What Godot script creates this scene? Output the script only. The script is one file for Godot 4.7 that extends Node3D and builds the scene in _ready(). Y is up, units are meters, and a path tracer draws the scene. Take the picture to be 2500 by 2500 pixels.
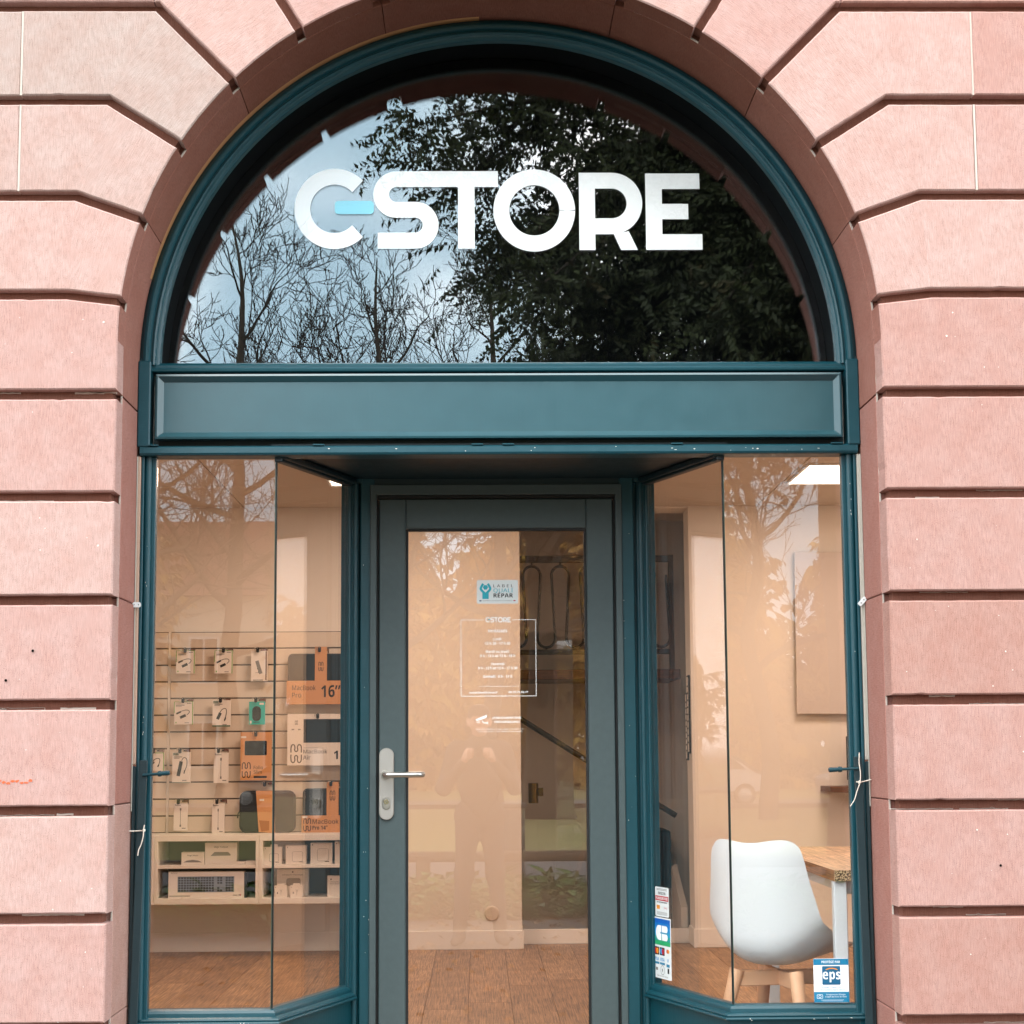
extends Node3D
# A teal arched shopfront in a pink sandstone facade, the lit shop behind its glass, and the park across the pavement that the glass mirrors.
# x right, y up, z out of the wall towards the street; the stone face is the plane z = 0, the pavement y = 0, the shop floor y = FY.

const FY := 0.2755        # shop floor
const CY := 2.8525        # shop ceiling
const BW := -5.38         # back wall of the shop
const SPRING := 2.69      # springing of the arch
const R := 1.2            # radius of the stone arch, half the opening

var M := {}               # materials
var rng := RandomNumberGenerator.new()


# ---------------------------------------------------------------- mesh builder
class MB:
	var v := PackedVector3Array()
	var n := PackedVector3Array()
	var u := PackedVector2Array()

	func tri(a: Vector3, b: Vector3, c: Vector3, na: Vector3, nb: Vector3, nc: Vector3, ua := Vector2.ZERO, ub := Vector2.ZERO, uc := Vector2.ZERO) -> void:
		if (b - a).cross(c - a).dot(na + nb + nc) > 0.0:
			v.append(a); v.append(c); v.append(b)
			n.append(na); n.append(nc); n.append(nb)
			u.append(ua); u.append(uc); u.append(ub)
		else:
			v.append(a); v.append(b); v.append(c)
			n.append(na); n.append(nb); n.append(nc)
			u.append(ua); u.append(ub); u.append(uc)

	func quad(a: Vector3, b: Vector3, c: Vector3, d: Vector3, nn: Vector3, ua := Vector2.ZERO, ub := Vector2.ZERO, uc := Vector2.ZERO, ud := Vector2.ZERO) -> void:
		if ua == ub and ub == uc:   # a flat mapping in metres
			var e1 := (b - a).normalized()
			var e2 := nn.cross(e1).normalized()
			ua = Vector2(a.dot(e1), a.dot(e2)); ub = Vector2(b.dot(e1), b.dot(e2)); uc = Vector2(c.dot(e1), c.dot(e2)); ud = Vector2(d.dot(e1), d.dot(e2))
		tri(a, b, c, nn, nn, nn, ua, ub, uc)
		tri(a, c, d, nn, nn, nn, ua, uc, ud)

	# a box with chamfered edges, its long axis mapped to u
	func box(c: Vector3, s: Vector3, bev := 0.0, B := Basis.IDENTITY, uo := Vector2.ZERO) -> void:
		var h := s * 0.5
		bev = minf(bev, minf(h.x, minf(h.y, h.z)) * 0.9)
		var P := func(p: Vector3) -> Vector3: return c + B * p
		for ax in 3:
			var a1 := (ax + 1) % 3
			var a2 := (ax + 2) % 3
			for sg in [-1.0, 1.0]:
				var q: Array[Vector3] = []
				var uv: Array[Vector2] = []
				for k in [[-1.0, -1.0], [1.0, -1.0], [1.0, 1.0], [-1.0, 1.0]]:
					var p := Vector3.ZERO
					p[ax] = sg * h[ax]
					p[a1] = k[0] * (h[a1] - bev)
					p[a2] = k[1] * (h[a2] - bev)
					q.append(P.call(p))
					uv.append(uo + (Vector2(p[a1], p[a2]) if s[a1] >= s[a2] else Vector2(p[a2], p[a1])))
				var nn := Vector3.ZERO
				nn[ax] = sg
				nn = B * nn
				tri(q[0], q[1], q[2], nn, nn, nn, uv[0], uv[1], uv[2])
				tri(q[0], q[2], q[3], nn, nn, nn, uv[0], uv[2], uv[3])
		if bev <= 0.0:
			return
		for ax in 3:      # chamfers along each axis
			var a1 := (ax + 1) % 3
			var a2 := (ax + 2) % 3
			for s1 in [-1.0, 1.0]:
				for s2 in [-1.0, 1.0]:
					var q: Array[Vector3] = []
					for k in [[-1.0, 0], [1.0, 0], [1.0, 1], [-1.0, 1]]:
						var p := Vector3.ZERO
						p[ax] = k[0] * (h[ax] - bev)
						p[a1] = s1 * (h[a1] - (bev if k[1] == 1 else 0.0))
						p[a2] = s2 * (h[a2] - (0.0 if k[1] == 1 else bev))
						q.append(P.call(p))
					var nn := Vector3.ZERO
					nn[a1] = s1
					nn[a2] = s2
					quad(q[0], q[1], q[2], q[3], (B * nn).normalized())
		for sx in [-1.0, 1.0]:
			for sy in [-1.0, 1.0]:
				for sz in [-1.0, 1.0]:
					var sgn := Vector3(sx, sy, sz)
					var a: Vector3 = P.call(Vector3(h.x, h.y - bev, h.z - bev) * sgn)
					var b: Vector3 = P.call(Vector3(h.x - bev, h.y, h.z - bev) * sgn)
					var d: Vector3 = P.call(Vector3(h.x - bev, h.y - bev, h.z) * sgn)
					var nn := (B * sgn).normalized()
					tri(a, b, d, nn, nn, nn, uo, uo, uo)

	# a polygon (counter-clockwise, local xy) extruded from local z = 0 back to z = -depth, its front edge chamfered; T places it; turn and uo turn and shift the mapping of the face
	func extrude(poly: PackedVector2Array, depth: float, bev := 0.0, T := Transform3D.IDENTITY, turn := 0.0, uo := Vector2.ZERO, back := false, cuts := [], open_arc := false) -> void:
		var k := poly.size()
		var inner := PackedVector2Array()
		var nrm := PackedVector2Array()
		for i in k:
			var e := (poly[(i + 1) % k] - poly[i]).normalized()
			nrm.append(Vector2(e.y, -e.x))
		for i in k:
			var m := nrm[i] + nrm[(i + k - 1) % k]
			var l := m.length_squared()
			inner.append(poly[i] - (m * (2.0 / l) * bev if l > 0.4 else nrm[i] * bev))
		var idx := Geometry2D.triangulate_polygon(inner if bev > 0.0 else poly)
		var src := inner if bev > 0.0 else poly
		var zn := T.basis.z.normalized()
		for cut in cuts:      # [clip polygon, turn]: the face is tooled in a direction of its own in each
			for piece in Geometry2D.intersect_polygons(src, cut[0]):
				var ti := Geometry2D.triangulate_polygon(piece)
				for i in range(0, ti.size(), 3):
					var q := [piece[ti[i]], piece[ti[i + 1]], piece[ti[i + 2]]]
					tri(T * Vector3(q[0].x, q[0].y, 0), T * Vector3(q[1].x, q[1].y, 0), T * Vector3(q[2].x, q[2].y, 0), zn, zn, zn, q[0].rotated(cut[1]) + uo, q[1].rotated(cut[1]) + uo, q[2].rotated(cut[1]) + uo)
		for i in range(0, idx.size() if cuts.is_empty() else 0, 3):
			var a := src[idx[i]]
			var b := src[idx[i + 1]]
			var c := src[idx[i + 2]]
			tri(T * Vector3(a.x, a.y, 0), T * Vector3(b.x, b.y, 0), T * Vector3(c.x, c.y, 0), zn, zn, zn, a.rotated(turn) + uo, b.rotated(turn) + uo, c.rotated(turn) + uo)
			if back:
				tri(T * Vector3(a.x, a.y, -depth), T * Vector3(b.x, b.y, -depth), T * Vector3(c.x, c.y, -depth), -zn, -zn, -zn)
		var along := 0.0
		for i in k:
			var j := (i + 1) % k
			var arc_side := open_arc and poly[i].y > SPRING - 0.001 and poly[j].y > SPRING - 0.001 and poly[i].distance_to(Vector2(0, SPRING)) < R + 0.006 and poly[j].distance_to(Vector2(0, SPRING)) < R + 0.006
			var nn := (T.basis * Vector3(nrm[i].x, nrm[i].y, 0)).normalized()
			var len := poly[i].distance_to(poly[j])
			var a := T * Vector3(poly[i].x, poly[i].y, -bev)
			var b := T * Vector3(poly[j].x, poly[j].y, -bev)
			var c := T * Vector3(poly[j].x, poly[j].y, -depth)
			var d := T * Vector3(poly[i].x, poly[i].y, -depth)
			if not arc_side:
				quad(a, b, c, d, nn, uo + Vector2(along, bev), uo + Vector2(along + len, bev), uo + Vector2(along + len, depth), uo + Vector2(along, depth))
			if bev > 0.0:
				var e := T * Vector3(inner[i].x, inner[i].y, 0)
				var f := T * Vector3(inner[j].x, inner[j].y, 0)
				quad(e, f, b, a, (nn + zn).normalized(), uo + Vector2(along, 0), uo + Vector2(along + len, 0), uo + Vector2(along + len, bev), uo + Vector2(along, bev))
			along += len

	func tube(path: PackedVector3Array, rad: Array, sides := 8, cap := true) -> void:
		var k := path.size()
		var up := Vector3.UP if absf((path[1] - path[0]).normalized().y) < 0.9 else Vector3.RIGHT
		var x := up.cross(path[1] - path[0]).normalized()
		var rings: Array[PackedVector3Array] = []
		var along := 0.0
		var lens := PackedFloat32Array()
		for i in k:
			var t := (path[mini(i + 1, k - 1)] - path[maxi(i - 1, 0)]).normalized()
			x = (x - t * x.dot(t)).normalized()
			var y := t.cross(x)
			var ring := PackedVector3Array()
			var r: float = rad[mini(i, rad.size() - 1)]
			for s in sides + 1:
				var a := TAU * s / sides
				ring.append(path[i] + (x * cos(a) + y * sin(a)) * r)
			rings.append(ring)
			if i:
				along += path[i].distance_to(path[i - 1])
			lens.append(along)
		for i in k - 1:
			for s in sides:
				var p := [rings[i][s], rings[i][s + 1], rings[i + 1][s + 1], rings[i + 1][s]]
				var q := [p[0] - path[i], p[1] - path[i], p[2] - path[i + 1], p[3] - path[i + 1]]
				for m in 4:
					q[m] = q[m].normalized() if q[m].length() > 1e-9 else (path[i + 1] - path[i]).normalized()
				var w := [Vector2(float(s) / sides, lens[i]), Vector2(float(s + 1) / sides, lens[i]), Vector2(float(s + 1) / sides, lens[i + 1]), Vector2(float(s) / sides, lens[i + 1])]
				tri(p[0], p[1], p[2], q[0], q[1], q[2], w[0], w[1], w[2])
				tri(p[0], p[2], p[3], q[0], q[2], q[3], w[0], w[2], w[3])
		if cap:
			for e in [0, k - 1]:
				var nn := ((path[0] - path[1]) if e == 0 else (path[k - 1] - path[k - 2])).normalized()
				for s in sides:
					tri(path[e], rings[e][s], rings[e][s + 1], nn, nn, nn)

	# profile of (radius, height) turned about the local y axis of T
	func lathe(prof: PackedVector2Array, segs: int, T := Transform3D.IDENTITY) -> void:
		for i in prof.size() - 1:
			var a := prof[i]
			var b := prof[i + 1]
			var d := (b - a).normalized()
			for s in segs:
				var a0 := TAU * s / segs
				var a1 := TAU * (s + 1) / segs
				var p := [Vector3(a.x * cos(a0), a.y, a.x * sin(a0)), Vector3(a.x * cos(a1), a.y, a.x * sin(a1)), Vector3(b.x * cos(a1), b.y, b.x * sin(a1)), Vector3(b.x * cos(a0), b.y, b.x * sin(a0))]
				var n0 := (T.basis * Vector3(d.y * cos(a0), -d.x, d.y * sin(a0))).normalized()
				var n1 := (T.basis * Vector3(d.y * cos(a1), -d.x, d.y * sin(a1))).normalized()
				tri(T * p[0], T * p[1], T * p[2], n0, n1, n1, Vector2(a0, a.y), Vector2(a1, a.y), Vector2(a1, b.y))
				tri(T * p[0], T * p[2], T * p[3], n0, n1, n0, Vector2(a0, a.y), Vector2(a1, b.y), Vector2(a0, b.y))

	# profile of (radius, z) swept round the arch from angle a0 to a1
	func arch(prof: PackedVector2Array, a0: float, a1: float, segs: int) -> void:
		for i in prof.size() - 1:
			var p := prof[i]
			var q := prof[i + 1]
			var e := (q - p).normalized()
			for s in segs:
				var t0 := lerpf(a0, a1, float(s) / segs)
				var t1 := lerpf(a0, a1, float(s + 1) / segs)
				var d0 := Vector3(cos(t0), sin(t0), 0)
				var d1 := Vector3(cos(t1), sin(t1), 0)
				var o := Vector3(0, SPRING, 0)
				var n0 := d0 * e.y + Vector3(0, 0, -e.x)
				var n1 := d1 * e.y + Vector3(0, 0, -e.x)
				var w := [Vector2(t0 * p.x, p.length()), Vector2(t1 * p.x, p.length()), Vector2(t1 * p.x, p.length() + p.distance_to(q)), Vector2(t0 * p.x, p.length() + p.distance_to(q))]
				tri(o + d0 * p.x + Vector3(0, 0, p.y), o + d1 * p.x + Vector3(0, 0, p.y), o + d1 * q.x + Vector3(0, 0, q.y), n0, n1, n1, w[0], w[1], w[2])
				tri(o + d0 * p.x + Vector3(0, 0, p.y), o + d1 * q.x + Vector3(0, 0, q.y), o + d0 * q.x + Vector3(0, 0, q.y), n0, n1, n0, w[0], w[2], w[3])

	# profile of (outwards, height) run along a path of (x, z) with mitred corners; outwards is to the left of the path's direction turned to the street
	func rail(path: PackedVector2Array, prof: PackedVector2Array, cap := true) -> void:
		var k := path.size()
		var off := PackedVector2Array()
		for i in k:
			var d0 := (path[i] - path[maxi(i - 1, 0)]).normalized() if i else (path[1] - path[0]).normalized()
			var d1 := (path[mini(i + 1, k - 1)] - path[i]).normalized() if i < k - 1 else d0
			var n0 := Vector2(-d0.y, d0.x)
			var n1 := Vector2(-d1.y, d1.x)
			var m := n0 + n1
			off.append(m * 2.0 / m.length_squared())
		for i in k - 1:
			var d := (path[i + 1] - path[i]).normalized()
			for j in prof.size() - 1:
				var p := prof[j]
				var q := prof[j + 1]
				var e := (q - p).normalized()
				var c := [path[i] + off[i] * p.x, path[i + 1] + off[i + 1] * p.x, path[i + 1] + off[i + 1] * q.x, path[i] + off[i] * q.x]
				var nn := Vector3(-d.y * -e.y, e.x, d.x * -e.y).normalized()
				quad(Vector3(c[0].x, p.y, c[0].y), Vector3(c[1].x, p.y, c[1].y), Vector3(c[2].x, q.y, c[2].y), Vector3(c[3].x, q.y, c[3].y), nn)
		if cap:
			var idx := Geometry2D.triangulate_polygon(prof)
			for e in [0, k - 1]:
				var d2 := (path[1] - path[0]).normalized() * -1.0 if e == 0 else (path[k - 1] - path[k - 2]).normalized()
				for i in range(0, idx.size(), 3):
					var t: Array[Vector3] = []
					for m in 3:
						var p := prof[idx[i + m]]
						var c := path[e] + off[e] * p.x
						t.append(Vector3(c.x, p.y, c.y))
					var nn := Vector3(d2.x, 0, d2.y)
					tri(t[0], t[1], t[2], nn, nn, nn)

	# a flat stroke of half width hw along a path, in local xy of T, thick from z = 0 back to -th
	func ribbon(path: PackedVector2Array, hw: float, T: Transform3D, th := 0.0005) -> void:
		var k := path.size()
		var l := PackedVector2Array()
		var r := PackedVector2Array()
		for i in k:
			var t := (path[mini(i + 1, k - 1)] - path[maxi(i - 1, 0)]).normalized()
			var o := Vector2(-t.y, t.x) * hw
			l.append(path[i] + o)
			r.append(path[i] - o)
		var zn := T.basis.z.normalized()
		var Q := func(p: Vector2, z: float) -> Vector3: return T * Vector3(p.x, p.y, z)
		for i in k - 1:
			quad(Q.call(l[i], 0), Q.call(l[i + 1], 0), Q.call(r[i + 1], 0), Q.call(r[i], 0), zn)
			var o := l[i] - r[i]
			var nn := (T.basis * Vector3(o.x, o.y, 0)).normalized()
			quad(Q.call(l[i], 0), Q.call(l[i + 1], 0), Q.call(l[i + 1], -th), Q.call(l[i], -th), nn)
			quad(Q.call(r[i], 0), Q.call(r[i + 1], 0), Q.call(r[i + 1], -th), Q.call(r[i], -th), -nn)
		for e in [0, k - 1]:
			var t := (path[0] - path[1]) if e == 0 else (path[k - 1] - path[k - 2])
			quad(Q.call(l[e], 0), Q.call(r[e], 0), Q.call(r[e], -th), Q.call(l[e], -th), (T.basis * Vector3(t.x, t.y, 0)).normalized())

	func append_mesh(m: Mesh, T: Transform3D) -> void:
		for s in m.get_surface_count():
			var a := m.surface_get_arrays(s)
			var vv: PackedVector3Array = a[Mesh.ARRAY_VERTEX]
			var nn: PackedVector3Array = a[Mesh.ARRAY_NORMAL]
			var ii: PackedInt32Array = a[Mesh.ARRAY_INDEX] if a[Mesh.ARRAY_INDEX] != null else PackedInt32Array(range(vv.size()))
			for i in ii:
				v.append(T * vv[i])
				n.append((T.basis * nn[i]).normalized())
				u.append(Vector2.ZERO)

	func mesh() -> ArrayMesh:
		var a := []
		a.resize(Mesh.ARRAY_MAX)
		a[Mesh.ARRAY_VERTEX] = v
		a[Mesh.ARRAY_NORMAL] = n
		a[Mesh.ARRAY_TEX_UV] = u
		var m := ArrayMesh.new()
		m.add_surface_from_arrays(Mesh.PRIMITIVE_TRIANGLES, a)
		return m


# ---------------------------------------------------------------- nodes
func obj(called: String, mb: MB, m: Material, parent: Node = self) -> MeshInstance3D:
	var o := MeshInstance3D.new()
	o.name = called
	o.mesh = mb.mesh()
	o.material_override = m
	parent.add_child(o, true)
	return o

func thing(called: String, label: String, category: String, at := Vector3.ZERO, group := "") -> Node3D:
	var o := Node3D.new()
	o.name = called
	add_child(o, true)
	o.position = at
	return tag(o, label, category, group)

func tag(o: Node3D, label: String, category: String, group := "") -> Node3D:
	o.set_meta("label", label)
	o.set_meta("category", category)
	if group:
		o.set_meta("group", group)
	return o

func struct(called: String, mb: MB, m: Material, parent: Node = self) -> MeshInstance3D:
	var o := obj(called, mb, m, parent)
	if parent == self:
		o.set_meta("kind", "structure")
	return o

func dup(src: Node3D, at: Vector3, label: String) -> Node3D:
	var o: Node3D = src.duplicate()
	add_child(o, true)
	o.position = at
	o.set_meta("label", label)
	return o

func V(x: float, y: float, z: float) -> Vector3:
	return Vector3(x, y, z)

func at(x: float, y: float, z: float) -> Transform3D:
	return Transform3D(Basis.IDENTITY, Vector3(x, y, z))

func rect(x0: float, y0: float, x1: float, y1: float) -> PackedVector2Array:
	return PackedVector2Array([Vector2(x0, y0), Vector2(x1, y0), Vector2(x1, y1), Vector2(x0, y1)])

func round_rect(x0: float, y0: float, x1: float, y1: float, r: float, segs := 5) -> PackedVector2Array:
	var p := PackedVector2Array()
	var c := [Vector2(x1 - r, y0 + r), Vector2(x1 - r, y1 - r), Vector2(x0 + r, y1 - r), Vector2(x0 + r, y0 + r)]
	for k in 4:
		for i in segs + 1:
			var a := -PI / 2 + k * PI / 2 + PI / 2 * i / segs
			p.append(c[k] + Vector2(cos(a), sin(a)) * r)
	return p

func arc(c: Vector2, r: float, a0: float, a1: float, segs := 16) -> PackedVector2Array:
	var p := PackedVector2Array()
	for i in segs + 1:
		var a := deg_to_rad(lerpf(a0, a1, float(i) / segs))
		p.append(c + Vector2(cos(a), sin(a)) * r)
	return p

func smooth_path(p: PackedVector2Array, k := 6) -> PackedVector2Array:
	var o := PackedVector2Array()
	for i in p.size() - 1:
		for s in k:
			o.append(p[i].cubic_interpolate(p[i + 1], p[maxi(i - 1, 0)], p[mini(i + 2, p.size() - 1)], float(s) / k))
	o.append(p[p.size() - 1])
	return o

func smooth3(p: PackedVector3Array, k := 6) -> PackedVector3Array:
	var o := PackedVector3Array()
	for i in p.size() - 1:
		for s in k:
			o.append(p[i].cubic_interpolate(p[i + 1], p[maxi(i - 1, 0)], p[mini(i + 2, p.size() - 1)], float(s) / k))
	o.append(p[p.size() - 1])
	return o

# lettering: centred at the origin of T (align 0), or starting there (align -1); h is the height of a capital, fit a width to squeeze into
var fonts := {}
func text_mesh(s: String, f: Font) -> TextMesh:
	var t := TextMesh.new()
	t.font = f
	t.text = s
	t.font_size = 64
	t.pixel_size = 0.01
	t.depth = 0.0
	t.curve_step = 3.0
	t.vertical_alignment = VERTICAL_ALIGNMENT_BOTTOM
	return t

func text(mb: MB, s: String, h: float, T: Transform3D, bold := false, align := 0, fit := 0.0) -> void:
	if not fonts.has(bold):
		var f := SystemFont.new()
		f.font_names = PackedStringArray(["Droid Sans"])
		f.font_weight = 700 if bold else 400
		var b := text_mesh("H", f).get_aabb()
		fonts[bold] = [f, b.position.y, b.size.y]
	var t := text_mesh(s, fonts[bold][0])
	t.horizontal_alignment = HORIZONTAL_ALIGNMENT_CENTER if align == 0 else HORIZONTAL_ALIGNMENT_LEFT
	var k: float = h / fonts[bold][2]
	var b := t.get_aabb()
	var kx := k if fit <= 0.0 else fit / maxf(b.size.x, 1e-6)
	var x0: float = -(b.position.x + b.size.x / 2.0) * kx if align == 0 else -b.position.x * kx
	mb.append_mesh(t, T * Transform3D(Basis.from_scale(Vector3(kx, k, 1.0)), Vector3(x0, -float(fonts[bold][1]) * k, 0)))


# ---------------------------------------------------------------- materials
func paint(c: Color, rough := 0.5, metal := 0.0, spec := 0.5) -> StandardMaterial3D:
	var m := StandardMaterial3D.new()
	m.albedo_color = c
	m.roughness = rough
	m.metallic = metal
	m.metallic_specular = spec
	return m

func c8(r: int, g: int, b: int) -> Color:
	return Color8(r, g, b)

func glass(spec := 0.5, metal := 0.0) -> StandardMaterial3D:
	var m := StandardMaterial3D.new()
	m.transparency = BaseMaterial3D.TRANSPARENCY_ALPHA
	m.albedo_color = Color(1, 1, 1, 0.0)
	m.roughness = 0.0
	m.metallic = metal
	m.metallic_specular = spec
	return m

# one channel of seamless noise, stretched from w0 x h0 to w x h
func noise_bytes(freq: float, sd: int, w: int, h: int, w0 := 0, h0 := 0, oct := 3, kind := FastNoiseLite.TYPE_SIMPLEX_SMOOTH) -> PackedByteArray:
	var f := FastNoiseLite.new()
	f.noise_type = kind
	f.frequency = freq
	f.seed = sd
	f.fractal_octaves = oct
	var im := f.get_seamless_image(w0 if w0 else w, h0 if h0 else h)
	if w0:
		im.resize(w, h, Image.INTERPOLATE_BILINEAR)
	im.convert(Image.FORMAT_L8)
	return im.get_data()

func tex(w: int, h: int, data: PackedByteArray, fmt := Image.FORMAT_RGB8) -> ImageTexture:
	return ImageTexture.create_from_image(Image.create_from_data(w, h, false, fmt, data))


func make_materials() -> void:
	var W := 1024
	# sandstone: fine comb-chiselled lines along v, mottling, pale specks and small pits
	var big := noise_bytes(0.006, 11, W, W, 0, 0, 4)
	var mid := noise_bytes(0.03, 12, W, W, 0, 0, 3)
	var fine := noise_bytes(0.35, 13, W, W, 0, 0, 2)
	var lines := noise_bytes(0.24, 14, W, W, W, 80, 2)
	var drag := noise_bytes(0.02, 15, W, W, W, 64, 3)
	var spot := noise_bytes(0.05, 16, W, W, 0, 0, 1, FastNoiseLite.TYPE_CELLULAR)
	var col := PackedByteArray()
	var hgt := PackedByteArray()
	col.resize(W * W * 3)
	hgt.resize(W * W)
	for i in W * W:
		var b := big[i] / 255.0
		var m := mid[i] / 255.0
		var f := fine[i] / 255.0
		var l := lines[i] / 255.0
		var d := drag[i] / 255.0
		var t := clampf((b - 0.5) * 0.75 + (m - 0.5) * 0.3 + (f - 0.5) * 0.5 + (d - 0.5) * 0.15 + 0.5, 0.0, 1.0)
		var k := 0.93 + (l - 0.5) * 0.16 + (f - 0.5) * 0.20
		var r := lerpf(0.955, 1.0, t) * k
		var g := lerpf(0.885, 0.985, t) * k
		var bl := lerpf(0.865, 0.985, t) * k
		if f > 0.74 and m > 0.55:      # pale flecks
			var s := minf((f - 0.74) * 6.0, 0.8)
			r = lerpf(r, 1.0, s); g = lerpf(g, 0.98, s); bl = lerpf(bl, 0.96, s)
		if f < 0.23 and m < 0.45:     # pits
			var s2 := minf((0.23 - f) * 6.0, 0.5)
			r *= 1.0 - s2; g *= 1.0 - s2; bl *= 1.0 - s2
		col[i * 3] = clampi(int(r * 255.0), 0, 255)
		col[i * 3 + 1] = clampi(int(g * 255.0), 0, 255)
		col[i * 3 + 2] = clampi(int(bl * 255.0), 0, 255)
		hgt[i] = clampi(int((l * 0.62 + f * 0.28 + m * 0.1) * 255.0), 0, 255)
	var stone_tex := tex(W, W, col)
	var stone_hgt := tex(W, W, hgt, Image.FORMAT_L8)
	# the stones differ from block to block
	var tones := {"stone_a": c8(192, 161, 153), "stone_b": c8(187, 153, 144), "stone_c": c8(196, 169, 161), "stone_d": c8(190, 168, 160), "stone_e": c8(183, 167, 159), "stone_f": c8(181, 145, 134)}
	for k in tones:
		var m := paint(tones[k], 0.92, 0.0, 0.3)
		m.albedo_texture = stone_tex
		m.heightmap_enabled = true
		m.heightmap_texture = stone_hgt
		m.heightmap_scale = 0.07
		m.uv1_scale = Vector3(1.15, 1.15, 1)
		M[k] = m
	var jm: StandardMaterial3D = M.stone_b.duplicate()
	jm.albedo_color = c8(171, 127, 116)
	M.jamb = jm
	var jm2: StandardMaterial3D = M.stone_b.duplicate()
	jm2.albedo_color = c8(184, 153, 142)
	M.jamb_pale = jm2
	M.soffit_shade_dark = M.stone_b.duplicate()
	M.soffit_shade_dark.albedo_color = c8(132, 89, 74)  # darker copies of the stone: shade under the arch put into the colour
	M.soffit_shade_mid = M.stone_b.duplicate()
	M.soffit_shade_mid.albedo_color = c8(146, 102, 88)
	M.soffit_shade_side = M.stone_b.duplicate()
	M.soffit_shade_side.albedo_color = c8(160, 115, 102)
	M.core = M.stone_b.duplicate()
	M.core.albedo_color = c8(136, 96, 82)
	M.mortar = paint(c8(191, 180, 169), 0.95)
	M.paint_mark = paint(c8(206, 92, 52), 0.8)
	M.patch = paint(c8(176, 128, 84), 0.95)

	# paint: satin, brushed by hand, a little dirty
	var soft := noise_bytes(0.012, 21, 512, 512, 0, 0, 4)
	var brush := noise_bytes(0.10, 22, 512, 512, 512, 20, 3)
	var grain := noise_bytes(0.4, 23, 512, 512, 0, 0, 2)
	var ph := PackedByteArray()
	var pc := PackedByteArray()
	var pr := PackedByteArray()
	ph.resize(512 * 512)
	pc.resize(512 * 512 * 3)
	pr.resize(512 * 512)
	for i in 512 * 512:
		var s := soft[i] / 255.0
		var br := brush[i] / 255.0
		var gr := grain[i] / 255.0
		ph[i] = int((br * 0.45 + gr * 0.2 + s * 0.35) * 255.0)
		var k := 0.93 + (s - 0.5) * 0.05 + (gr - 0.5) * 0.05
		var fl := 0.0
		if gr > 0.86 and s > 0.56:
			fl = 0.35
		for c in 3:
			pc[i * 3 + c] = clampi(int((k + fl * 0.2) * 255.0), 0, 255)
		pr[i] = clampi(int((0.62 + (s - 0.5) * 0.08 + (gr - 0.5) * 0.24) * 255.0), 0, 255)
	var paint_h := tex(512, 512, ph, Image.FORMAT_L8)
	var paint_c := tex(512, 512, pc)
	var paint_r := tex(512, 512, pr, Image.FORMAT_L8)
	var worn := func(c: Color, rough: float, relief: float, scale: float) -> StandardMaterial3D:
		var m := paint(c, rough)
		m.albedo_texture = paint_c
		m.roughness_texture = paint_r
		m.roughness_texture_channel = BaseMaterial3D.TEXTURE_CHANNEL_RED
		m.heightmap_enabled = true
		m.heightmap_texture = paint_h
		m.heightmap_scale = relief
		m.uv1_scale = Vector3(scale, scale, 1)
		return m
	M.teal = worn.call(c8(9, 69, 80), 0.62, 0.06, 2.2)
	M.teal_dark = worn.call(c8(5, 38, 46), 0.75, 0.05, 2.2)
	M.fascia = worn.call(c8(16, 76, 86), 0.6, 0.03, 1.6)
	M.fascia.clearcoat_enabled = true
	M.fascia.clearcoat = 0.6
	M.fascia.clearcoat_roughness = 0.3
	M.fascia.metallic_specular = 0.6
	M.iron_bar = worn.call(c8(28, 53, 59), 0.8, 0.07, 3.0)
	M.anthracite = worn.call(c8(71, 86, 88), 0.75, 0.02, 5.0)
	M.strip_white = worn.call(c8(182, 177, 166), 0.8, 0.06, 4.0)
	M.strip_rust = worn.call(c8(188, 158, 138), 0.9, 0.08, 6.0)
	M.wall = paint(c8(236, 231, 222), 0.95)
	M.ceiling = paint(c8(206, 196, 184), 0.95)
	M.dim_wall = paint(c8(196, 186, 170), 0.95)
	M.white_wood = paint(c8(241, 238, 231), 0.55)
	M.board = paint(c8(206, 198, 192), 0.7)
	M.slat = paint(c8(224, 212, 196), 0.6)
	M.plastic_white = paint(c8(217, 221, 221), 0.38)
	M.shelf_back = paint(c8(120, 116, 104), 0.8)  # greyed: the shade inside the white shelves put into the colour
	M.black = paint(c8(9, 10, 11), 0.6)
	M.void = paint(c8(4, 5, 5), 0.9, 0.0, 0.2)
	M.groove = paint(c8(116, 108, 98), 0.35, 0.6)
	M.steel = paint(c8(196, 194, 188), 0.28, 0.95)
	var st := paint(c8(186, 182, 176), 0.42, 0.85)
	M.brushed = st
	M.chrome = paint(c8(210, 210, 208), 0.12, 1.0)
	M.brass = paint(c8(120, 98, 44), 0.3, 0.9)
	M.black_iron = paint(c8(18, 24, 26), 0.5)
	M.fan_glass = glass(0.5)
	M.chip = paint(c8(214, 210, 200), 0.8)
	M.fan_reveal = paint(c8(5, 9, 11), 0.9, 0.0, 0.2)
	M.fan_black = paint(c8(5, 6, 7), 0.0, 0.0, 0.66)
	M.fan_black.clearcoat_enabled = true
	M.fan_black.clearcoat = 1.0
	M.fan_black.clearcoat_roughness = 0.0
	M.glass = glass(0.5, 0.0)
	M.bay_glass = glass(0.5)
	M.edge = paint(c8(60, 74, 66), 0.2)
	M.silicone = paint(c8(16, 18, 18), 0.4)
	M.vinyl = paint(c8(246, 250, 250), 0.5)
	M.sky_blue = paint(c8(112, 205, 225), 0.5)
	M.ink = paint(c8(20, 22, 24), 0.6)
	M.grey_ink = paint(c8(128, 126, 122), 0.6)
	M.card_white = paint(c8(236, 230, 222), 0.55)
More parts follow.
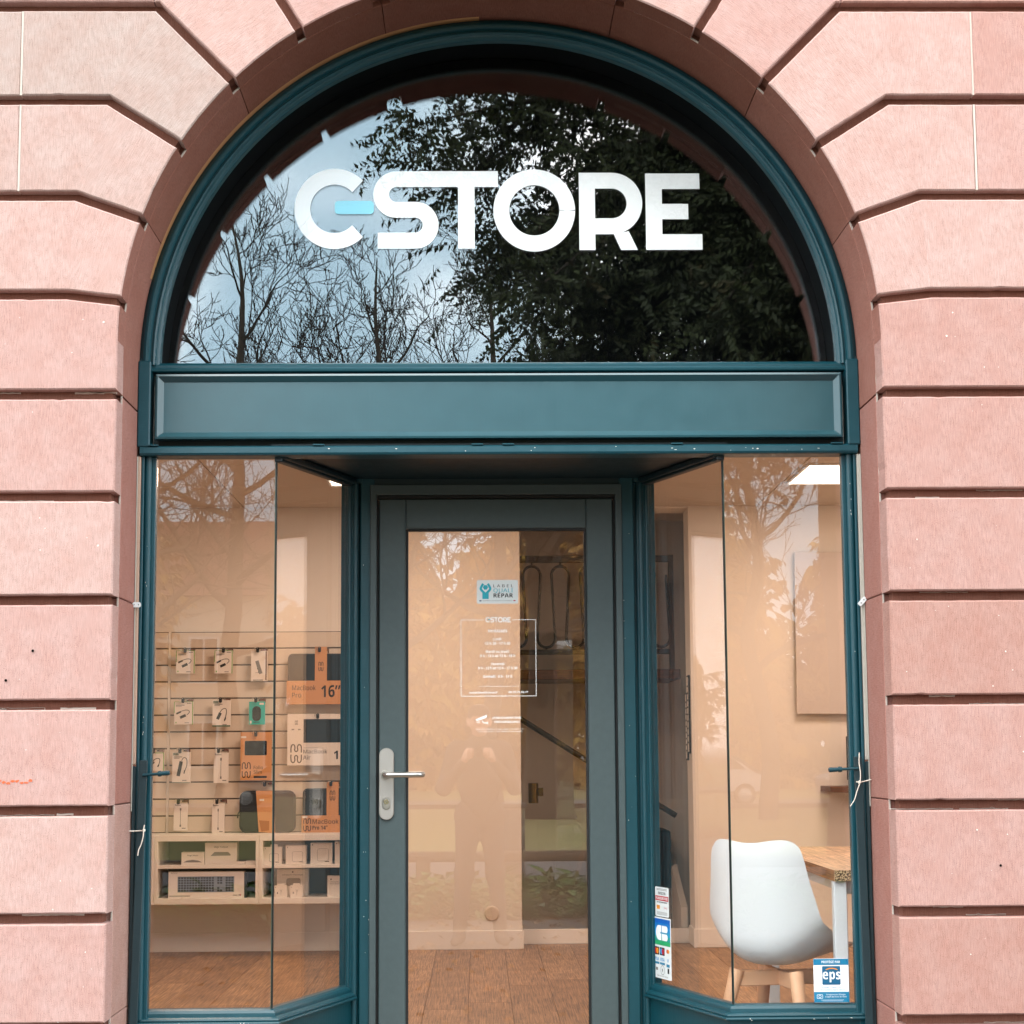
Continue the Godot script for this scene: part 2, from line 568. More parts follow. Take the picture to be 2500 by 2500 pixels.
	M.kraft = paint(c8(214, 158, 108), 0.75)
	M.kraft_dark = paint(c8(176, 112, 62), 0.8)
	M.green = paint(c8(110, 180, 60), 0.6)
	M.dark_green = paint(c8(20, 96, 66), 0.6)
	M.mint = paint(c8(30, 190, 180), 0.5)
	M.neoprene = paint(c8(26, 34, 40), 0.75)
	M.neoprene.rim_enabled = true
	M.neoprene.rim = 0.3
	M.screen = paint(c8(12, 22, 28), 0.12)
	M.sticker_blue = paint(c8(24, 124, 164), 0.4)
	M.sticker_deep = paint(c8(22, 96, 134), 0.4)
	M.sticker_cyan = paint(c8(40, 150, 205), 0.4)
	M.sticker_red = paint(c8(186, 34, 50), 0.4)
	M.sticker_orange = paint(c8(240, 150, 40), 0.4)
	M.sticker_green = paint(c8(40, 160, 110), 0.4)
	M.sticker_navy = paint(c8(24, 30, 90), 0.4)
	M.turquoise = paint(c8(34, 172, 190), 0.4)
	M.sticker_base = paint(c8(226, 232, 232), 0.4)
	M.tie = paint(c8(226, 214, 200), 0.5)
	M.clear = glass(0.4, 0.0)

	# wood: floor planks, the chair's beech, the desk top
	var ring := noise_bytes(0.05, 31, 1024, 512, 40, 512, 4)
	var fib := noise_bytes(0.25, 32, 1024, 512, 30, 512, 3)
	var blot := noise_bytes(0.012, 33, 1024, 512, 0, 0, 4)
	var wc := PackedByteArray()
	wc.resize(512 * 1024 * 3)
	for i in 512 * 1024:
		var g := ring[i] / 255.0
		g = 0.5 + 0.5 * sin(g * 30.0 + blot[i] / 255.0 * 6.0)
		var f := fib[i] / 255.0
		var b := blot[i] / 255.0
		var k := 0.82 + (g - 0.5) * 0.13 + (f - 0.5) * 0.56 + (b - 0.5) * 0.16
		wc[i * 3] = clampi(int(k * 255.0), 0, 255)
		wc[i * 3 + 1] = clampi(int(k * 0.985 * 255.0), 0, 255)
		wc[i * 3 + 2] = clampi(int(k * 0.96 * 255.0), 0, 255)
	var wood_t := tex(1024, 512, wc)
	var wood := func(c: Color, rough: float) -> StandardMaterial3D:
		var m := paint(c, rough)
		m.albedo_texture = wood_t
		m.uv1_scale = Vector3(0.33, 1.1, 1)
		return m
	M.floor_a = wood.call(c8(191, 152, 114), 0.5)
	M.floor_b = wood.call(c8(181, 143, 106), 0.5)
	M.floor_c = wood.call(c8(200, 161, 121), 0.48)
	M.beech = paint(c8(222, 172, 132), 0.5)
	M.desk_top = wood.call(c8(226, 192, 154), 0.45)
	M.desk_edge = wood.call(c8(176, 128, 88), 0.5)
	M.dark_wood = wood.call(c8(112, 74, 48), 0.5)
	# chipboard: coarse speckle
	var chip := noise_bytes(0.22, 41, 256, 256, 0, 0, 2)
	var cc := PackedByteArray()
	cc.resize(256 * 256 * 3)
	for i in 256 * 256:
		var c := c8(196, 170, 130) if chip[i] > 135 else (c8(120, 92, 60) if chip[i] > 100 else c8(62, 48, 32))
		cc[i * 3] = c.r8
		cc[i * 3 + 1] = c.g8
		cc[i * 3 + 2] = c.b8
	M.chipboard = paint(Color.WHITE, 0.9)
	M.chipboard.albedo_texture = tex(256, 256, cc)
	M.chipboard.uv1_scale = Vector3(2.2, 2.2, 1)

	# outdoors
	var rough_t := func(c0: Color, c1: Color, c2: Color, sd: int) -> ImageTexture:
		var a := noise_bytes(0.02, sd, 512, 512, 0, 0, 4)
		var b := noise_bytes(0.3, sd + 1, 512, 512, 0, 0, 2)
		var d := PackedByteArray()
		d.resize(512 * 512 * 3)
		for i in 512 * 512:
			var c: Color = c0.lerp(c1, a[i] / 255.0).lerp(c2, clampf(b[i] / 128.0 - 0.7, 0, 1))
			d[i * 3] = c.r8
			d[i * 3 + 1] = c.g8
			d[i * 3 + 2] = c.b8
		return tex(512, 512, d)
	var ground := func(c0: Color, c1: Color, c2: Color, sd: int, rep: float) -> StandardMaterial3D:
		var m := paint(Color.WHITE, 0.95)
		m.albedo_texture = rough_t.call(c0, c1, c2, sd)
		m.uv1_scale = Vector3(rep, rep, 1)
		return m
	M.paving = ground.call(c8(70, 66, 63), c8(61, 58, 55), c8(53, 48, 44), 51, 0.6)
	M.lawn = ground.call(c8(99, 106, 49), c8(120, 116, 59), c8(129, 103, 59), 53, 0.15)
	M.asphalt = ground.call(c8(83, 81, 81), c8(95, 94, 94), c8(72, 70, 70), 55, 0.4)
	M.soil = ground.call(c8(64, 50, 38), c8(92, 72, 54), c8(120, 92, 64), 57, 0.7)
	M.bark = ground.call(c8(62, 54, 46), c8(84, 74, 62), c8(44, 38, 32), 59, 1.0)
	M.twig = paint(c8(48, 40, 34), 0.95)
	var leafy := func(c: Color, back: Color) -> StandardMaterial3D:
		var m := paint(c, 0.6, 0.0, 0.35)
		m.vertex_color_use_as_albedo = true
		m.backlight_enabled = true
		m.backlight = back
		return m
	M.leaf = leafy.call(c8(52, 60, 34), Color(0.12, 0.12, 0.06))
	M.autumn = leafy.call(c8(195, 153, 76), Color(0.35, 0.3, 0.2))
	M.plant = leafy.call(c8(84, 118, 58), Color(0.3, 0.3, 0.2))
	M.litter = leafy.call(c8(170, 136, 96), Color(0.1, 0.1, 0.1))
	M.rail_wood = wood.call(c8(92, 76, 62), 0.85)
	M.car_white = paint(c8(214, 216, 216), 0.25)
	M.car_blue = paint(c8(60, 92, 128), 0.25)
	M.car_grey = paint(c8(120, 122, 124), 0.25)
	M.car_glass = paint(c8(18, 24, 28), 0.08)
	M.rubber = paint(c8(22, 22, 22), 0.85)
	M.tail = paint(c8(150, 20, 20), 0.3)
	M.lens = paint(c8(220, 224, 226), 0.15)
	M.cloth = paint(c8(46, 44, 44), 0.95)
	M.jeans = paint(c8(42, 44, 50), 0.95)
	M.skin = paint(c8(214, 164, 138), 0.55)
	M.hair = paint(c8(56, 42, 32), 0.7)
	M.shoe = paint(c8(36, 32, 30), 0.6)
	M.render_wall = worn.call(c8(214, 200, 180), 0.95, 0.05, 0.5)
	M.roof_tile = paint(c8(120, 70, 54), 0.9)


func _ready() -> void:
	rng.seed = 7
	# camera
	var cam := Camera3D.new()
	cam.name = "camera"
	cam.fov = 30.02
	cam.near = 0.02
	cam.far = 400.0
	add_child(cam)
	cam.transform = Transform3D(Basis.from_euler(Vector3.ZERO), V(-0.0755, 1.4, 5.8875))
	cam.basis = Basis(Vector3.UP, -0.018225) * Basis(Vector3.RIGHT, 0.125503) * Basis(Vector3.BACK, -0.006548)
	cam.current = true
	# an overcast, cloud-streaked sky and the faint, wide glow of the sun through it
	var env := Environment.new()
	env.background_mode = Environment.BG_SKY
	env.sky = Sky.new()
	env.sky.sky_material = make_sky()
	env.background_energy_multiplier = 1.0
	env.tonemap_mode = Environment.TONE_MAPPER_LINEAR
	env.tonemap_exposure = 1.42
	env.sdfgi_enabled = true
	env.ssao_enabled = true
	env.ssil_enabled = true
	var we := WorldEnvironment.new()
	we.name = "environment"
	we.environment = env
	add_child(we)
	var sun := DirectionalLight3D.new()
	sun.name = "sun"
	sun.light_color = Color(1.0, 0.97, 0.92)
	sun.light_energy = 0.25
	sun.light_angular_distance = 24.0
	sun.shadow_enabled = true
	sun.sky_mode = DirectionalLight3D.SKY_MODE_LIGHT_ONLY
	add_child(sun)
	sun.rotation_degrees = Vector3(-48, -6, 0)

	make_materials()
	build_ground()
	build_facade()
	build_shell()
	build_shopfront()
	build_door()
	build_interior()
	build_stairwell()
	build_wares()
	build_shelves()
	build_signs()
	build_fittings()
	build_park()
	build_person()


func make_sky() -> PanoramaSkyMaterial:
	var w := 1024
	var h := 512
	var a := noise_bytes(0.014, 71, w, h, 0, 0, 5)
	var b := noise_bytes(0.022, 72, w, h, w, 256, 4)
	var d := PackedByteArray()
	d.resize(w * h * 3)
	var blue := Color(0.53, 0.62, 0.67)
	var white := Color(0.97, 0.96, 0.96)
	for y in h:
		for x in w:
			var i := y * w + x
			var t := clampf((a[i] / 255.0 - 0.5) * 2.4 + (b[i] / 255.0 - 0.5) * 1.6 + 0.62, 0.0, 1.0)
			var c := blue.lerp(white, t * t * (3.0 - 2.0 * t))
			if y > h / 2:
				c = Color(0.34, 0.32, 0.30)
			d[i * 3] = c.r8
			d[i * 3 + 1] = c.g8
			d[i * 3 + 2] = c.b8
	var m := PanoramaSkyMaterial.new()
	m.panorama = tex(w, h, d)
	m.energy_multiplier = 5.2
	return m


func build_ground() -> void:
	var sheet := func(called: String, x0: float, x1: float, z0: float, z1: float, y: float, m: Material) -> void:
		var s := MB.new()
		s.quad(V(x0, y, z0), V(x1, y, z0), V(x1, y, z1), V(x0, y, z1), Vector3.UP, Vector2(x0, z0), Vector2(x1, z0), Vector2(x1, z1), Vector2(x0, z1))
		struct(called, s, m)
	sheet.call("ground", -160, 160, -60, 220, -0.14, M.lawn)
	var p := MB.new()
	p.box(V(0, -0.1, 4.1), V(60, 0.2, 8.6), 0.01)
	struct("pavement", p, M.paving)
	var b := MB.new()
	b.box(V(0, -0.13, 9.9), V(60, 0.2, 2.98), 0.02)
	struct("planting_bed", b, M.soil)
	var path := MB.new()
	path.box(V(0, -0.16, 16.4), V(120, 0.1, 10.0), 0.0)
	struct("park_path", path, M.asphalt)
	sheet.call("road", -160, 160, 46, 55, -0.13, M.asphalt)
	var k := MB.new()
	k.box(V(0, -0.09, 45.85), V(160, 0.16, 0.3), 0.01)
	struct("kerb", k, M.paving)


# wears a clean outline: splits its edges and shifts the points by a millimetre or so, with a rare chip
func worn_outline(poly: PackedVector2Array, step: float, amount: float) -> PackedVector2Array:
	var o := PackedVector2Array()
	var k := poly.size()
	for i in k:
		var a := poly[i]
		var b := poly[(i + 1) % k]
		var e := (b - a).normalized()
		var nn := Vector2(e.y, -e.x)
		var c := maxi(1, int(a.distance_to(b) / step))
		for s in c:
			var q := a.lerp(b, float(s) / c)
			var w := amount * rng.randf_range(-0.3, 1.0)
			if rng.randf() < 0.012:
				w = amount * 3.0
			o.append(q - nn * maxf(w, 0.0) if s else q - (nn * maxf(w, 0.0)) * 0.5)
	return o


func block(parent: Node, poly: PackedVector2Array, tone: String, turn := 0.0, cuts := [], wear := 0.0009) -> MeshInstance3D:
	var mb := MB.new()
	var proud := rng.randf_range(-0.0025, 0.0025)
	mb.extrude(worn_outline(poly, 0.022, wear), 0.104 + proud, 0.0045, at(0, 0, proud), turn, Vector2(rng.randf() * 5.0, rng.randf() * 5.0), false, cuts, true)
	return obj("stone_block", mb, M[tone], parent)


func build_facade() -> void:
	var f := thing("stone_facade", "pink sandstone block facade with the round arch that frames the teal shopfront", "facade")
	var tones := ["stone_a", "stone_b", "stone_a", "stone_f", "stone_c", "stone_b"]
	var G := 0.030                      # width of the grooves between the blocks
	var e: Array[float] = [2.8525]      # lower edges of the blocks above each horizontal groove, from the springing course down
	for i in 9:
		e.append(2.534 - 0.3214 * i)
	# piers: one block deep courses, then the next blocks along the wall
	for i in range(0, 9):
		var y1 := e[i] - G
		var y0 := maxf(e[i + 1], 0.0)
		if i == 8:
			y0 = -0.02
		if i == 0:
			continue
		for s in [-1.0, 1.0]:
			var xs := [1.2, 2.15 if i % 2 else 1.95, 3.1 if i % 2 else 2.9, 4.2]
			for c in 3:
				var a: float = xs[c] + (0.0 if c == 0 else 0.002)
				var b: float = xs[c + 1] - 0.002
				var poly := rect(minf(a * s, b * s), y0, maxf(a * s, b * s), y1)
				block(f, poly, tones[(i * 2 + c + (3 if s > 0 else 0)) % 6])
	# the arch: joints fan out from the centre, then run level
	var th := [6.8, 19.8, 32.7, 45.5, 58.5, 71.5]
	var hs := [2.8525, 3.172, 3.486, 3.796, 4.11, 4.43]
	var C := Vector2(0, SPRING)
	for s in [-1.0, 1.0]:
		for j in range(-1, 5):
			var pts := PackedVector2Array()
			# lower boundary: exactly on joint j, from the kink in to the intrados (or the level springing course)
			var a0 := 0.0
			var x_end := 2.1
			if j in [1, 2]:
				x_end = 1.521
			elif j == 3:
				x_end = 1.104
			elif j == 4:
				x_end = 0.86
			if j >= 0:
				var a := deg_to_rad(th[j])
				var d := Vector2(cos(a), sin(a))
				var kink: Vector2 = C + d * ((hs[j] - SPRING) / d.y)
				if x_end > kink.x + 0.01:
					pts.append(Vector2(x_end, hs[j]))
				pts.append(kink)
				a0 = a
			else:
				pts.append(Vector2(x_end, e[1]))
				pts.append(Vector2(R, e[1]))
				pts.append(Vector2(R, SPRING))
			# upper boundary: joint j + 1 shifted down by the groove
			var b := deg_to_rad(th[j + 1])
			var db := Vector2(cos(b), sin(b))
			var nb := Vector2(sin(b), -cos(b))
			var a1 := b - asin(G / R)
			var segs := 8
			for k in segs + 1:
				var t := lerpf(a0, a1, float(k) / segs)
				if j < 0 and k == 0:
					continue
				pts.append(C + Vector2(cos(t), sin(t)) * R)
			var top: float = hs[j + 1] - G
			var o := C + nb * G
			var kk := o + db * ((top - o.y) / db.y)
			pts.append(kk)
			if x_end > kk.x + 0.01:
				pts.append(Vector2(x_end, top))
			elif j == 4:
				pass
			# the points run clockwise for the right side; turn them
			var poly := PackedVector2Array()
			for q in pts:
				poly.append(Vector2(q.x * s, q.y))
			if Geometry2D.is_polygon_clockwise(poly):
				poly.reverse()
			var tone: String = ["stone_a", "stone_c", "stone_d", "stone_e", "stone_c", "stone_a"][j + 1]
			if s > 0:
				tone = ["stone_b", "stone_c", "stone_c", "stone_c", "stone_a", "stone_c"][j + 1]
			var tilt: float = 0.0 if j < 0 else -s * deg_to_rad(0.5 * (th[j] + th[j + 1]))
			var cuts := []
			if j >= 0 and j < 3:      # radial tooling up to the line between the kinks, upright tooling beyond it
				var ka := deg_to_rad(th[j])
				var k0: Vector2 = C + Vector2(cos(ka), sin(ka)) * ((hs[j] - SPRING) / sin(ka))
				var k1: Vector2 = C + db * ((hs[j + 1] - SPRING) / db.y)
				var along: Vector2 = (k1 - k0).normalized() * 3.0
				var across := Vector2(along.y, -along.x)
				for side in [[across, 0.0], [-across, tilt]]:
					var q := PackedVector2Array()
					for p in [k0 - along, k0 + along, k0 + along + side[0] * 1.0, k0 - along + side[0] * 1.0]:
						q.append(Vector2(p.x * s, p.y))
					if Geometry2D.is_polygon_clockwise(q):
						q.reverse()
					cuts.append([q, side[1]])
			block(f, poly, tone, tilt, cuts)
			# the underside of the arch stone, its shade put into a darker stone colour
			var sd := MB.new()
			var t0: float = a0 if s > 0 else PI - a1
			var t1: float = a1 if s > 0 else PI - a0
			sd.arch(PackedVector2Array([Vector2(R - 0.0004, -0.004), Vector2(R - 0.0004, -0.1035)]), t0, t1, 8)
			obj("shaded_reveal", sd, M.soffit_shade_dark if j > 2 else (M.soffit_shade_mid if j > 0 else M.soffit_shade_side), f)
			# the next stones of the same course
			var y0: float = hs[j] if j >= 0 else e[1]
			var x0 := x_end + 0.003
			if j in [1, 2]:      # flush joints pointed with pale mortar
				var vm := MB.new()
				vm.box(V((x_end + 0.0015) * s, (y0 + top) / 2, -0.0165), V(0.0062, top - y0 - 0.002, 0.030))
				obj("mortar", vm, M.mortar, f)
			for c in 2:
				var x1 := x0 + (0.95 if c == 0 else 1.5)
				block(f, rect(minf(x0 * s, x1 * s), y0, maxf(x0 * s, x1 * s), top), ["stone_a", "stone_b", "stone_f"][(j + c + 2) % 3] if s > 0 else ["stone_d", "stone_e", "stone_a"][(j + c + 2) % 3])
				x0 = x1 + 0.003
	# the keystone and the courses above it
	var key := PackedVector2Array()
	for k in 17:
		var t := deg_to_rad(lerpf(71.5, 108.5 - 1.43, k / 16.0))
		key.append(C + Vector2(cos(t), sin(t)) * R)
	key.append(Vector2(-0.55, 4.40))
	key.append(Vector2(0.58, 4.40))
	if Geometry2D.is_polygon_clockwise(key):
		key.reverse()
	block(f, key, "stone_a", -PI / 2)
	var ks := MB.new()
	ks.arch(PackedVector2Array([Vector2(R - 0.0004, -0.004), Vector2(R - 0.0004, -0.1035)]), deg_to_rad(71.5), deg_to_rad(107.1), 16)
	obj("shaded_reveal", ks, M.soffit_shade_dark, f)  # painted shade under the keystone, as on the arch stones
	for i in 3:
		var y := 4.43 + i * 0.36
		var x := -4.2 - (0.4 if i % 2 else 0.0)
		while x < 4.0:
			block(f, rect(x, y, x + 0.94, y + 0.33), tones[rng.randi() % 6])
			x += 0.943
	# the body of the wall behind the grooves
	var body := PackedVector2Array([Vector2(-4.6, -0.02), Vector2(-1.221, -0.02), Vector2(-1.221, SPRING)])
	for k in range(1, 48):
		var t := PI - PI * k / 48.0
		body.append(C + Vector2(cos(t), sin(t)) * 1.221)
	body.append_array([Vector2(1.221, SPRING), Vector2(1.221, -0.02), Vector2(4.6, -0.02), Vector2(4.6, 5.5), Vector2(-4.6, 5.5)])
	var core := MB.new()
	core.extrude(body, 0.70, 0.0, at(0, 0, -0.044), 0.0, Vector2.ZERO, true)
	obj("wall_body", core, M.core, f)
	# pale bedding mortar between the rusticated blocks and the smooth reveal stones
	for s in [-1.0, 1.0]:
		var mo := MB.new()
		var prof := PackedVector2Array([Vector2(1.2065, -0.1035), Vector2(1.2022, -0.1035), Vector2(1.2022, -0.1105), Vector2(1.2065, -0.1105)])
		mo.box(V(1.2044 * s, SPRING / 2, -0.107), V(0.0044, SPRING, 0.0072))
		mo.arch(prof, 0.0 if s > 0 else PI * 0.62, PI * 0.38 if s > 0 else PI, 40)
		obj("mortar", mo, M.mortar, f)
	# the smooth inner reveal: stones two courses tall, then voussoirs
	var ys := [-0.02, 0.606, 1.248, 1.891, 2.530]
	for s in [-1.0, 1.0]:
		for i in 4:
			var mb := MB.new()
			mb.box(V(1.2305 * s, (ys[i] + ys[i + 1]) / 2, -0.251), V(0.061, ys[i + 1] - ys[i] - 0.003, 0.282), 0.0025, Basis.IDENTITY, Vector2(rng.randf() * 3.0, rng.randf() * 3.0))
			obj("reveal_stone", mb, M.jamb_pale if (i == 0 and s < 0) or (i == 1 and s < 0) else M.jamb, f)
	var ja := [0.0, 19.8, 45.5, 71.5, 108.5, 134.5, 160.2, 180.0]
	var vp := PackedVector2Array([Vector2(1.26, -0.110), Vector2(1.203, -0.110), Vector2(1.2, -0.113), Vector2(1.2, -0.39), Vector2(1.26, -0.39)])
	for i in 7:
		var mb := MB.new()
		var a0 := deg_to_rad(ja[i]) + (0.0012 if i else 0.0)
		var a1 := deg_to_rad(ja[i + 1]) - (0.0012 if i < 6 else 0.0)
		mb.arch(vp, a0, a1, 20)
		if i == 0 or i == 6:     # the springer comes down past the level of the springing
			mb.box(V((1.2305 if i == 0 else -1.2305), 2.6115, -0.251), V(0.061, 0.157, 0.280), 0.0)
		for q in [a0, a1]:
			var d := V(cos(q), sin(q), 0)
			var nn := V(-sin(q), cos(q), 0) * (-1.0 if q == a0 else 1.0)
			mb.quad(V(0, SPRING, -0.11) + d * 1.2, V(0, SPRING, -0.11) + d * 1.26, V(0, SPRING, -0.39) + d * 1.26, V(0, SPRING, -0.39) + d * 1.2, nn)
		obj("reveal_stone", mb, M.soffit_shade_dark if i in [2, 3, 4] else (M.soffit_shade_mid if i in [1, 5] else M.soffit_shade_side), f)  # voussoirs graded darker towards the crown, shade put into the stone colour
	# a smear of orange paint low on the left pier
	var pm := MB.new()
	for k in 9:
		var px := -1.545 + k * 0.0135
		var pts := PackedVector2Array()
		for a in 7:
			pts.append(Vector2(px, 1.322 + 0.004 * sin(k * 1.7)) + Vector2(cos(TAU * a / 7.0) * rng.randf_range(0.004, 0.010), sin(TAU * a / 7.0) * rng.randf_range(0.002, 0.006)))
		pm.extrude(pts, 0.001, 0.0, at(0, 0, 0.0031 + 0.0001 * k))
	var pmo := obj("paint_smear", pm, M.paint_mark, f)
	pmo.set_meta("kind", "stuff")
	# pale splashes and specks on the block faces
	rng.seed = 88
	var sp := MB.new()
	for k in 80:
		var s := -1.0 if rng.randf() < 0.55 else 1.0
		var c := V(rng.randf_range(1.24, 1.62) * s, rng.randf_range(0.4, 2.8), 0.0034)
		if absf(fmod(2.534 - c.y + 10 * 0.3214, 0.3214)) < 0.04:
			continue
		var r := rng.randf_range(0.0010, 0.0026) * (2.2 if rng.randf() < 0.08 else 1.0)
		var pts := PackedVector2Array()
		for a in 6:
			pts.append(Vector2(cos(TAU * a / 6.0), sin(TAU * a / 6.0)) * r * rng.randf_range(0.6, 1.0))
		sp.extrude(pts, 0.0006, 0.0, at(c.x, c.y, c.z))
	var spo := obj("pale_specks", sp, M.chip, f)
	spo.set_meta("kind", "stuff")
	# a line of old filler where the arch meets the frame
	var fl := MB.new()
	fl.arch(PackedVector2Array([Vector2(R - 0.0007, -0.352), Vector2(R - 0.0007, -0.3885)]), deg_to_rad(93.0), deg_to_rad(166.0), 40)
	obj("filler_line", fl, M.patch, f)
	# broken remains of mortar in the grooves
	rng.seed = 55
	var mr := MB.new()
	for i in range(1, 9):
		for s in [-1.0, 1.0]:
			for k in 5:
				var x := rng.randf_range(1.24, 2.3)
				var w := rng.randf_range(0.02, 0.13)
				var hh := rng.randf_range(0.003, 0.009)
				var yy: float = e[i] - 0.030 + hh / 2 if rng.randf() < 0.6 else e[i] - hh / 2
				mr.extrude(worn_outline(rect(-w, -hh / 2, w, hh / 2), 0.012, 0.002), 0.01, 0.001, at(x * s, yy, -0.0405))
	var mro := obj("mortar_remnants", mr, M.mortar, f)
	mro.set_meta("kind", "stuff")
	# chips, repairs and bolt holes that the photograph shows
	for q in [[-1.44, 1.72, 0.0055], [-1.52, 1.63, 0.0055], [1.515, 1.05, 0.005]]:
		var hole := MB.new()
		hole.lathe(PackedVector2Array([Vector2(0.0, 0.0004), Vector2(q[2] * 0.75, 0.0003), Vector2(q[2] * 0.8, 0.0)]), 10, Transform3D(Basis(Vector3.RIGHT, PI / 2), V(q[0], q[1], 0.0032)))
		obj("bolt_hole", hole, M.void, f)


# walls, floor and roof that close the shop off from the sky
func build_shell() -> void:
	var floor_root := Node3D.new()
	floor_root.name = "shop_floor"
	add_child(floor_root, true)
	floor_root.set_meta("kind", "structure")
	var sub := MB.new()
	sub.box(V(0, FY - 0.09, -3.4), V(6.0, 0.15, 5.98), 0.0)
	obj("subfloor", sub, M.dark_wood, floor_root)
	var pw := 0.195
	var variants := []
	for k in 7:     # a few lengths and cuts of grain, shared
		var mb := MB.new()
		mb.box(V(0, 0, 0), V(pw - 0.0016, 0.013, 2.6 - 0.0016), 0.0008, Basis.IDENTITY, Vector2(k * 1.23, k * 0.317))
		variants.append(mb.mesh())
	var mats := [M.floor_a, M.floor_b, M.floor_c]
	for c in range(-14, 15):
		var z: float = -0.40 + fmod(absf(c * 0.87 + (1.1 if c % 2 else 0.0)), 2.6)
		while z > -6.2:
			var z1 := z
			var z0 := z - 2.6
			z = z0
			var lo := maxf(z0, -5.64)
			var hi := minf(z1, -0.45)
			if hi - lo < 0.05:
				continue
			var o := MeshInstance3D.new()
			o.name = "plank"
			o.mesh = variants[rng.randi() % 7]
			o.material_override = mats[rng.randi() % 3]
			floor_root.add_child(o, true)
			o.position = V(-0.0283 + c * pw, FY - 0.0065, (lo + hi) / 2)
			o.scale.z = (hi - lo) / 2.6
	var wall := func(called: String, c: Vector3, s: Vector3, m: Material) -> void:
		var mb := MB.new()
		mb.box(c, s)
		struct(called, mb, m)
	var mid := (FY + CY) / 2 + 0.1
	var hh := CY - FY + 0.4
	wall.call("shop_side_wall", V(-2.9, mid, -2.95), V(0.2, hh, 5.0), M.wall)
	wall.call("shop_side_wall", V(2.9, mid, -2.95), V(0.2, hh, 5.0), M.wall)
	# the back wall stands in two lengths either side of the opening to the stairs, with a shallow head over it
	wall.call("shop_back_wall", V((-3.0 + 0.172) / 2, mid, BW - 0.135), V(3.172, hh, 0.27), M.wall)
	wall.call("shop_back_wall", V((3.0 + 1.178) / 2, mid, BW - 0.135), V(1.822, hh, 0.27), M.wall)
	var head := MB.new()
	head.box(V(0.675, 2.95, BW - 0.135), V(1.002, 0.215, 0.266))
	struct("shop_back_wall", head, M.wall)
	# suspended ceiling: panels with open joints
	var cr := Node3D.new()
	cr.name = "shop_ceiling"
	add_child(cr, true)
	cr.set_meta("kind", "structure")
	var slab := MB.new()
	slab.box(V(0, CY + 0.13, -3.48), V(6.2, 0.2, 5.74))
	obj("ceiling_slab", slab, M.ceiling, cr)
	var xs := [-2.8, -2.22, -1.46, -0.70, 0.06, 0.82, 1.585, 2.345, 2.8]
	var zs := [-0.612, -0.70, -1.366, -2.133, -2.90, -3.665, -4.445, -5.24, -5.378]
	for i in 8:
		for j in 8:
			var mb := MB.new()
			mb.box(V((xs[i] + xs[i + 1]) / 2, CY + 0.012, (zs[j] + zs[j + 1]) / 2), V(xs[i + 1] - xs[i] - 0.005, 0.024, zs[j] - zs[j + 1] - 0.005), 0.0015)
			obj("ceiling_panel", mb, M.ceiling, cr)
	# the white skirtings
	var sk := func(x0: float, x1: float) -> void:
		var mb := MB.new()
		mb.box(V((x0 + x1) / 2, FY + 0.053, BW + 0.0085), V(x1 - x0, 0.106, 0.013), 0.002)
		var o := struct("skirting_board", mb, M.white_wood)
	sk.call(-2.79, -1.26)
	sk.call(-1.258, 0.182)
	sk.call(1.166, 2.79)
	for x in [0.175, 1.175]:
		var mb := MB.new()
		mb.box(V(x, FY + 0.053, BW - 0.137), V(0.012, 0.1055, 0.262), 0.002)
		struct("skirting_board", mb, M.white_wood)
	# the shop's party walls and roof above, so that daylight comes only through the glass
	wall.call("upper_floor", V(0, 4.3, -3.55), V(8.6, 2.5, 5.6), M.dim_wall)
	wall.call("party_wall", V(-3.9, 1.5, -3.4), V(1.78, 3.1, 5.9), M.dim_wall)
	wall.call("party_wall", V(3.9, 1.5, -3.4), V(1.78, 3.1, 5.9), M.dim_wall)


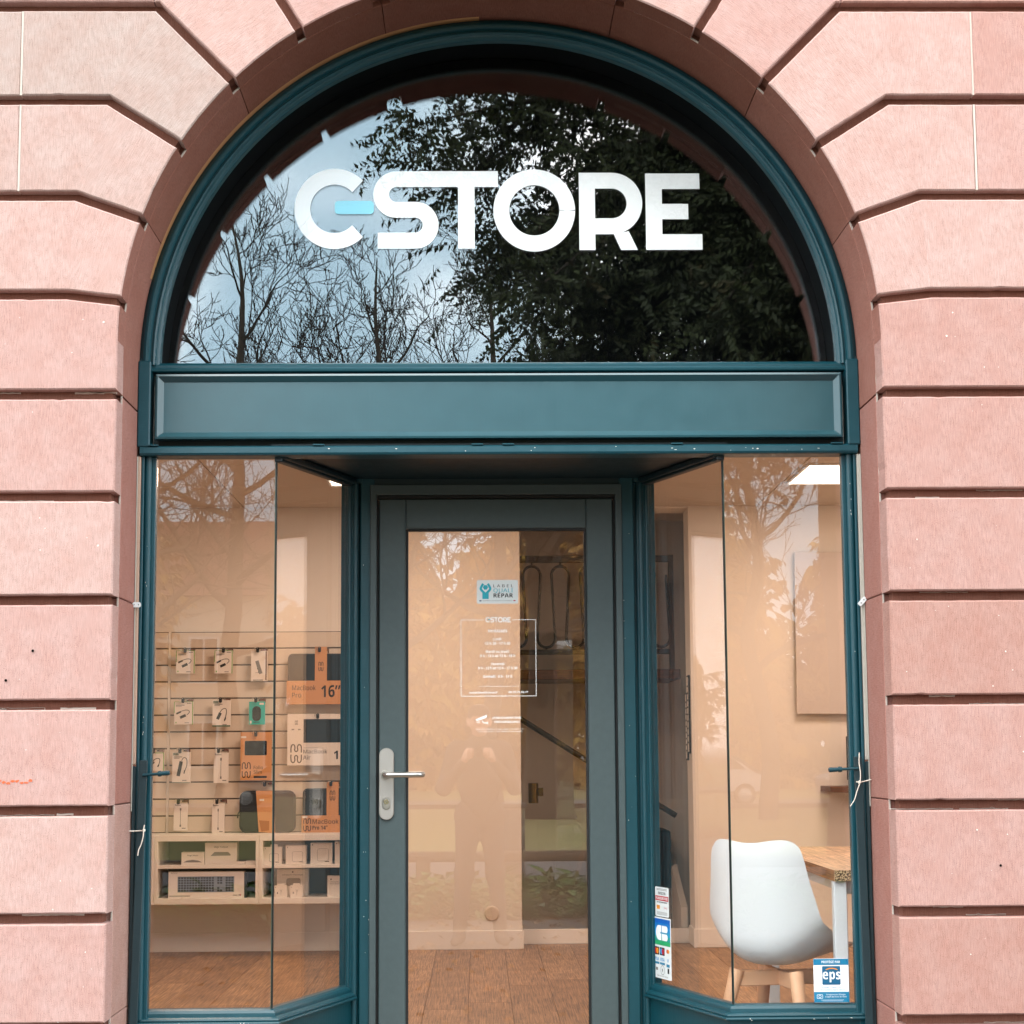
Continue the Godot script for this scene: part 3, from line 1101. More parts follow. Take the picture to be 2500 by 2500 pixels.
func build_shopfront() -> void:
	var f := thing("shopfront", "dark teal timber shopfront with an arched fanlight and two canted glass bays", "shopfront")
	# arched frame: a fillet, a bead and the glazing step
	var p := PackedVector2Array([Vector2(1.199, -0.43), Vector2(1.199, -0.388), Vector2(1.1865, -0.376)])
	p.append_array([Vector2(1.178, -0.3725), Vector2(1.170, -0.374), Vector2(1.1655, -0.380), Vector2(1.1635, -0.3845), Vector2(1.1600, -0.3845)])
	p.append_array([Vector2(1.1575, -0.380), Vector2(1.153, -0.3785), Vector2(1.1485, -0.381), Vector2(1.1465, -0.388), Vector2(1.1440, -0.392), Vector2(1.140, -0.3935), Vector2(1.1345, -0.3985), Vector2(1.133, -0.405), Vector2(1.133, -0.432)])
	var mb := MB.new()
	mb.arch(p, 0.0, PI, 96)
	obj("arch_frame", mb, M.teal, f)
	# the short posts either side of the fascia
	for s in [-1.0, 1.0]:
		var po := MB.new()
		po.box(V(1.1785 * s, 2.5555, -0.398), V(0.042, 0.291, 0.076), 0.004)
		obj("corner_post", po, M.teal, f)
		var cap := MB.new()
		cap.box(V(1.1945 * s, 2.708, -0.395), V(0.008, 0.014, 0.03), 0.002)
		obj("post_stub", cap, M.teal_dark, f)
	# transom rail with a bull-nosed lower edge
	var tr := MB.new()
	tr.rail(PackedVector2Array([Vector2(-1.158, -0.43), Vector2(1.158, -0.43)]), PackedVector2Array([Vector2(-0.03, 2.7), Vector2(0.024, 2.7), Vector2(0.033, 2.695), Vector2(0.0385, 2.690), Vector2(0.0385, 2.682), Vector2(0.044, 2.680), Vector2(0.0475, 2.675), Vector2(0.0465, 2.669), Vector2(0.042, 2.666), Vector2(-0.03, 2.666)]))
	obj("transom_rail", tr, M.teal, f)
	# fascia panel: raised lip, bevel, recessed field
	var lip := -0.3625
	var field := -0.381
	var fp := MB.new()
	var o := rect(-1.141, 2.4375, 1.141, 2.6546)
	var l := rect(-1.1345, 2.4440, 1.1345, 2.6480)
	var n2 := rect(-1.116, 2.4614, 1.116, 2.6296)
	for i in 4:
		var j := (i + 1) % 4
		var e := (o[j] - o[i]).normalized()
		var outn := V(e.y, -e.x, 0)
		fp.quad(V(o[i].x, o[i].y, -0.40), V(o[j].x, o[j].y, -0.40), V(o[j].x, o[j].y, lip - 0.002), V(o[i].x, o[i].y, lip - 0.002), outn)
		fp.quad(V(o[i].x, o[i].y, lip - 0.002), V(o[j].x, o[j].y, lip - 0.002), V(l[j].x, l[j].y, lip), V(l[i].x, l[i].y, lip), (outn * 0.3 + V(0, 0, 1)).normalized())
		fp.quad(V(l[i].x, l[i].y, lip), V(l[j].x, l[j].y, lip), V(n2[j].x, n2[j].y, field), V(n2[i].x, n2[i].y, field), (-outn + V(0, 0, 1)).normalized())
	fp.quad(V(n2[0].x, n2[0].y, field), V(n2[1].x, n2[1].y, field), V(n2[2].x, n2[2].y, field), V(n2[3].x, n2[3].y, field), V(0, 0, 1))
	obj("fascia_panel", fp, M.fascia, f)
	var bk := MB.new()
	bk.box(V(0, 2.5395, -0.437), V(2.31, 0.252, 0.012))
	obj("fascia_back_board", bk, M.teal_dark, f)
	# head rail over the bays, and the hinge tabs screwed along it
	var hr := MB.new()
	hr.rail(PackedVector2Array([Vector2(-1.19, -0.43), Vector2(1.19, -0.43)]), PackedVector2Array([Vector2(-0.02, 2.413), Vector2(0.062, 2.413), Vector2(0.067, 2.409), Vector2(0.068, 2.390), Vector2(0.064, 2.3835), Vector2(0.056, 2.3815), Vector2(-0.02, 2.3815)]))
	obj("head_rail", hr, M.teal, f)
	for x in [-1.148, -0.600, -0.075, 0.028, 0.588, 1.120]:
		var t := MB.new()
		t.box(V(x, 2.4155, -0.3645), V(0.039, 0.005, 0.012), 0.0012, Basis(Vector3.BACK, rng.randf_range(-0.012, 0.012)))
		obj("hinge_tab", t, M.teal, f)
	# bays: side posts, head bars, sill, stall riser
	var top := 2.3815
	var sill := 0.590
	for s in [-1.0, 1.0]:
		var sp := MB.new()
		sp.box(V(1.1475 * s, (top + 0.56) / 2, -0.418), V(0.015, top - 0.56, 0.04), 0.003)
		sp.tube(PackedVector3Array([V(1.1655 * s, 0.56, -0.400), V(1.1655 * s, top, -0.400)]), [0.0125], 14)
		sp.box(V(1.1655 * s, (top + 0.0) / 2, -0.423), V(0.030, top, 0.034), 0.002)
		sp.box(V(1.1815 * s, (top + 0.0) / 2, -0.405), V(0.009, top, 0.05), 0.002)
		obj("side_post", sp, M.teal, f)
		# an old guide strip in the corner to the stone, its white paint worn to rust
		var gs := MB.new()
		gs.box(V(1.1915 * s, 1.875, -0.376), V(0.0095, 1.01, 0.012), 0.0015)
		obj("guide_strip", gs, M.strip_rust if s < 0 else M.strip_white, f)
		var gw := MB.new()
		gw.box(V(1.1972 * s, 1.80, -0.371), V(0.0035, 1.16, 0.010), 0.001)
		obj("guide_strip", gw, M.strip_white, f)
		var gl := MB.new()
		gl.box(V(1.1915 * s, 0.70, -0.378), V(0.011, 1.33, 0.012), 0.0015)
		obj("guide_strip", gl, M.iron_bar, f)
		# the head of the canted side and the moulded post at the door
		var a := Vector2(0.748 * s, -0.425)
		var b := Vector2(0.555 * s, -1.0)
		var dir := (b - a).normalized()
		var side := Vector2(-dir.y, dir.x) * (1.0 if s < 0 else -1.0)   # towards the doorway
		var hb := MB.new()
		var ang := atan2(-dir.y, dir.x)
		var B := Basis(Vector3.UP, ang)
		var mid := (a + b) / 2
		hb.box(V(mid.x, top - 0.004, mid.y) + V(side.x, 0, side.y) * 0.014, V(a.distance_to(b) + 0.02, 0.022, 0.030), 0.003, B)
		hb.box(V(mid.x, top + 0.002, mid.y) + V(side.x, 0, side.y) * 0.036, V(a.distance_to(b) + 0.02, 0.018, 0.016), 0.003, B)
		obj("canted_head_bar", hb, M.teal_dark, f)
		var mp := MB.new()
		var bp := b + dir * 0.026
		mp.box(V(bp.x, (top + 0.0) / 2, bp.y) + V(dir.x, 0, dir.y) * 0.012, V(0.036, top, 0.05), 0.002, B)
		mp.tube(PackedVector3Array([V(bp.x, 0.0, bp.y) + V(dir.x * 0.002 + side.x * 0.028, 0, dir.y * 0.002 + side.y * 0.028), V(bp.x, top, bp.y) + V(dir.x * 0.002 + side.x * 0.028, 0, dir.y * 0.002 + side.y * 0.028)]), [0.010], 14)
		mp.tube(PackedVector3Array([V(bp.x, 0.0, bp.y) + V(dir.x * 0.030 + side.x * 0.026, 0, dir.y * 0.030 + side.y * 0.026), V(bp.x, top, bp.y) + V(dir.x * 0.030 + side.x * 0.026, 0, dir.y * 0.030 + side.y * 0.026)]), [0.011], 14)
		mp.box(V(bp.x, top / 2, bp.y) + V(dir.x * -0.010 + side.x * 0.008, 0, dir.y * -0.010 + side.y * 0.008), V(0.009, top, 0.012), 0.002, B)
		obj("bay_corner_post", mp, M.teal, f)
		var fl := MB.new()
		fl.box(V(0.472 * s - 0.004, 1.1985, -1.0551), V(0.052, 2.407, 0.07), 0.003)
		fl.box(V(0.508 * s - 0.002, 1.1985, -1.075), V(0.030, 2.405, 0.06), 0.002)
		fl.box(V(0.535 * s, 2.392, -1.06), V(0.08, 0.024, 0.09), 0.002)
		obj("door_post", fl, M.teal, f)
		# sill: glazing bead, groove, nosing
		var path := PackedVector2Array([Vector2(-1.186, -0.432), Vector2(-0.748, -0.432), Vector2(-0.548, -1.03)]) if s < 0 else PackedVector2Array([Vector2(0.548, -1.03), Vector2(0.748, -0.432), Vector2(1.186, -0.432)])
		var si := MB.new()
		si.rail(path, PackedVector2Array([Vector2(-0.02, 0.589), Vector2(0.006, 0.589), Vector2(0.016, 0.584), Vector2(0.021, 0.576), Vector2(0.022, 0.566), Vector2(0.030, 0.5645), Vector2(0.038, 0.561), Vector2(0.040, 0.556), Vector2(0.037, 0.5525), Vector2(0.042, 0.551), Vector2(0.044, 0.546), Vector2(0.041, 0.541), Vector2(0.024, 0.541), Vector2(-0.02, 0.541)]))
		obj("bay_sill", si, M.teal, f)
		var rs := MB.new()
		rs.rail(path, PackedVector2Array([Vector2(-0.03, 0.5415), Vector2(0.022, 0.5415), Vector2(0.022, 0.13), Vector2(0.034, 0.12), Vector2(0.034, -0.02), Vector2(-0.03, -0.02)]))
		obj("stall_riser", rs, M.teal, f)
		# glass: the front pane and the canted pane meet edge to edge on a bead of sealant
		var gp := MB.new()
		gp.box(V(0.9435 * s, (sill - 0.008 + top + 0.004) / 2, -0.423), V(0.391, top - sill + 0.012, 0.006))
		obj("front_pane", gp, M.bay_glass, f)
		var gc := MB.new()
		gc.box(V(mid.x, (sill - 0.008 + top) / 2, mid.y) + V(dir.x, 0, dir.y) * 0.002, V(a.distance_to(b) - 0.006, top - sill + 0.008, 0.006), 0.0, B)
		obj("canted_pane", gc, M.bay_glass, f)
		var ge := MB.new()
		ge.box(V(0.747 * s, (sill + top) / 2, -0.4225), V(0.0025, top - sill, 0.0075), 0.0)
		obj("pane_edge", ge, M.edge, f)
		var se := MB.new()
		se.box(V(0.7436 * s, (sill + top) / 2, -0.4265), V(0.0042, top - sill, 0.0085), 0.001)
		obj("sealant_joint", se, M.silicone, f)
	# soffit over the doorway
	var sf := MB.new()
	var tz := Transform3D(Basis(Vector3(1, 0, 0), Vector3(0, 0, -1), Vector3(0, 1, 0)), V(0, 2.395, 0))
	sf.extrude(PackedVector2Array([Vector2(-0.76, 0.40), Vector2(0.76, 0.40), Vector2(0.555, 1.10), Vector2(-0.555, 1.10)]), -0.03, 0.0, tz, 0.0, Vector2.ZERO, true)
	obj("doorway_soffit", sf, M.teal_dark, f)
	var dh := MB.new()
	dh.box(V(-0.008, 2.386, -1.052), V(0.90, 0.026, 0.06), 0.002)
	obj("door_head", dh, M.teal_dark, f)
	# timber over the bays and door heads, back to the ceiling
	var lin := MB.new()
	lin.box(V(0, 2.5375, -0.4475), V(2.44, 0.305, 0.005))
	lin.box(V(0, 2.6875, -0.53), V(2.44, 0.012, 0.16))
	lin.box(V(0, 2.775, -0.6075), V(2.44, 0.187, 0.005))
	lin.box(V(0, 2.63, -1.10), V(1.13, 0.45, 0.03))
	obj("bulkhead", lin, M.wall, f)
	for s in [-1.0, 1.0]:
		var bw := MB.new()
		var a := Vector2(0.752 * s, -0.45)
		var b := Vector2(0.558 * s, -1.10)
		var tilt := Basis(Vector3.UP, atan2(-(b - a).y, (b - a).x))
		var c := a.lerp(b, 0.27)
		bw.box(V((a.x + b.x) / 2, 2.5315, (a.y + b.y) / 2), V(a.distance_to(b), 0.293, 0.02), 0.0, tilt)
		bw.box(V((c.x + b.x) / 2, 2.767, (c.y + b.y) / 2), V(c.distance_to(b), 0.176, 0.02), 0.0, tilt)
		obj("bulkhead", bw, M.wall, f)
	# fanlight: the pane, and the black board behind it
	var fan := PackedVector2Array()
	for k in 65:
		var t := PI * k / 64.0
		fan.append(Vector2(cos(t) * 1.14, SPRING + sin(t) * 1.14))
	fan.append(Vector2(-1.14, 2.686))
	fan.append(Vector2(1.14, 2.686))
	var fg := MB.new()
	fg.extrude(fan, 0.006, 0.0, at(0, 0, -0.550), 0.0, Vector2.ZERO, true)
	obj("fanlight_pane", fg, M.fan_glass, f)
	var fg2 := MB.new()
	fg2.extrude(fan, 0.004, 0.0, at(0, 0, -0.5605), 0.0, Vector2.ZERO, true)
	obj("fanlight_pane", fg2, M.fan_glass, f)
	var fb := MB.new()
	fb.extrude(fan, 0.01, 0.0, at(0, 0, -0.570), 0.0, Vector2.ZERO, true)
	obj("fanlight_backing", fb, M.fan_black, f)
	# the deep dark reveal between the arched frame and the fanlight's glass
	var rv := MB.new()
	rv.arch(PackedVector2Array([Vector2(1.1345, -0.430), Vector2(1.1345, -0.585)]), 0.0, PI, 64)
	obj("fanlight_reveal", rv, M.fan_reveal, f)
	# flakes knocked out of the paint
	rng.seed = 17
	var ch := MB.new()
	var flake := func(p: Vector3, w: float, h: float) -> void:
		var pts := PackedVector2Array()
		for a in 6:
			pts.append(Vector2(cos(TAU * a / 6.0) * w, sin(TAU * a / 6.0) * h) * rng.randf_range(0.5, 1.0))
		ch.extrude(pts, 0.0006, 0.0, at(p.x, p.y, p.z))
	for k in 26:
		var s := -1.0 if k % 2 else 1.0
		flake.call(V(1.1655 * s + rng.randf_range(-0.002, 0.002), rng.randf_range(0.6, 2.3), -0.3871), rng.randf_range(0.0008, 0.0022), rng.randf_range(0.001, 0.005))
		flake.call(V((0.472 + rng.randf_range(-0.02, 0.02)) * s - 0.004, rng.randf_range(0.6, 2.2), -1.0197), rng.randf_range(0.0008, 0.0020), rng.randf_range(0.0010, 0.003))
	for k in 16:
		flake.call(V(rng.randf_range(-1.1, 1.1), rng.randf_range(2.391, 2.408), -0.3621), rng.randf_range(0.001, 0.007), rng.randf_range(0.0008, 0.002))
	for k in 12:
		flake.call(V(rng.randf_range(0.76, 1.15) * (-1.0 if k % 2 else 1.0), rng.randf_range(0.542, 0.549), -0.3874), rng.randf_range(0.001, 0.005), rng.randf_range(0.0008, 0.002))
	var cho := obj("paint_flakes", ch, M.chip, f)
	cho.set_meta("kind", "stuff")
	# the doorstep
	var ds := MB.new()
	ds.box(V(0, (FY - 0.02) / 2 - 0.01, -0.76), V(1.08, FY, 0.62), 0.006)
	var st := obj("doorstep", ds, M.stone_d, f)


func build_door() -> void:
	var d := thing("glass_door", "grey metal framed glass door standing in the recess between the two bays", "door", V(-0.008, FY, -1.03))
	var T := 2.336 - FY        # top of the leaf above the floor
	var fr := MB.new()         # outer frame with its step
	for s in [-1.0, 1.0]:
		fr.box(V(0.446 * s, (T + 0.02) / 2, -0.012), V(0.024, T + 0.02, 0.06), 0.002)
	fr.box(V(0, T + 0.0185, -0.012), V(0.916, 0.037, 0.0596), 0.002)
	obj("door_frame", fr, M.anthracite, d)
	var stop := MB.new()
	for s in [-1.0, 1.0]:
		stop.box(V(0.4305 * s, T / 2 - 0.008, -0.020), V(0.005, T - 0.016, 0.05), 0.001)
	stop.box(V(0, T - 0.0065, -0.020), V(0.866, 0.011, 0.05), 0.001)
	obj("door_seal", stop, M.black, d)
	var gx := 0.321
	var gt := 2.205 - FY
	var gb := 0.16
	var leaf := MB.new()
	leaf.extrude(rect(-0.4265, 0.006, -gx - 0.008, T - 0.014), 0.06, 0.004)
	leaf.extrude(rect(gx + 0.008, 0.006, 0.4265, T - 0.014), 0.06, 0.004)
	leaf.extrude(rect(-gx - 0.0078, gt + 0.008, gx + 0.0078, T - 0.014), 0.06, 0.004, at(0, 0, -0.0002))
	leaf.extrude(rect(-gx - 0.0078, 0.006, gx + 0.0078, gb - 0.008), 0.06, 0.004, at(0, 0, -0.0002))
	obj("leaf_frame", leaf, M.anthracite, d)
	var bead := MB.new()
	for s in [-1.0, 1.0]:
		bead.box(V((gx + 0.0035) * s, (gt + gb) / 2, -0.016), V(0.009, gt - gb + 0.012, 0.018), 0.001)
	bead.box(V(0, gt + 0.0035, -0.016), V(gx * 2 - 0.002, 0.009, 0.018), 0.001)
	bead.box(V(0, gb - 0.0035, -0.016), V(gx * 2 - 0.002, 0.009, 0.018), 0.001)
	obj("glazing_gasket", bead, M.black, d)
	var g := MB.new()
	g.box(V(0, (gt + gb) / 2, -0.024), V(gx * 2 + 0.004, gt - gb + 0.004, 0.008))
	obj("door_pane", g, M.glass, d)
	var g2 := MB.new()
	g2.box(V(0, (gt + gb) / 2, -0.044), V(gx * 2 + 0.004, gt - gb + 0.004, 0.006))
	obj("door_pane", g2, M.glass, d)
	# the long steel plate with its lever and lock
	var hx := -0.4055 + 0.008
	var plate := MB.new()
	plate.extrude(round_rect(-0.0268, -0.1275, 0.0268, 0.1275, 0.0266, 10), 0.012, 0.002, at(hx, 1.293 - FY, 0.0125))
	var hp := obj("handle_plate", plate, M.brushed, d)
	var lev := MB.new()
	var ly := 1.3253 - FY
	lev.tube(smooth3(PackedVector3Array([V(hx - 0.004, ly, 0.010), V(hx - 0.004, ly, 0.045), V(hx - 0.0005, ly, 0.060), V(hx + 0.014, ly, 0.0665), V(hx + 0.06, ly, 0.0668), V(hx + 0.112, ly, 0.0665), V(hx + 0.126, ly, 0.060), V(hx + 0.1295, ly, 0.045), V(hx + 0.1295, ly + 0.001, 0.026)]), 6), [0.0103], 16)
	lev.lathe(PackedVector2Array([Vector2(0.0, 0.006), Vector2(0.0155, 0.006), Vector2(0.0165, 0.004), Vector2(0.0165, 0.0)]), 20, Transform3D(Basis(Vector3.RIGHT, PI / 2), V(hx - 0.004, ly, 0.0126)))
	obj("door_lever", lev, M.steel, d)
	var cy := 1.2238 - FY
	var esc := MB.new()
	esc.extrude(round_rect(-0.0140, -0.0215, 0.0140, 0.0215, 0.0138, 8), 0.006, 0.002, at(hx, cy, 0.0185))
	obj("lock_escutcheon", esc, M.steel, d)
	var cyl := MB.new()
	cyl.lathe(PackedVector2Array([Vector2(0.0, 0.0015), Vector2(0.0088, 0.0015), Vector2(0.0098, 0.0)]), 20, Transform3D(Basis(Vector3.RIGHT, PI / 2), V(hx, cy + 0.006, 0.0187)))
	obj("lock_cylinder", cyl, M.chrome, d)
	var kh := MB.new()
	kh.box(V(hx, cy + 0.006, 0.0206), V(0.0018, 0.008, 0.0008), 0.0, Basis(Vector3.BACK, 0.6))
	obj("keyhole", kh, M.black, d)
	var th := MB.new()
	th.box(V(0, 0.006, -0.02), V(0.86, 0.012, 0.09), 0.002)
	obj("threshold", th, M.steel, d)
	for y in [0.25, 1.05, 1.85]:
		var h := MB.new()
		h.tube(PackedVector3Array([V(0.449, y - 0.05, -0.055), V(0.449, y + 0.05, -0.055)]), [0.008], 10)
		obj("hinge", h, M.anthracite, d)


# the metal and string odds and ends on the jambs
func build_fittings() -> void:
	for s in [-1.0, 1.0]:
		var left: bool = s < 0
		# flat iron locking bar that leans against the post
		var bar := MB.new()
		var t := Vector2(-1.1636, 1.384) if left else Vector2(1.1622, 1.381)
		var b := Vector2(-1.1832, 0.50) if left else Vector2(1.1770, 0.50)
		var up := V(t.x - b.x, t.y - b.y, 0).normalized()
		var Bb := Basis(V(up.y, -up.x, 0), up, V(0, 0, 1))
		bar.box(V((t.x + b.x) / 2, (t.y + b.y) / 2 - 0.2, -0.3635), V(0.026, t.distance_to(b) + 0.4, 0.010), 0.0015, Bb)
		var bo := obj("locking_bar", bar, M.iron_bar)
		tag(bo, "dark flat iron bar leaning on the %s jamb post under its bracket peg" % ("left" if left else "right"), "iron bar", "iron bars on the two jambs")
		# a short turned peg on a bracket
		var x0 := -1.1515 if left else 1.1515
		var x1 := -1.0715 if left else 1.0605
		var y0 := 1.337 if left else 1.3425
		var y1 := 1.3435 if left else 1.3385
		var pg := MB.new()
		var A := V(x0, y0, -0.356)
		var Bq := V(x1, y1, -0.345)
		var path := PackedVector3Array()
		var rad := []
		for k in [[-0.1, 0.0045], [0.52, 0.0045], [0.53, 0.0085], [0.60, 0.0095], [0.66, 0.0085], [0.68, 0.0062], [0.72, 0.0075], [0.97, 0.0078], [1.0, 0.0060]]:
			path.append(A.lerp(Bq, k[0]))
			rad.append(k[1])
		pg.tube(path, rad, 12)
		tag(obj("bracket_peg", pg, M.teal), "teal turned peg pointing inwards over the %s bay glass" % ("left" if left else "right"), "peg", "pegs on the two jambs")
		# cable tie tied round the bar
		var tie := MB.new()
		if left:
			tie.tube(smooth3(PackedVector3Array([V(-1.1995, 1.1585, -0.35), V(-1.176, 1.1588, -0.352), V(-1.153, 1.1600, -0.350)]), 4), [0.0022], 6)
			tie.tube(smooth3(PackedVector3Array([V(-1.1495, 1.178, -0.345), V(-1.152, 1.163, -0.343), V(-1.152, 1.145, -0.341), V(-1.158, 1.118, -0.340), V(-1.1655, 1.100, -0.339), V(-1.1685, 1.0815, -0.338)]), 5), [0.0020], 6)
			tie.lathe(PackedVector2Array([Vector2(0, -0.006), Vector2(0.005, -0.003), Vector2(0.005, 0.003), Vector2(0, 0.006)]), 8, at(-1.1515, 1.161, -0.346))
		else:
			tie.tube(smooth3(PackedVector3Array([V(1.1990, 1.3065, -0.35), V(1.175, 1.301, -0.348), V(1.159, 1.2985, -0.346), V(1.1485, 1.300, -0.344)]), 4), [0.0020], 6)
			tie.tube(smooth3(PackedVector3Array([V(1.1625, 1.394, -0.349), V(1.1600, 1.36, -0.345), V(1.1630, 1.33, -0.343), V(1.1605, 1.299, -0.342), V(1.1500, 1.270, -0.341), V(1.1400, 1.242, -0.339), V(1.1255, 1.2215, -0.338)]), 5), [0.0018], 6)
			tie.lathe(PackedVector2Array([Vector2(0, -0.006), Vector2(0.0055, -0.003), Vector2(0.0055, 0.003), Vector2(0, 0.006)]), 8, at(1.1598, 1.2985, -0.344))
		tag(obj("cable_tie", tie, M.tie), "white cable tie knotted round the iron bar on the %s jamb" % ("left" if left else "right"), "cable tie", "cable ties on the two jambs")
		# small white bracket higher up
		var cl := MB.new()
		if left:
			cl.extrude(round_rect(-0.0145, -0.0085, 0.0145, 0.0085, 0.006, 4), 0.003, 0.0005, at(-1.1905, 1.888, -0.357))
		else:
			cl.extrude(round_rect(-0.0170, -0.0075, 0.0170, 0.0075, 0.003, 3), 0.003, 0.0005, Transform3D(Basis(Vector3.BACK, 0.83), V(1.1890, 1.887, -0.357)))
		var co := obj("wall_clip", cl, M.plastic_white)
		tag(co, "small white metal clip %s at the left reveal" % "lying level" if left else "small white metal clip tilted up at the right reveal", "clip", "white clips on the two reveals")
		for k in [-0.007, 0.007]:
			var sc := MB.new()
			sc.lathe(PackedVector2Array([Vector2(0, 0.001), Vector2(0.0018, 0.0008), Vector2(0.0018, 0)]), 8, Transform3D(Basis(Vector3.RIGHT, PI / 2), (V(-1.1905 + k, 1.888, -0.3568) if left else V(1.1890 + k * 0.67, 1.887 + k * 0.74, -0.3568))))
			obj("screw", sc, M.black, co)


func ceiling_lamp(x: float, z: float, label: String) -> void:
	var t := thing("ceiling_light", label, "ceiling light", V(x, CY, z), "square ceiling lights")
	var fr := MB.new()
	for s in [-1.0, 1.0]:
		fr.box(V(0.352 * s, -0.003, 0), V(0.016, 0.010, 0.72), 0.001)
		fr.box(V(0, -0.003, 0.352 * s), V(0.688, 0.0098, 0.016), 0.001)
	obj("frame", fr, M.plastic_white, t)
	var df := MB.new()
	df.box(V(0, -0.001, 0), V(0.687, 0.006, 0.687))
	var m := paint(Color(1, 1, 1), 0.6)
	m.emission_enabled = true
	m.emission = Color(1.0, 0.93, 0.82)
	m.emission_energy_multiplier = 2.6
	obj("diffuser", df, m, t)
	var l := AreaLight3D.new()
	l.name = "lamp"
	l.area_size = Vector2(0.68, 0.68)
	l.light_color = Color(1.0, 0.845, 0.745)
	l.light_energy = 1.75
	l.area_range = 12.0
	l.area_attenuation = 2.0
	l.shadow_enabled = true
	t.add_child(l)
	l.rotation.x = -PI / 2
	l.position = V(0, -0.006, 0)


func build_interior() -> void:
	ceiling_lamp(1.965, -4.06, "square ceiling light panel at the right, above the desk")
	ceiling_lamp(-0.52, -4.06, "square ceiling light panel nearer the door, above the slatted display wall's right end")
	ceiling_lamp(1.965, -1.75, "added unseen ceiling light panel at the right, close behind the shop window")  # extra lamp, added out of view behind the fascia
	ceiling_lamp(-1.45, -1.75, "added unseen ceiling light panel at the left, close behind the shop window")  # added lamp too, hidden from the street by the fascia
	build_chair()
	# desk
	var d := thing("desk", "beech topped desk with a white square-legged frame beside the white chair", "desk", V(0, FY, 0))
	var x0 := 1.128
	var x1 := 1.95
	var z1 := -0.66
	var z0 := -2.28
	var h := 0.724
	var top := MB.new()
	top.box(V((x0 + x1) / 2, h - 0.0195, (z0 + z1) / 2), V(x1 - x0, 0.037, z1 - z0), 0.001)
	var tp := obj("desk_top", top, M.desk_top, d)
	var edge := MB.new()
	edge.box(V(x0 - 0.0009, h - 0.0195, (z0 + z1) / 2), V(0.0016, 0.0366, z1 - z0 - 0.004))
	obj("edge_band", edge, M.desk_edge, tp)
	var chip := MB.new()
	chip.box(V((x0 + x1) / 2, h - 0.0195, z1 + 0.0009), V(x1 - x0 - 0.002, 0.0360, 0.0016))
	obj("chipboard_end", chip, M.chipboard, tp)
	var apr := MB.new()
	for z in [z1 - 0.06, z0 + 0.06]:
		apr.box(V((x0 + x1) / 2, h - 0.061, z), V(x1 - x0 - 0.1, 0.044, 0.03), 0.002)
	apr.box(V(x0 + 0.06, h - 0.061, (z0 + z1) / 2), V(0.03, 0.0438, z1 - z0 - 0.2), 0.002)
	obj("frame", apr, M.plastic_white, d)
	for x in [x0 + 0.022, x1 - 0.03]:
		for z in [z1 - 0.04, z0 + 0.05]:
			var lg := MB.new()
			lg.box(V(x, (h - 0.039) / 2, z), V(0.045, h - 0.039, 0.045), 0.003)
			obj("leg", lg, M.plastic_white, d)
	# white board on the back wall
	var wb := thing("white_board", "large plain white board hung on the back wall right of the stairs", "board", V(1.795, 0, BW))
	var b := MB.new()
	b.box(V(0.62, 2.088, 0.042), V(1.24, 0.955, 0.02), 0.002, Basis(Vector3.BACK, -0.008))
	obj("panel", b, M.board, wb)
	var bz := MB.new()
	bz.box(V(0.62, 2.088, 0.020), V(1.20, 0.92, 0.022), 0.0, Basis(Vector3.BACK, -0.008))
	obj("gap_shade_slab", bz, M.black, wb)  # black slab behind the board, paints its shadow gap
	# wall shelf with a dark screen
	var ws := MB.new()
	ws.box(V(2.22, 1.1815, -5.21), V(0.59, 0.033, 0.32), 0.002)
	tag(obj("wall_shelf", ws, M.dark_wood), "short dark wood shelf on the back wall below the white board", "shelf")
	var mo := thing("monitor", "thin black screen standing on the dark wood wall shelf", "screen", V(2.30, 1.198, -5.2))
	var sc := MB.new()
	sc.box(V(0, 0.16, 0), V(0.50, 0.25, 0.018), 0.003)
	obj("screen", sc, M.screen, mo)
	var sf := MB.new()
	sf.box(V(0, 0.018, -0.01), V(0.04, 0.036, 0.03), 0.002)
	sf.box(V(0, 0.003, 0), V(0.2, 0.006, 0.14), 0.002)
	obj("foot", sf, M.black, mo)
	# round cover plate low on the wall
	var cp := MB.new()
	cp.lathe(PackedVector2Array([Vector2(0, 0.012), Vector2(0.036, 0.011), Vector2(0.042, 0.006), Vector2(0.043, 0.0)]), 32, Transform3D(Basis(Vector3.RIGHT, PI / 2), V(-0.002, 0.478, BW)))
	tag(obj("cover_plate", cp, M.slat), "round cover plate low on the white wall behind the door", "cover plate")
	var ps := MB.new()
	ps.box(V(-1.90, 1.72, BW + 0.01), V(0.06, 0.06, 0.012), 0.002)


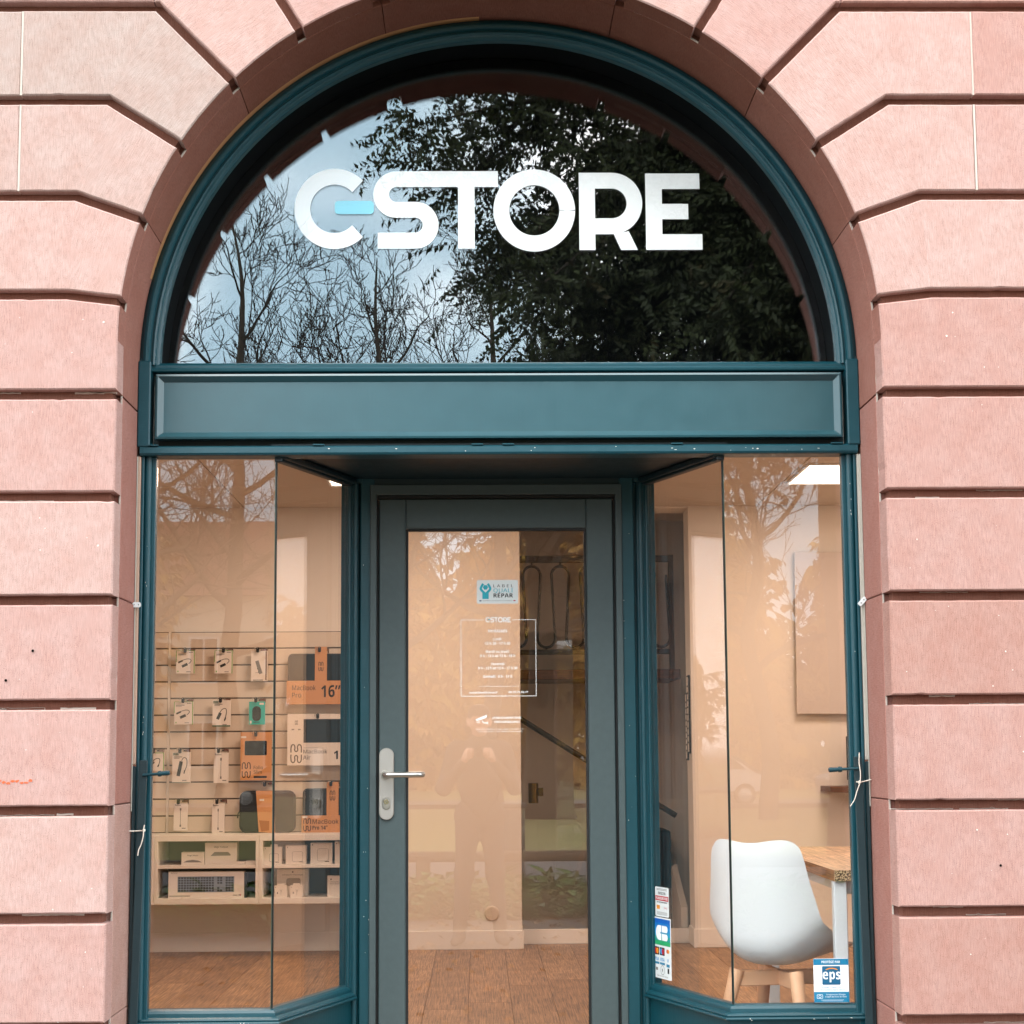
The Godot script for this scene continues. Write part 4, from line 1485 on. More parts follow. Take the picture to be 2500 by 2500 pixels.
func build_chair() -> void:
	var t := thing("chair", "white plastic shell chair on beech legs, its back to the right bay window", "chair", V(0.978, FY, -0.93))
	t.rotation.y = -0.60      # it faces into the shop and a little to the right
	# the shell, as a grid: u across, v from the top of the back down and forward to the lip of the seat; chair faces -z
	var prof := [[0.0, 0.812, 0.225, 0.176], [0.03, 0.795, 0.226, 0.184], [0.10, 0.750, 0.224, 0.194], [0.22, 0.660, 0.216, 0.206], [0.36, 0.560, 0.206, 0.222], [0.48, 0.478, 0.196, 0.232], [0.56, 0.430, 0.172, 0.236], [0.63, 0.398, 0.125, 0.238], [0.72, 0.388, 0.060, 0.238], [0.84, 0.398, -0.06, 0.234], [0.95, 0.412, -0.17, 0.222], [1.0, 0.404, -0.205, 0.19]]
	var nu := 28
	var nv := 40
	var P := []
	for j in nv + 1:
		var v := float(j) / nv
		var k := 0
		while k < prof.size() - 2 and v > prof[k + 1][0]:
			k += 1
		var a: Array = prof[k]
		var b: Array = prof[k + 1]
		var pa: Array = prof[maxi(k - 1, 0)]
		var pb: Array = prof[mini(k + 2, prof.size() - 1)]
		var f: float = (v - a[0]) / (b[0] - a[0])
		var y := cubic_interpolate(a[1], b[1], pa[1], pb[1], f)
		var z := cubic_interpolate(a[2], b[2], pa[2], pb[2], f)
		var w := cubic_interpolate(a[3], b[3], pa[3], pb[3], f)
		var back := clampf(1.0 - v / 0.62, 0.0, 1.0)
		var seat := 1.0 - back
		var row := PackedVector3Array()
		for i in nu + 1:
			var u := 2.0 * i / nu - 1.0
			var au := absf(u)
			var curl := pow(au, 2.6)
			var wing := clampf(v / 0.58, 0.0, 1.0) * (1.0 - smoothstep(0.60, 1.0, v))
			var p := Vector3(u * w * 0.91, y, z)
			p.z -= curl * (0.050 * back + 0.085 * wing)
			p.y += curl * (0.060 * seat * (1.0 - 0.5 * v) + 0.075 * wing * seat)
			if v < 0.12:     # the top edge: a shallow saddle with rounded shoulders
				var e := 1.0 - v / 0.12
				p.y += e * (0.012 * (1.0 - cos(minf(au * 1.3, 1.0) * PI)) * 0.5 - 0.022 * pow(au, 10.0))
			row.append(p)
		P.append(row)
	var N := []
	for j in nv + 1:
		var row := PackedVector3Array()
		for i in nu + 1:
			var du: Vector3 = P[j][mini(i + 1, nu)] - P[j][maxi(i - 1, 0)]
			var dv: Vector3 = P[mini(j + 1, nv)][i] - P[maxi(j - 1, 0)][i]
			row.append(dv.cross(du).normalized())
		N.append(row)
	# the outer (rear and under) side is where z is larger on the back
	var sgn: float = 1.0 if N[8][nu / 2].z > 0 else -1.0
	var sh := MB.new()
	var th := 0.009
	for j in nv:
		for i in nu:
			for side in [0.0, 1.0]:
				var q := []
				var m := []
				for c in [[j, i], [j, i + 1], [j + 1, i + 1], [j + 1, i]]:
					var nn: Vector3 = N[c[0]][c[1]] * sgn
					q.append(P[c[0]][c[1]] - nn * th * side)
					m.append(nn if side == 0.0 else -nn)
				sh.tri(q[0], q[1], q[2], m[0], m[1], m[2])
				sh.tri(q[0], q[2], q[3], m[0], m[2], m[3])
	var rim := []
	for i in nu + 1: rim.append([0, i])
	for j in range(1, nv + 1): rim.append([j, nu])
	for i in range(nu - 1, -1, -1): rim.append([nv, i])
	for j in range(nv - 1, 0, -1): rim.append([j, 0])
	var cen := Vector3(0, 0.5, 0.1)
	for r in rim.size():
		var c: Array = rim[r]
		var e: Array = rim[(r + 1) % rim.size()]
		var n0: Vector3 = N[c[0]][c[1]] * sgn
		var n1: Vector3 = N[e[0]][e[1]] * sgn
		var a: Vector3 = P[c[0]][c[1]]
		var b: Vector3 = P[e[0]][e[1]]
		var o := (b - a).cross(n0).normalized()
		if o.dot((a + b) / 2 - cen) < 0:
			o = -o
		sh.quad(a, b, b - n1 * th, a - n0 * th, o)
	obj("seat_shell", sh, M.plastic_white, t)
	# cross frame and four splayed, tapered legs
	var fr := MB.new()
	for s in [-1.0, 1.0]:
		fr.box(V(0, 0.340, 0.0), V(0.35, 0.052, 0.022), 0.003, Basis(Vector3.UP, s * PI / 4))
	obj("cross_frame", fr, M.beech, t)
	for sx in [-1.0, 1.0]:
		for sz in [-1.0, 1.0]:
			var lg := MB.new()
			var A := V(0.112 * sx, 0.372, 0.112 * sz)
			var Bq := V(0.185 * sx, 0.0, 0.185 * sz)
			var path := PackedVector3Array()
			var rad := []
			for k in 8:
				path.append(A.lerp(Bq, k / 7.0))
				rad.append(lerpf(0.026, 0.0155, k / 7.0))
			lg.tube(path, rad, 14)
			obj("leg", lg, M.beech, t)


# behind the opening in the back wall: a glass screen on a white plinth, and the dark stairwell with its iron balustrade
func build_stairwell() -> void:
	var wl := func(c: Vector3, s: Vector3, called := "stairwell_wall") -> void:
		var mb := MB.new()
		mb.box(c, s)
		struct(called, mb, M.wall)
	wl.call(V(-0.35, 1.9, -6.4), V(0.2, 4.0, 1.5))
	wl.call(V(2.2, 1.9, -6.4), V(0.2, 4.0, 1.5))
	wl.call(V(0.9, 1.9, -7.04), V(2.8, 4.0, 0.2))
	wl.call(V(0.9, 0.1, -6.4), V(2.8, 0.2, 1.5), "stairwell_floor")
	wl.call(V(0.9, 3.95, -6.4), V(2.8, 0.2, 1.5), "stairwell_ceiling")
	var scr := thing("glass_screen", "full height glass screen on a white plinth closing off the dark stairwell", "glass screen", V(0.675, FY, -5.66))
	var pl := MB.new()
	pl.box(V(0, 0.043, 0.0), V(0.996, 0.086, 0.03), 0.002)
	obj("plinth", pl, M.white_wood, scr)
	var g := MB.new()
	g.box(V(0, 1.335, 0.0), V(0.990, 2.498, 0.008))
	obj("pane", g, M.glass, scr)
	# landing, its balustrade and the stair
	var ld := MB.new()
	ld.box(V(0.50, 1.888, -6.53), V(1.4, 0.062, 0.72), 0.004)
	tag(obj("stair_landing", ld, M.dark_wood), "dark edged stair landing slab behind the glass screen", "landing")
	var rl := thing("iron_balustrade", "black iron balustrade of looped bars on the stair landing", "balustrade", V(-0.0053, 1.921, -6.2))
	rl.scale = Vector3.ONE * 0.93
	for q in [[0.752, 0.046], [0.118, 0.034]]:
		var mb := MB.new()
		mb.box(V(0.52, q[0], 0), V(1.44, q[1], 0.03), 0.003)
		obj("rail", mb, M.black_iron, rl)
	var post := MB.new()
	post.box(V(1.245, 0.35, 0), V(0.034, 0.86, 0.034), 0.003)
	obj("post", post, M.black_iron, rl)
	var pitch := 0.1957
	for k in range(-4, 5):
		var x := 0.2923 + pitch * k
		var mb := MB.new()
		var pts := PackedVector3Array()
		for a in 13:
			var t := PI * a / 12.0
			pts.append(V(x - cos(t) * 0.060, 0.643 + sin(t) * 0.062, 0))
		var low := PackedVector3Array()
		for a in 13:
			var t := PI * a / 12.0
			low.append(V(x + pitch / 2 - cos(t) * 0.060, 0.212 - sin(t) * 0.062, 0))
		pts.append_array(low)
		pts.append(V(x + pitch - 0.060, 0.643, 0))
		if x + pitch / 2 < 1.2:
			mb.tube(pts, [0.0095], 8)
		else:
			mb.tube(pts.slice(0, 13), [0.0095], 8)
		mb.box(V(x, 0.72, 0), V(0.012, 0.04, 0.012))
		if x + pitch / 2 < 1.2:
			mb.box(V(x + pitch / 2, 0.140, 0), V(0.012, 0.03, 0.012))
		obj("loop_bar", mb, M.black_iron, rl)
	var hr := MB.new()
	hr.tube(PackedVector3Array([V(-0.19, 1.843, -6.0), V(0.244, 1.571, -6.0), V(0.90, 1.157, -6.0), V(1.14, 1.010, -6.0)]), [0.018], 10)
	tag(obj("handrail", hr, M.black_iron), "black sloping handrail in front of the dark stairs", "handrail")
	var bs := MB.new()
	bs.lathe(PackedVector2Array([Vector2(0, -0.06), Vector2(0.030, -0.06), Vector2(0.030, 0.06), Vector2(0, 0.06)]), 18, at(0.255, 1.158, -5.78))
	bs.box(V(0.30, 1.165, -5.78), V(0.03, 0.05, 0.03), 0.002)
	tag(obj("brass_knob", bs, M.brass), "brass cylinder knob at the left edge of the glass screen", "knob")
	var str_ := MB.new()
	var T := Transform3D(Basis(Vector3(0, 0, -1), Vector3(0, 1, 0), Vector3(1, 0, 0)), V(1.17, 0, 0))
	str_.extrude(PackedVector2Array([Vector2(5.70, 0.21), Vector2(6.9, 0.21), Vector2(6.9, 0.86), Vector2(6.3, 0.70), Vector2(5.70, 0.48)]), 0.04, 0.002, T, 0.0, Vector2.ZERO, true)
	tag(obj("stair_stringer", str_, M.wall), "pale sloping stair side along the right of the stairwell", "stairs")
	var cab := MB.new()
	cab.box(V(0.95, 0.55, -6.5), V(0.36, 0.72, 0.5), 0.01)
	tag(obj("dark_cabinet", cab, M.black), "low dark cabinet under the stair landing", "cabinet")
	# framed notices on the cheek of the opening
	for q in [[1.62, -5.47, 0.46, 0.085, "tall framed notice on the right cheek of the stair opening, nearer the shop"], [1.55, -5.575, 0.40, 0.075, "lower framed notice on the right cheek of the stair opening, nearer the stairs"]]:
		var fr := thing("framed_notice", q[4], "framed notice", V(1.178, q[0], q[1]), "framed notices in the opening")
		var b := MB.new()
		b.box(V(-0.006, 0, 0), V(0.010, q[2], q[3]), 0.001)
		obj("frame", b, M.black, fr)
		var pp := MB.new()
		pp.box(V(-0.0115, 0, 0), V(0.001, q[2] - 0.02, q[3] - 0.016))
		obj("sheet", pp, M.card_white, fr)
		var pr := MB.new()
		for k in 9:
			pr.box(V(-0.0123, q[2] * (0.36 - 0.09 * k), 0.004 * (k % 3)), V(0.0004, 0.010, q[3] * 0.55))
		obj("print", pr, M.ink, fr)


# a package hanging or standing, its origin in the middle of its front; children: box, then prints
func pack(called: String, label: String, cat: String, x0: float, y0: float, x1: float, y1: float, depth: float, m: Material, zf := -5.31, group := "") -> Node3D:
	var t := thing(called, label, cat, V((x0 + x1) / 2, (y0 + y1) / 2, zf), group)
	var b := MB.new()
	b.extrude(rect(-(x1 - x0) / 2, -(y1 - y0) / 2, (x1 - x0) / 2, (y1 - y0) / 2), depth, 0.0008, Transform3D.IDENTITY, 0.0, Vector2.ZERO, true)
	obj("box", b, m, t)
	return t

func flat(mb: MB, x0: float, y0: float, x1: float, y1: float, z := 0.0004) -> void:
	mb.quad(V(x0, y0, z), V(x1, y0, z), V(x1, y1, z), V(x0, y1, z), V(0, 0, 1))

func printed(t: Node3D, m: Material, rects: Array, called := "print", z := 0.0004) -> void:
	var mb := MB.new()
	for r in rects:
		flat(mb, r[0], r[1], r[2], r[3], z)
	obj(called, mb, m, t)

func words(t: Node3D, m: Material, lines: Array, z := 0.0006) -> void:
	var mb := MB.new()
	for l in lines:      # [string, x, y, cap height, bold, align, fit]
		text(mb, l[0], l[3], at(l[1], l[2], z), l[4] if l.size() > 4 else false, l[5] if l.size() > 5 else 0, l[6] if l.size() > 6 else 0.0)
	obj("lettering", mb, m, t)

# a rounded emblem of one looped stroke above its mirror image
func loops(mb: MB, cx: float, cy: float, w: float, h: float, hw: float, z := 0.0006) -> void:
	for s in [1.0, -1.0]:
		var p := PackedVector2Array()
		for q in [[-0.5, 0.06], [-0.5, 0.32], [-0.43, 0.45], [-0.30, 0.5], [-0.17, 0.45], [-0.12, 0.33], [-0.15, 0.20], [-0.06, 0.12], [0.06, 0.12], [0.15, 0.20], [0.12, 0.33], [0.17, 0.45], [0.30, 0.5], [0.43, 0.45], [0.5, 0.32], [0.5, 0.06]]:
			p.append(Vector2(cx + q[0] * w, cy + q[1] * h * s))
		mb.ribbon(smooth_path(p, 4), hw, at(0, 0, z), 0.0001)

# a drawing of a short adapter cable
func cable_print(t: Node3D, w: float, h: float, kind: int) -> void:
	var mb := MB.new()
	var S := func(p: Array) -> PackedVector2Array:
		var o := PackedVector2Array()
		for q in p:
			o.append(Vector2(q[0] * w, q[1] * h))
		return smooth_path(o, 6)
	if kind == 0:      # a plug, a looped lead and a wide socket
		mb.ribbon(S.call([[-0.30, 0.02], [-0.12, 0.08], [0.10, 0.13], [0.28, 0.11], [0.30, 0.02], [0.18, -0.08]]), w * 0.016, at(0, 0, 0.0006), 0.0001)
		mb.ribbon(S.call([[-0.38, -0.03], [-0.14, 0.06]]), w * 0.045, at(0, 0, 0.0007), 0.0001)
		mb.ribbon(S.call([[-0.18, -0.20], [0.12, -0.09]]), w * 0.070, at(0, 0, 0.0007), 0.0001)
	elif kind == 1:    # a slim block on a loop
		mb.ribbon(S.call([[-0.12, -0.02], [0.02, 0.14], [0.22, 0.18], [0.28, 0.06], [0.22, -0.18]]), w * 0.018, at(0, 0, 0.0006), 0.0001)
		mb.ribbon(S.call([[-0.22, -0.22], [-0.06, 0.02]]), w * 0.085, at(0, 0, 0.0007), 0.0001)
		mb.ribbon(S.call([[0.17, -0.28], [0.23, -0.16]]), w * 0.035, at(0, 0, 0.0007), 0.0001)
	elif kind == 2:    # a long block
		mb.ribbon(S.call([[0.02, 0.22], [0.14, 0.32], [0.30, 0.26], [0.30, 0.05], [0.18, -0.14]]), w * 0.018, at(0, 0, 0.0006), 0.0001)
		mb.ribbon(S.call([[-0.16, -0.28], [0.0, 0.20]]), w * 0.095, at(0, 0, 0.0007), 0.0001)
		mb.ribbon(S.call([[0.16, -0.20], [0.20, -0.09]]), w * 0.030, at(0, 0, 0.0007), 0.0001)
	obj("picture", mb, M.ink, t)

func small_print(t: Node3D, w: float, h: float) -> void:
	printed(t, M.grey_ink, [[0.06 * w, -0.44 * h, 0.30 * w, -0.41 * h], [-0.40 * w, 0.33 * h, 0.05 * w, 0.355 * h], [-0.40 * w, 0.29 * h, -0.10 * w, 0.31 * h]], "small_print")


func build_wares() -> void:
	# the slatted display wall: boards with open grooves, in two lengths with a joint strip
	var sw := thing("slat_wall", "cream slatted display wall behind the left window", "display wall", V(0, 0, BW))
	var back := MB.new()
	back.box(V(-1.66, 1.535, 0.003), V(2.24, 1.165, 0.006))
	obj("groove_back", back, M.groove, sw)
	var runs := [[-2.78, -1.893], [-1.876, -0.54]]
	var shared := []
	for r in runs:
		var mb := MB.new()
		mb.box(V(0, 0, 0.012), V(r[1] - r[0], 0.0885, 0.014), 0.0015)
		shared.append(mb.mesh())
	for i in 12:
		var y := 2.0191 - 0.0970 * i
		for r in 2:
			var o := MeshInstance3D.new()
			o.name = "slat"
			o.mesh = shared[r]
			o.material_override = M.slat
			sw.add_child(o, true)
			o.position = V((runs[r][0] + runs[r][1]) / 2, y + 0.0490, 0)
	var ju := MB.new()
	ju.box(V(-1.8845, 1.535, 0.008), V(0.015, 1.165, 0.012), 0.001)
	obj("joint_strip", ju, M.wall, sw)

	# price hooks: one built, the rest copied
	var hk := thing("display_hook", "price hook holding the green edged adapter pack, top row left", "hook", V(-1.782, 2.012, -5.355), "hooks on the slatted wall")
	var br := MB.new()
	br.box(V(0.030, -0.004, 0.004), V(0.040, 0.014, 0.004), 0.001)
	br.box(V(0.046, -0.012, 0.004), V(0.008, 0.024, 0.004), 0.001)
	obj("bracket", br, M.chrome, hk)
	var wi := MB.new()
	wi.tube(smooth3(PackedVector3Array([V(0.02, 0.0, 0.004), V(0.006, 0.0, 0.03), V(0.0, 0.0, 0.075), V(0.0, 0.006, 0.085)]), 4), [0.0022], 6)
	wi.tube(smooth3(PackedVector3Array([V(0.0, 0.004, 0.08), V(-0.016, 0.006, 0.082), V(-0.018, -0.008, 0.082)]), 4), [0.0014], 6)
	obj("prong", wi, M.chrome, hk)
	var cp := MB.new()
	cp.extrude(round_rect(-0.0085, -0.026, 0.0085, 0.006, 0.0075, 4), 0.016, 0.002, at(0, 0.004, 0.082))
	obj("lock_clip", cp, M.black, hk)
	var hooks := [[-1.560, 2.012, "price hook holding the green edged adapter pack, top row second"], [-1.360, 2.012, "price hook holding the white pack with a grey stick, top row third"], [-1.000, 2.012, "price hook through the orange strap of the largest laptop sleeve, top row right"],
		[-1.790, 1.722, "price hook holding the green edged adapter pack in the second row"], [-1.573, 1.722, "price hook holding the white pack with the dark green foot"], [-1.368, 1.722, "price hook holding the mint green mouse pack"],
		[-1.957, 1.432, "price hook holding the half hidden pack at the far left"], [-1.803, 1.432, "price hook holding the white pack with the long grey block"], [-1.580, 1.432, "price hook holding the narrow white cable pack in the third row"], [-1.366, 1.526, "price hook holding the orange folio pack"], [-1.008, 1.626, "price hook holding the cream laptop sleeve pack"],
		[-1.808, 1.140, "price hook holding the white cable pack, bottom row left"], [-1.586, 1.140, "price hook holding the longer white cable pack, bottom row second"], [-1.312, 1.238, "price hook holding the black sleeve with the orange band"], [-0.930, 1.238, "price hook through the orange strap of the small laptop sleeve, bottom right"]]
	for q in hooks:
		dup(hk, V(q[0], q[1], -5.355), q[2])

	# green edged adapter packs
	var adapters := [[-1.8364, 1.8718, -1.7285, 2.0055, "white adapter pack with green edges, top row left"], [-1.6127, 1.8705, -1.5083, 2.0042, "white adapter pack with green edges, top row second"], [-1.8434, 1.5756, -1.7339, 1.7085, "white adapter pack with green edges, second row under the first"]]
	for q in adapters:
		var t := pack("adapter_pack", q[4], "pack", q[0], q[1], q[2], q[3], 0.022, M.card_white, -5.30, "green edged adapter packs")
		var w: float = q[2] - q[0]
		var h: float = q[3] - q[1]
		printed(t, M.green, [[-0.5 * w, 0.0, -0.47 * w, 0.5 * h], [0.46 * w, -0.5 * h, 0.5 * w, 0.5 * h], [-0.5 * w, 0.485 * h, 0.5 * w, 0.5 * h], [-0.42 * w, -0.44 * h, -0.36 * w, -0.38 * h]], "green_edge")
		cable_print(t, w, h, 0)
		words(t, M.ink, [["belkin", 0.30 * w, 0.40 * h, 0.045 * h, true]])
		small_print(t, w, h)
	var c0 := pack("cable_pack", "white cable pack with a green edge, half hidden at the far left", "pack", -2.006, 1.3097, -1.8971, 1.4151, 0.02, M.card_white, -5.30)
	printed(c0, M.green, [[0.050, -0.052, 0.0545, 0.052], [-0.054, 0.049, 0.054, 0.0525]], "green_edge")
	cable_print(c0, 0.109, 0.105, 1)
	var a0 := pack("flat_pack", "edge of a flat white pack at the far left, top row", "pack", -2.06, 1.8295, -1.9568, 2.0192, 0.02, M.card_white, -5.30)
	printed(a0, M.grey_ink, [[0.046, -0.095, 0.0505, 0.09]], "edge_print")
	var b0 := pack("flat_pack", "edge of a white pack with green trim at the far left, second row", "pack", -2.06, 1.5994, -1.9696, 1.6985, 0.02, M.card_white, -5.30)
	printed(b0, M.green, [[0.041, -0.049, 0.0448, 0.049]], "green_edge")
	# white hub packs
	var a3 := pack("hub_pack", "tall white pack with a grey stick printed on it, top row third", "pack", -1.4004, 1.8244, -1.3042, 2.0011, 0.024, M.card_white, -5.30)
	var mb := MB.new()
	mb.ribbon(PackedVector2Array([Vector2(0.010, -0.045), Vector2(-0.014, 0.030)]), 0.010, at(0, 0, 0.0006), 0.0001)
	obj("picture", mb, M.grey_ink, a3)
	printed(a3, M.ink, [[-0.022, -0.040, -0.004, -0.0385], [-0.012, -0.02, -0.008, 0.03], [-0.006, -0.04, -0.003, 0.01], [-0.036, -0.084, 0.022, -0.080]])
	printed(a3, M.dark_wood, [[0.037, -0.083, 0.043, 0.085]], "side_band")
	words(a3, M.grey_ink, [["SATECHI", -0.008, 0.079, 0.006]])
	var b2 := pack("hub_pack", "white pack with a dark green foot and a short lead printed on it", "pack", -1.6205, 1.5628, -1.5162, 1.7154, 0.024, M.card_white, -5.30)
	printed(b2, M.dark_green, [[-0.048, 0.058, -0.018, 0.072], [-0.052, -0.0763, 0.052, -0.069]], "green_band")
	cable_print(b2, 0.104, 0.153, 1)
	small_print(b2, 0.104, 0.153)
	words(b2, M.card_white, [["UGREEN", -0.033, 0.0625, 0.006, true]], 0.0008)
	var c1 := pack("hub_pack", "tall white pack with a long grey block and lead printed on it", "pack", -1.8497, 1.2409, -1.745, 1.4173, 0.024, M.card_white, -5.30)
	printed(c1, M.dark_green, [[-0.047, 0.070, -0.016, 0.084], [-0.052, -0.0882, 0.052, -0.085]], "green_band")
	cable_print(c1, 0.105, 0.176, 2)
	small_print(c1, 0.105, 0.176)
	words(c1, M.card_white, [["UGREEN", -0.0315, 0.0745, 0.006, true]], 0.0008)
	var b3 := pack("mouse_pack", "mint green mouse pack with a black mouse, second row", "pack", -1.4089, 1.573, -1.3178, 1.7059, 0.026, M.mint, -5.30)
	var ms := MB.new()
	ms.extrude(round_rect(-0.025, -0.043, 0.025, 0.043, 0.024, 8), 0.006, 0.004, at(-0.001, -0.003, 0.0065))
	obj("mouse", ms, M.black, b3)
	words(b3, M.ink, [["logitech", -0.002, -0.056, 0.007, true]])
	printed(b3, M.card_white, [[0.015, 0.048, 0.040, 0.060], [-0.040, -0.060, -0.030, -0.044]], "price_label")
	# narrow white cable packs
	var cab := [[-1.6102, 1.2376, -1.525, 1.4125, "narrow white cable pack in the third row beside the orange folio pack"], [-1.8368, 0.9679, -1.7569, 1.1228, "narrow white cable pack, bottom row left"], [-1.616, 0.9456, -1.5438, 1.1212, "longer narrow white cable pack touching the shelf top, bottom row second"]]
	for q in cab:
		var t := pack("cable_pack", q[4], "pack", q[0], q[1], q[2], q[3], 0.014, M.card_white, -5.30, "narrow white cable packs")
		var w: float = q[2] - q[0]
		var h: float = q[3] - q[1]
		printed(t, M.grey_ink, [[-0.02 * w, -0.30 * h, 0.01 * w, 0.28 * h], [-0.06 * w, 0.24 * h, 0.05 * w, 0.33 * h], [-0.06 * w, -0.36 * h, 0.05 * w, -0.28 * h], [-0.40 * w, 0.42 * h, 0.02 * w, 0.44 * h], [0.10 * w, -0.43 * h, 0.38 * w, -0.40 * h]])
		printed(t, M.ink, [[-0.42 * w, 0.45 * h, -0.36 * w, 0.47 * h]], "mark")
	# orange folio pack
	var c3 := pack("folio_pack", "orange cardboard folio pack with a dark window, right of the cable packs", "pack", -1.455, 1.253, -1.2764, 1.5293, 0.02, M.kraft, -5.295)
	var wn := MB.new()
	wn.extrude(round_rect(-0.065, 0.005, 0.063, 0.088, 0.006), 0.002, 0.0, at(0, 0, 0.0008))
	obj("window", wn, M.screen, c3)
	var lg := MB.new()
	loops(lg, -0.055, -0.080, 0.046, 0.086, 0.0026)
	obj("emblem", lg, M.ink, c3)
	words(c3, M.ink, [["Folio", -0.012, -0.075, 0.019, false, -1], ["Slim", -0.012, -0.101, 0.019, false, -1]])
	printed(c3, M.ink, [[-0.012, -0.126, 0.064, -0.114]], "dark_bar")
	printed(c3, M.card_white, [[-0.087, 0.104, -0.057, 0.115]], "price_label")
	# laptop sleeves
	var sleeve := func(called: String, label: String, x0: float, y0: float, x1: float, y1: float, band: float, strap: Array) -> Node3D:
		var w := x1 - x0
		var h := y1 - y0
		var t := thing(called, label, "laptop sleeve", V((x0 + x1) / 2, (y0 + y1) / 2, -5.29))
		var s := MB.new()
		s.extrude(round_rect(-w / 2, -h / 2 + 0.004, w / 2, h / 2, 0.028), 0.026, 0.006, at(0, 0, 0.0), 0.0, Vector2.ZERO, true)
		obj("sleeve", s, M.neoprene, t)
		var k := MB.new()
		k.extrude(rect(-w / 2 - 0.006, -h / 2 - 0.004, w / 2 + 0.006, -h / 2 + band), 0.034, 0.001, at(0, 0, 0.003), 0.0, Vector2.ZERO, true)
		k.extrude(rect(strap[0], -h / 2 + band, strap[1], h / 2 + strap[2]), 0.006, 0.0006, at(0, 0, 0.0029), 0.0, Vector2.ZERO, true)
		obj("card_band", k, M.kraft, t)
		return t
	var p16: Node3D = sleeve.call("laptop_sleeve", "largest black laptop sleeve in an orange card with a big 16, top right", -1.1850, 1.692, -0.745, 1.9825, 0.133, [-0.062, 0.008, 0.040])
	words(p16, M.ink, [["MacBook", -0.193, -0.067, 0.027, false, -1, 0.137], ["Pro", -0.193, -0.109, 0.027, false, -1], ["16”", -0.024, -0.108, 0.068, true, -1, 0.112]], 0.0036)
	var e1 := MB.new()
	loops(e1, -0.027, 0.070, 0.026, 0.052, 0.0018, 0.0036)
	obj("emblem", e1, M.ink, p16)
	var p14: Node3D = sleeve.call("laptop_sleeve", "small black laptop sleeve in an orange card with a looped emblem, bottom right", -1.0930, 0.949, -0.752, 1.204, 0.100, [-0.032, 0.037, 0.036])
	words(p14, M.ink, [["MacBook", -0.1125, -0.075, 0.025, false, -1, 0.150], ["Pro 14”", -0.1125, -0.108, 0.022, true, -1, 0.088]], 0.0036)
	var e2 := MB.new()
	loops(e2, -0.143, -0.080, 0.040, 0.070, 0.0024, 0.0036)
	loops(e2, 0.002, 0.086, 0.028, 0.054, 0.0018, 0.0036)
	obj("emblem", e2, M.ink, p14)
	printed(p14, M.card_white, [[-0.172, -0.042, -0.142, -0.030]], "price_label", 0.0036)
	var cc := MB.new()
	for r in [0.020, 0.012]:
		var ring := arc(Vector2(-0.052, 0.045), r, 0, 360, 20)
		cc.ribbon(ring, 0.0014, at(0, 0, 0.0008), 0.0003)
	obj("stitched_ring", cc, M.black, p14)
	# cream pack with a dark window
	var p15 := pack("laptop_sleeve_pack", "cream laptop sleeve pack with a dark window and a 15, middle right", "laptop sleeve", -1.1837, 1.3358, -0.748, 1.6329, 0.03, M.card_white, -5.285)
	printed(p15, M.neoprene, [[-0.124, -0.018, 0.2, 0.118]], "window")
	words(p15, M.ink, [["MacBook", -0.124, -0.080, 0.022, false, -1, 0.138], ["Air", -0.126, -0.115, 0.025, false, -1], ["15”", 0.052, -0.113, 0.048, true, -1]])
	var e3 := MB.new()
	loops(e3, -0.166, -0.080, 0.060, 0.104, 0.0034)
	loops(e3, -0.166, 0.098, 0.014, 0.024, 0.0010)
	obj("emblem", e3, M.ink, p15)
	printed(p15, M.grey_ink, [[-0.124, -0.048, -0.04, -0.0465], [-0.193, 0.055, -0.178, 0.062], [-0.156, 0.055, -0.141, 0.062]], "small_print")
	# the black sleeve with an orange band
	var d3 := thing("black_sleeve", "plump black zipped sleeve with one broad orange band, bottom row", "laptop sleeve", V(-1.296, 1.072, -5.285))
	var bs := MB.new()
	bs.extrude(round_rect(-0.162, -0.121, 0.162, 0.121, 0.045, 8), 0.045, 0.013, Transform3D.IDENTITY, 0.0, Vector2.ZERO, true)
	obj("sleeve", bs, M.neoprene, d3)
	var zp := MB.new()
	zp.tube(smooth3(PackedVector3Array([V(-0.160, 0.0, 0.0), V(-0.166, -0.01, 0.006), V(-0.169, -0.035, 0.006)]), 4), [0.004], 6)
	obj("zip_pull", zp, M.black, d3)
	var kb := MB.new()
	kb.extrude(PackedVector2Array([Vector2(-0.048, -0.115), Vector2(0.046, -0.122), Vector2(0.040, 0.121), Vector2(-0.066, 0.121)]), 0.004, 0.0006, at(0, 0, 0.0045), 0.0, Vector2.ZERO, true)
	obj("card_band", kb, M.kraft, d3)
	var flp := MB.new()
	flp.extrude(PackedVector2Array([Vector2(-0.032, -0.112), Vector2(0.012, -0.106), Vector2(0.013, -0.052), Vector2(-0.046, -0.048)]), 0.002, 0.0004, at(0, 0, 0.0068))
	obj("card_flap", flp, M.kraft_dark, d3)
	printed(d3, M.card_white, [[-0.044, 0.062, -0.018, 0.074]], "price_label", 0.0050)


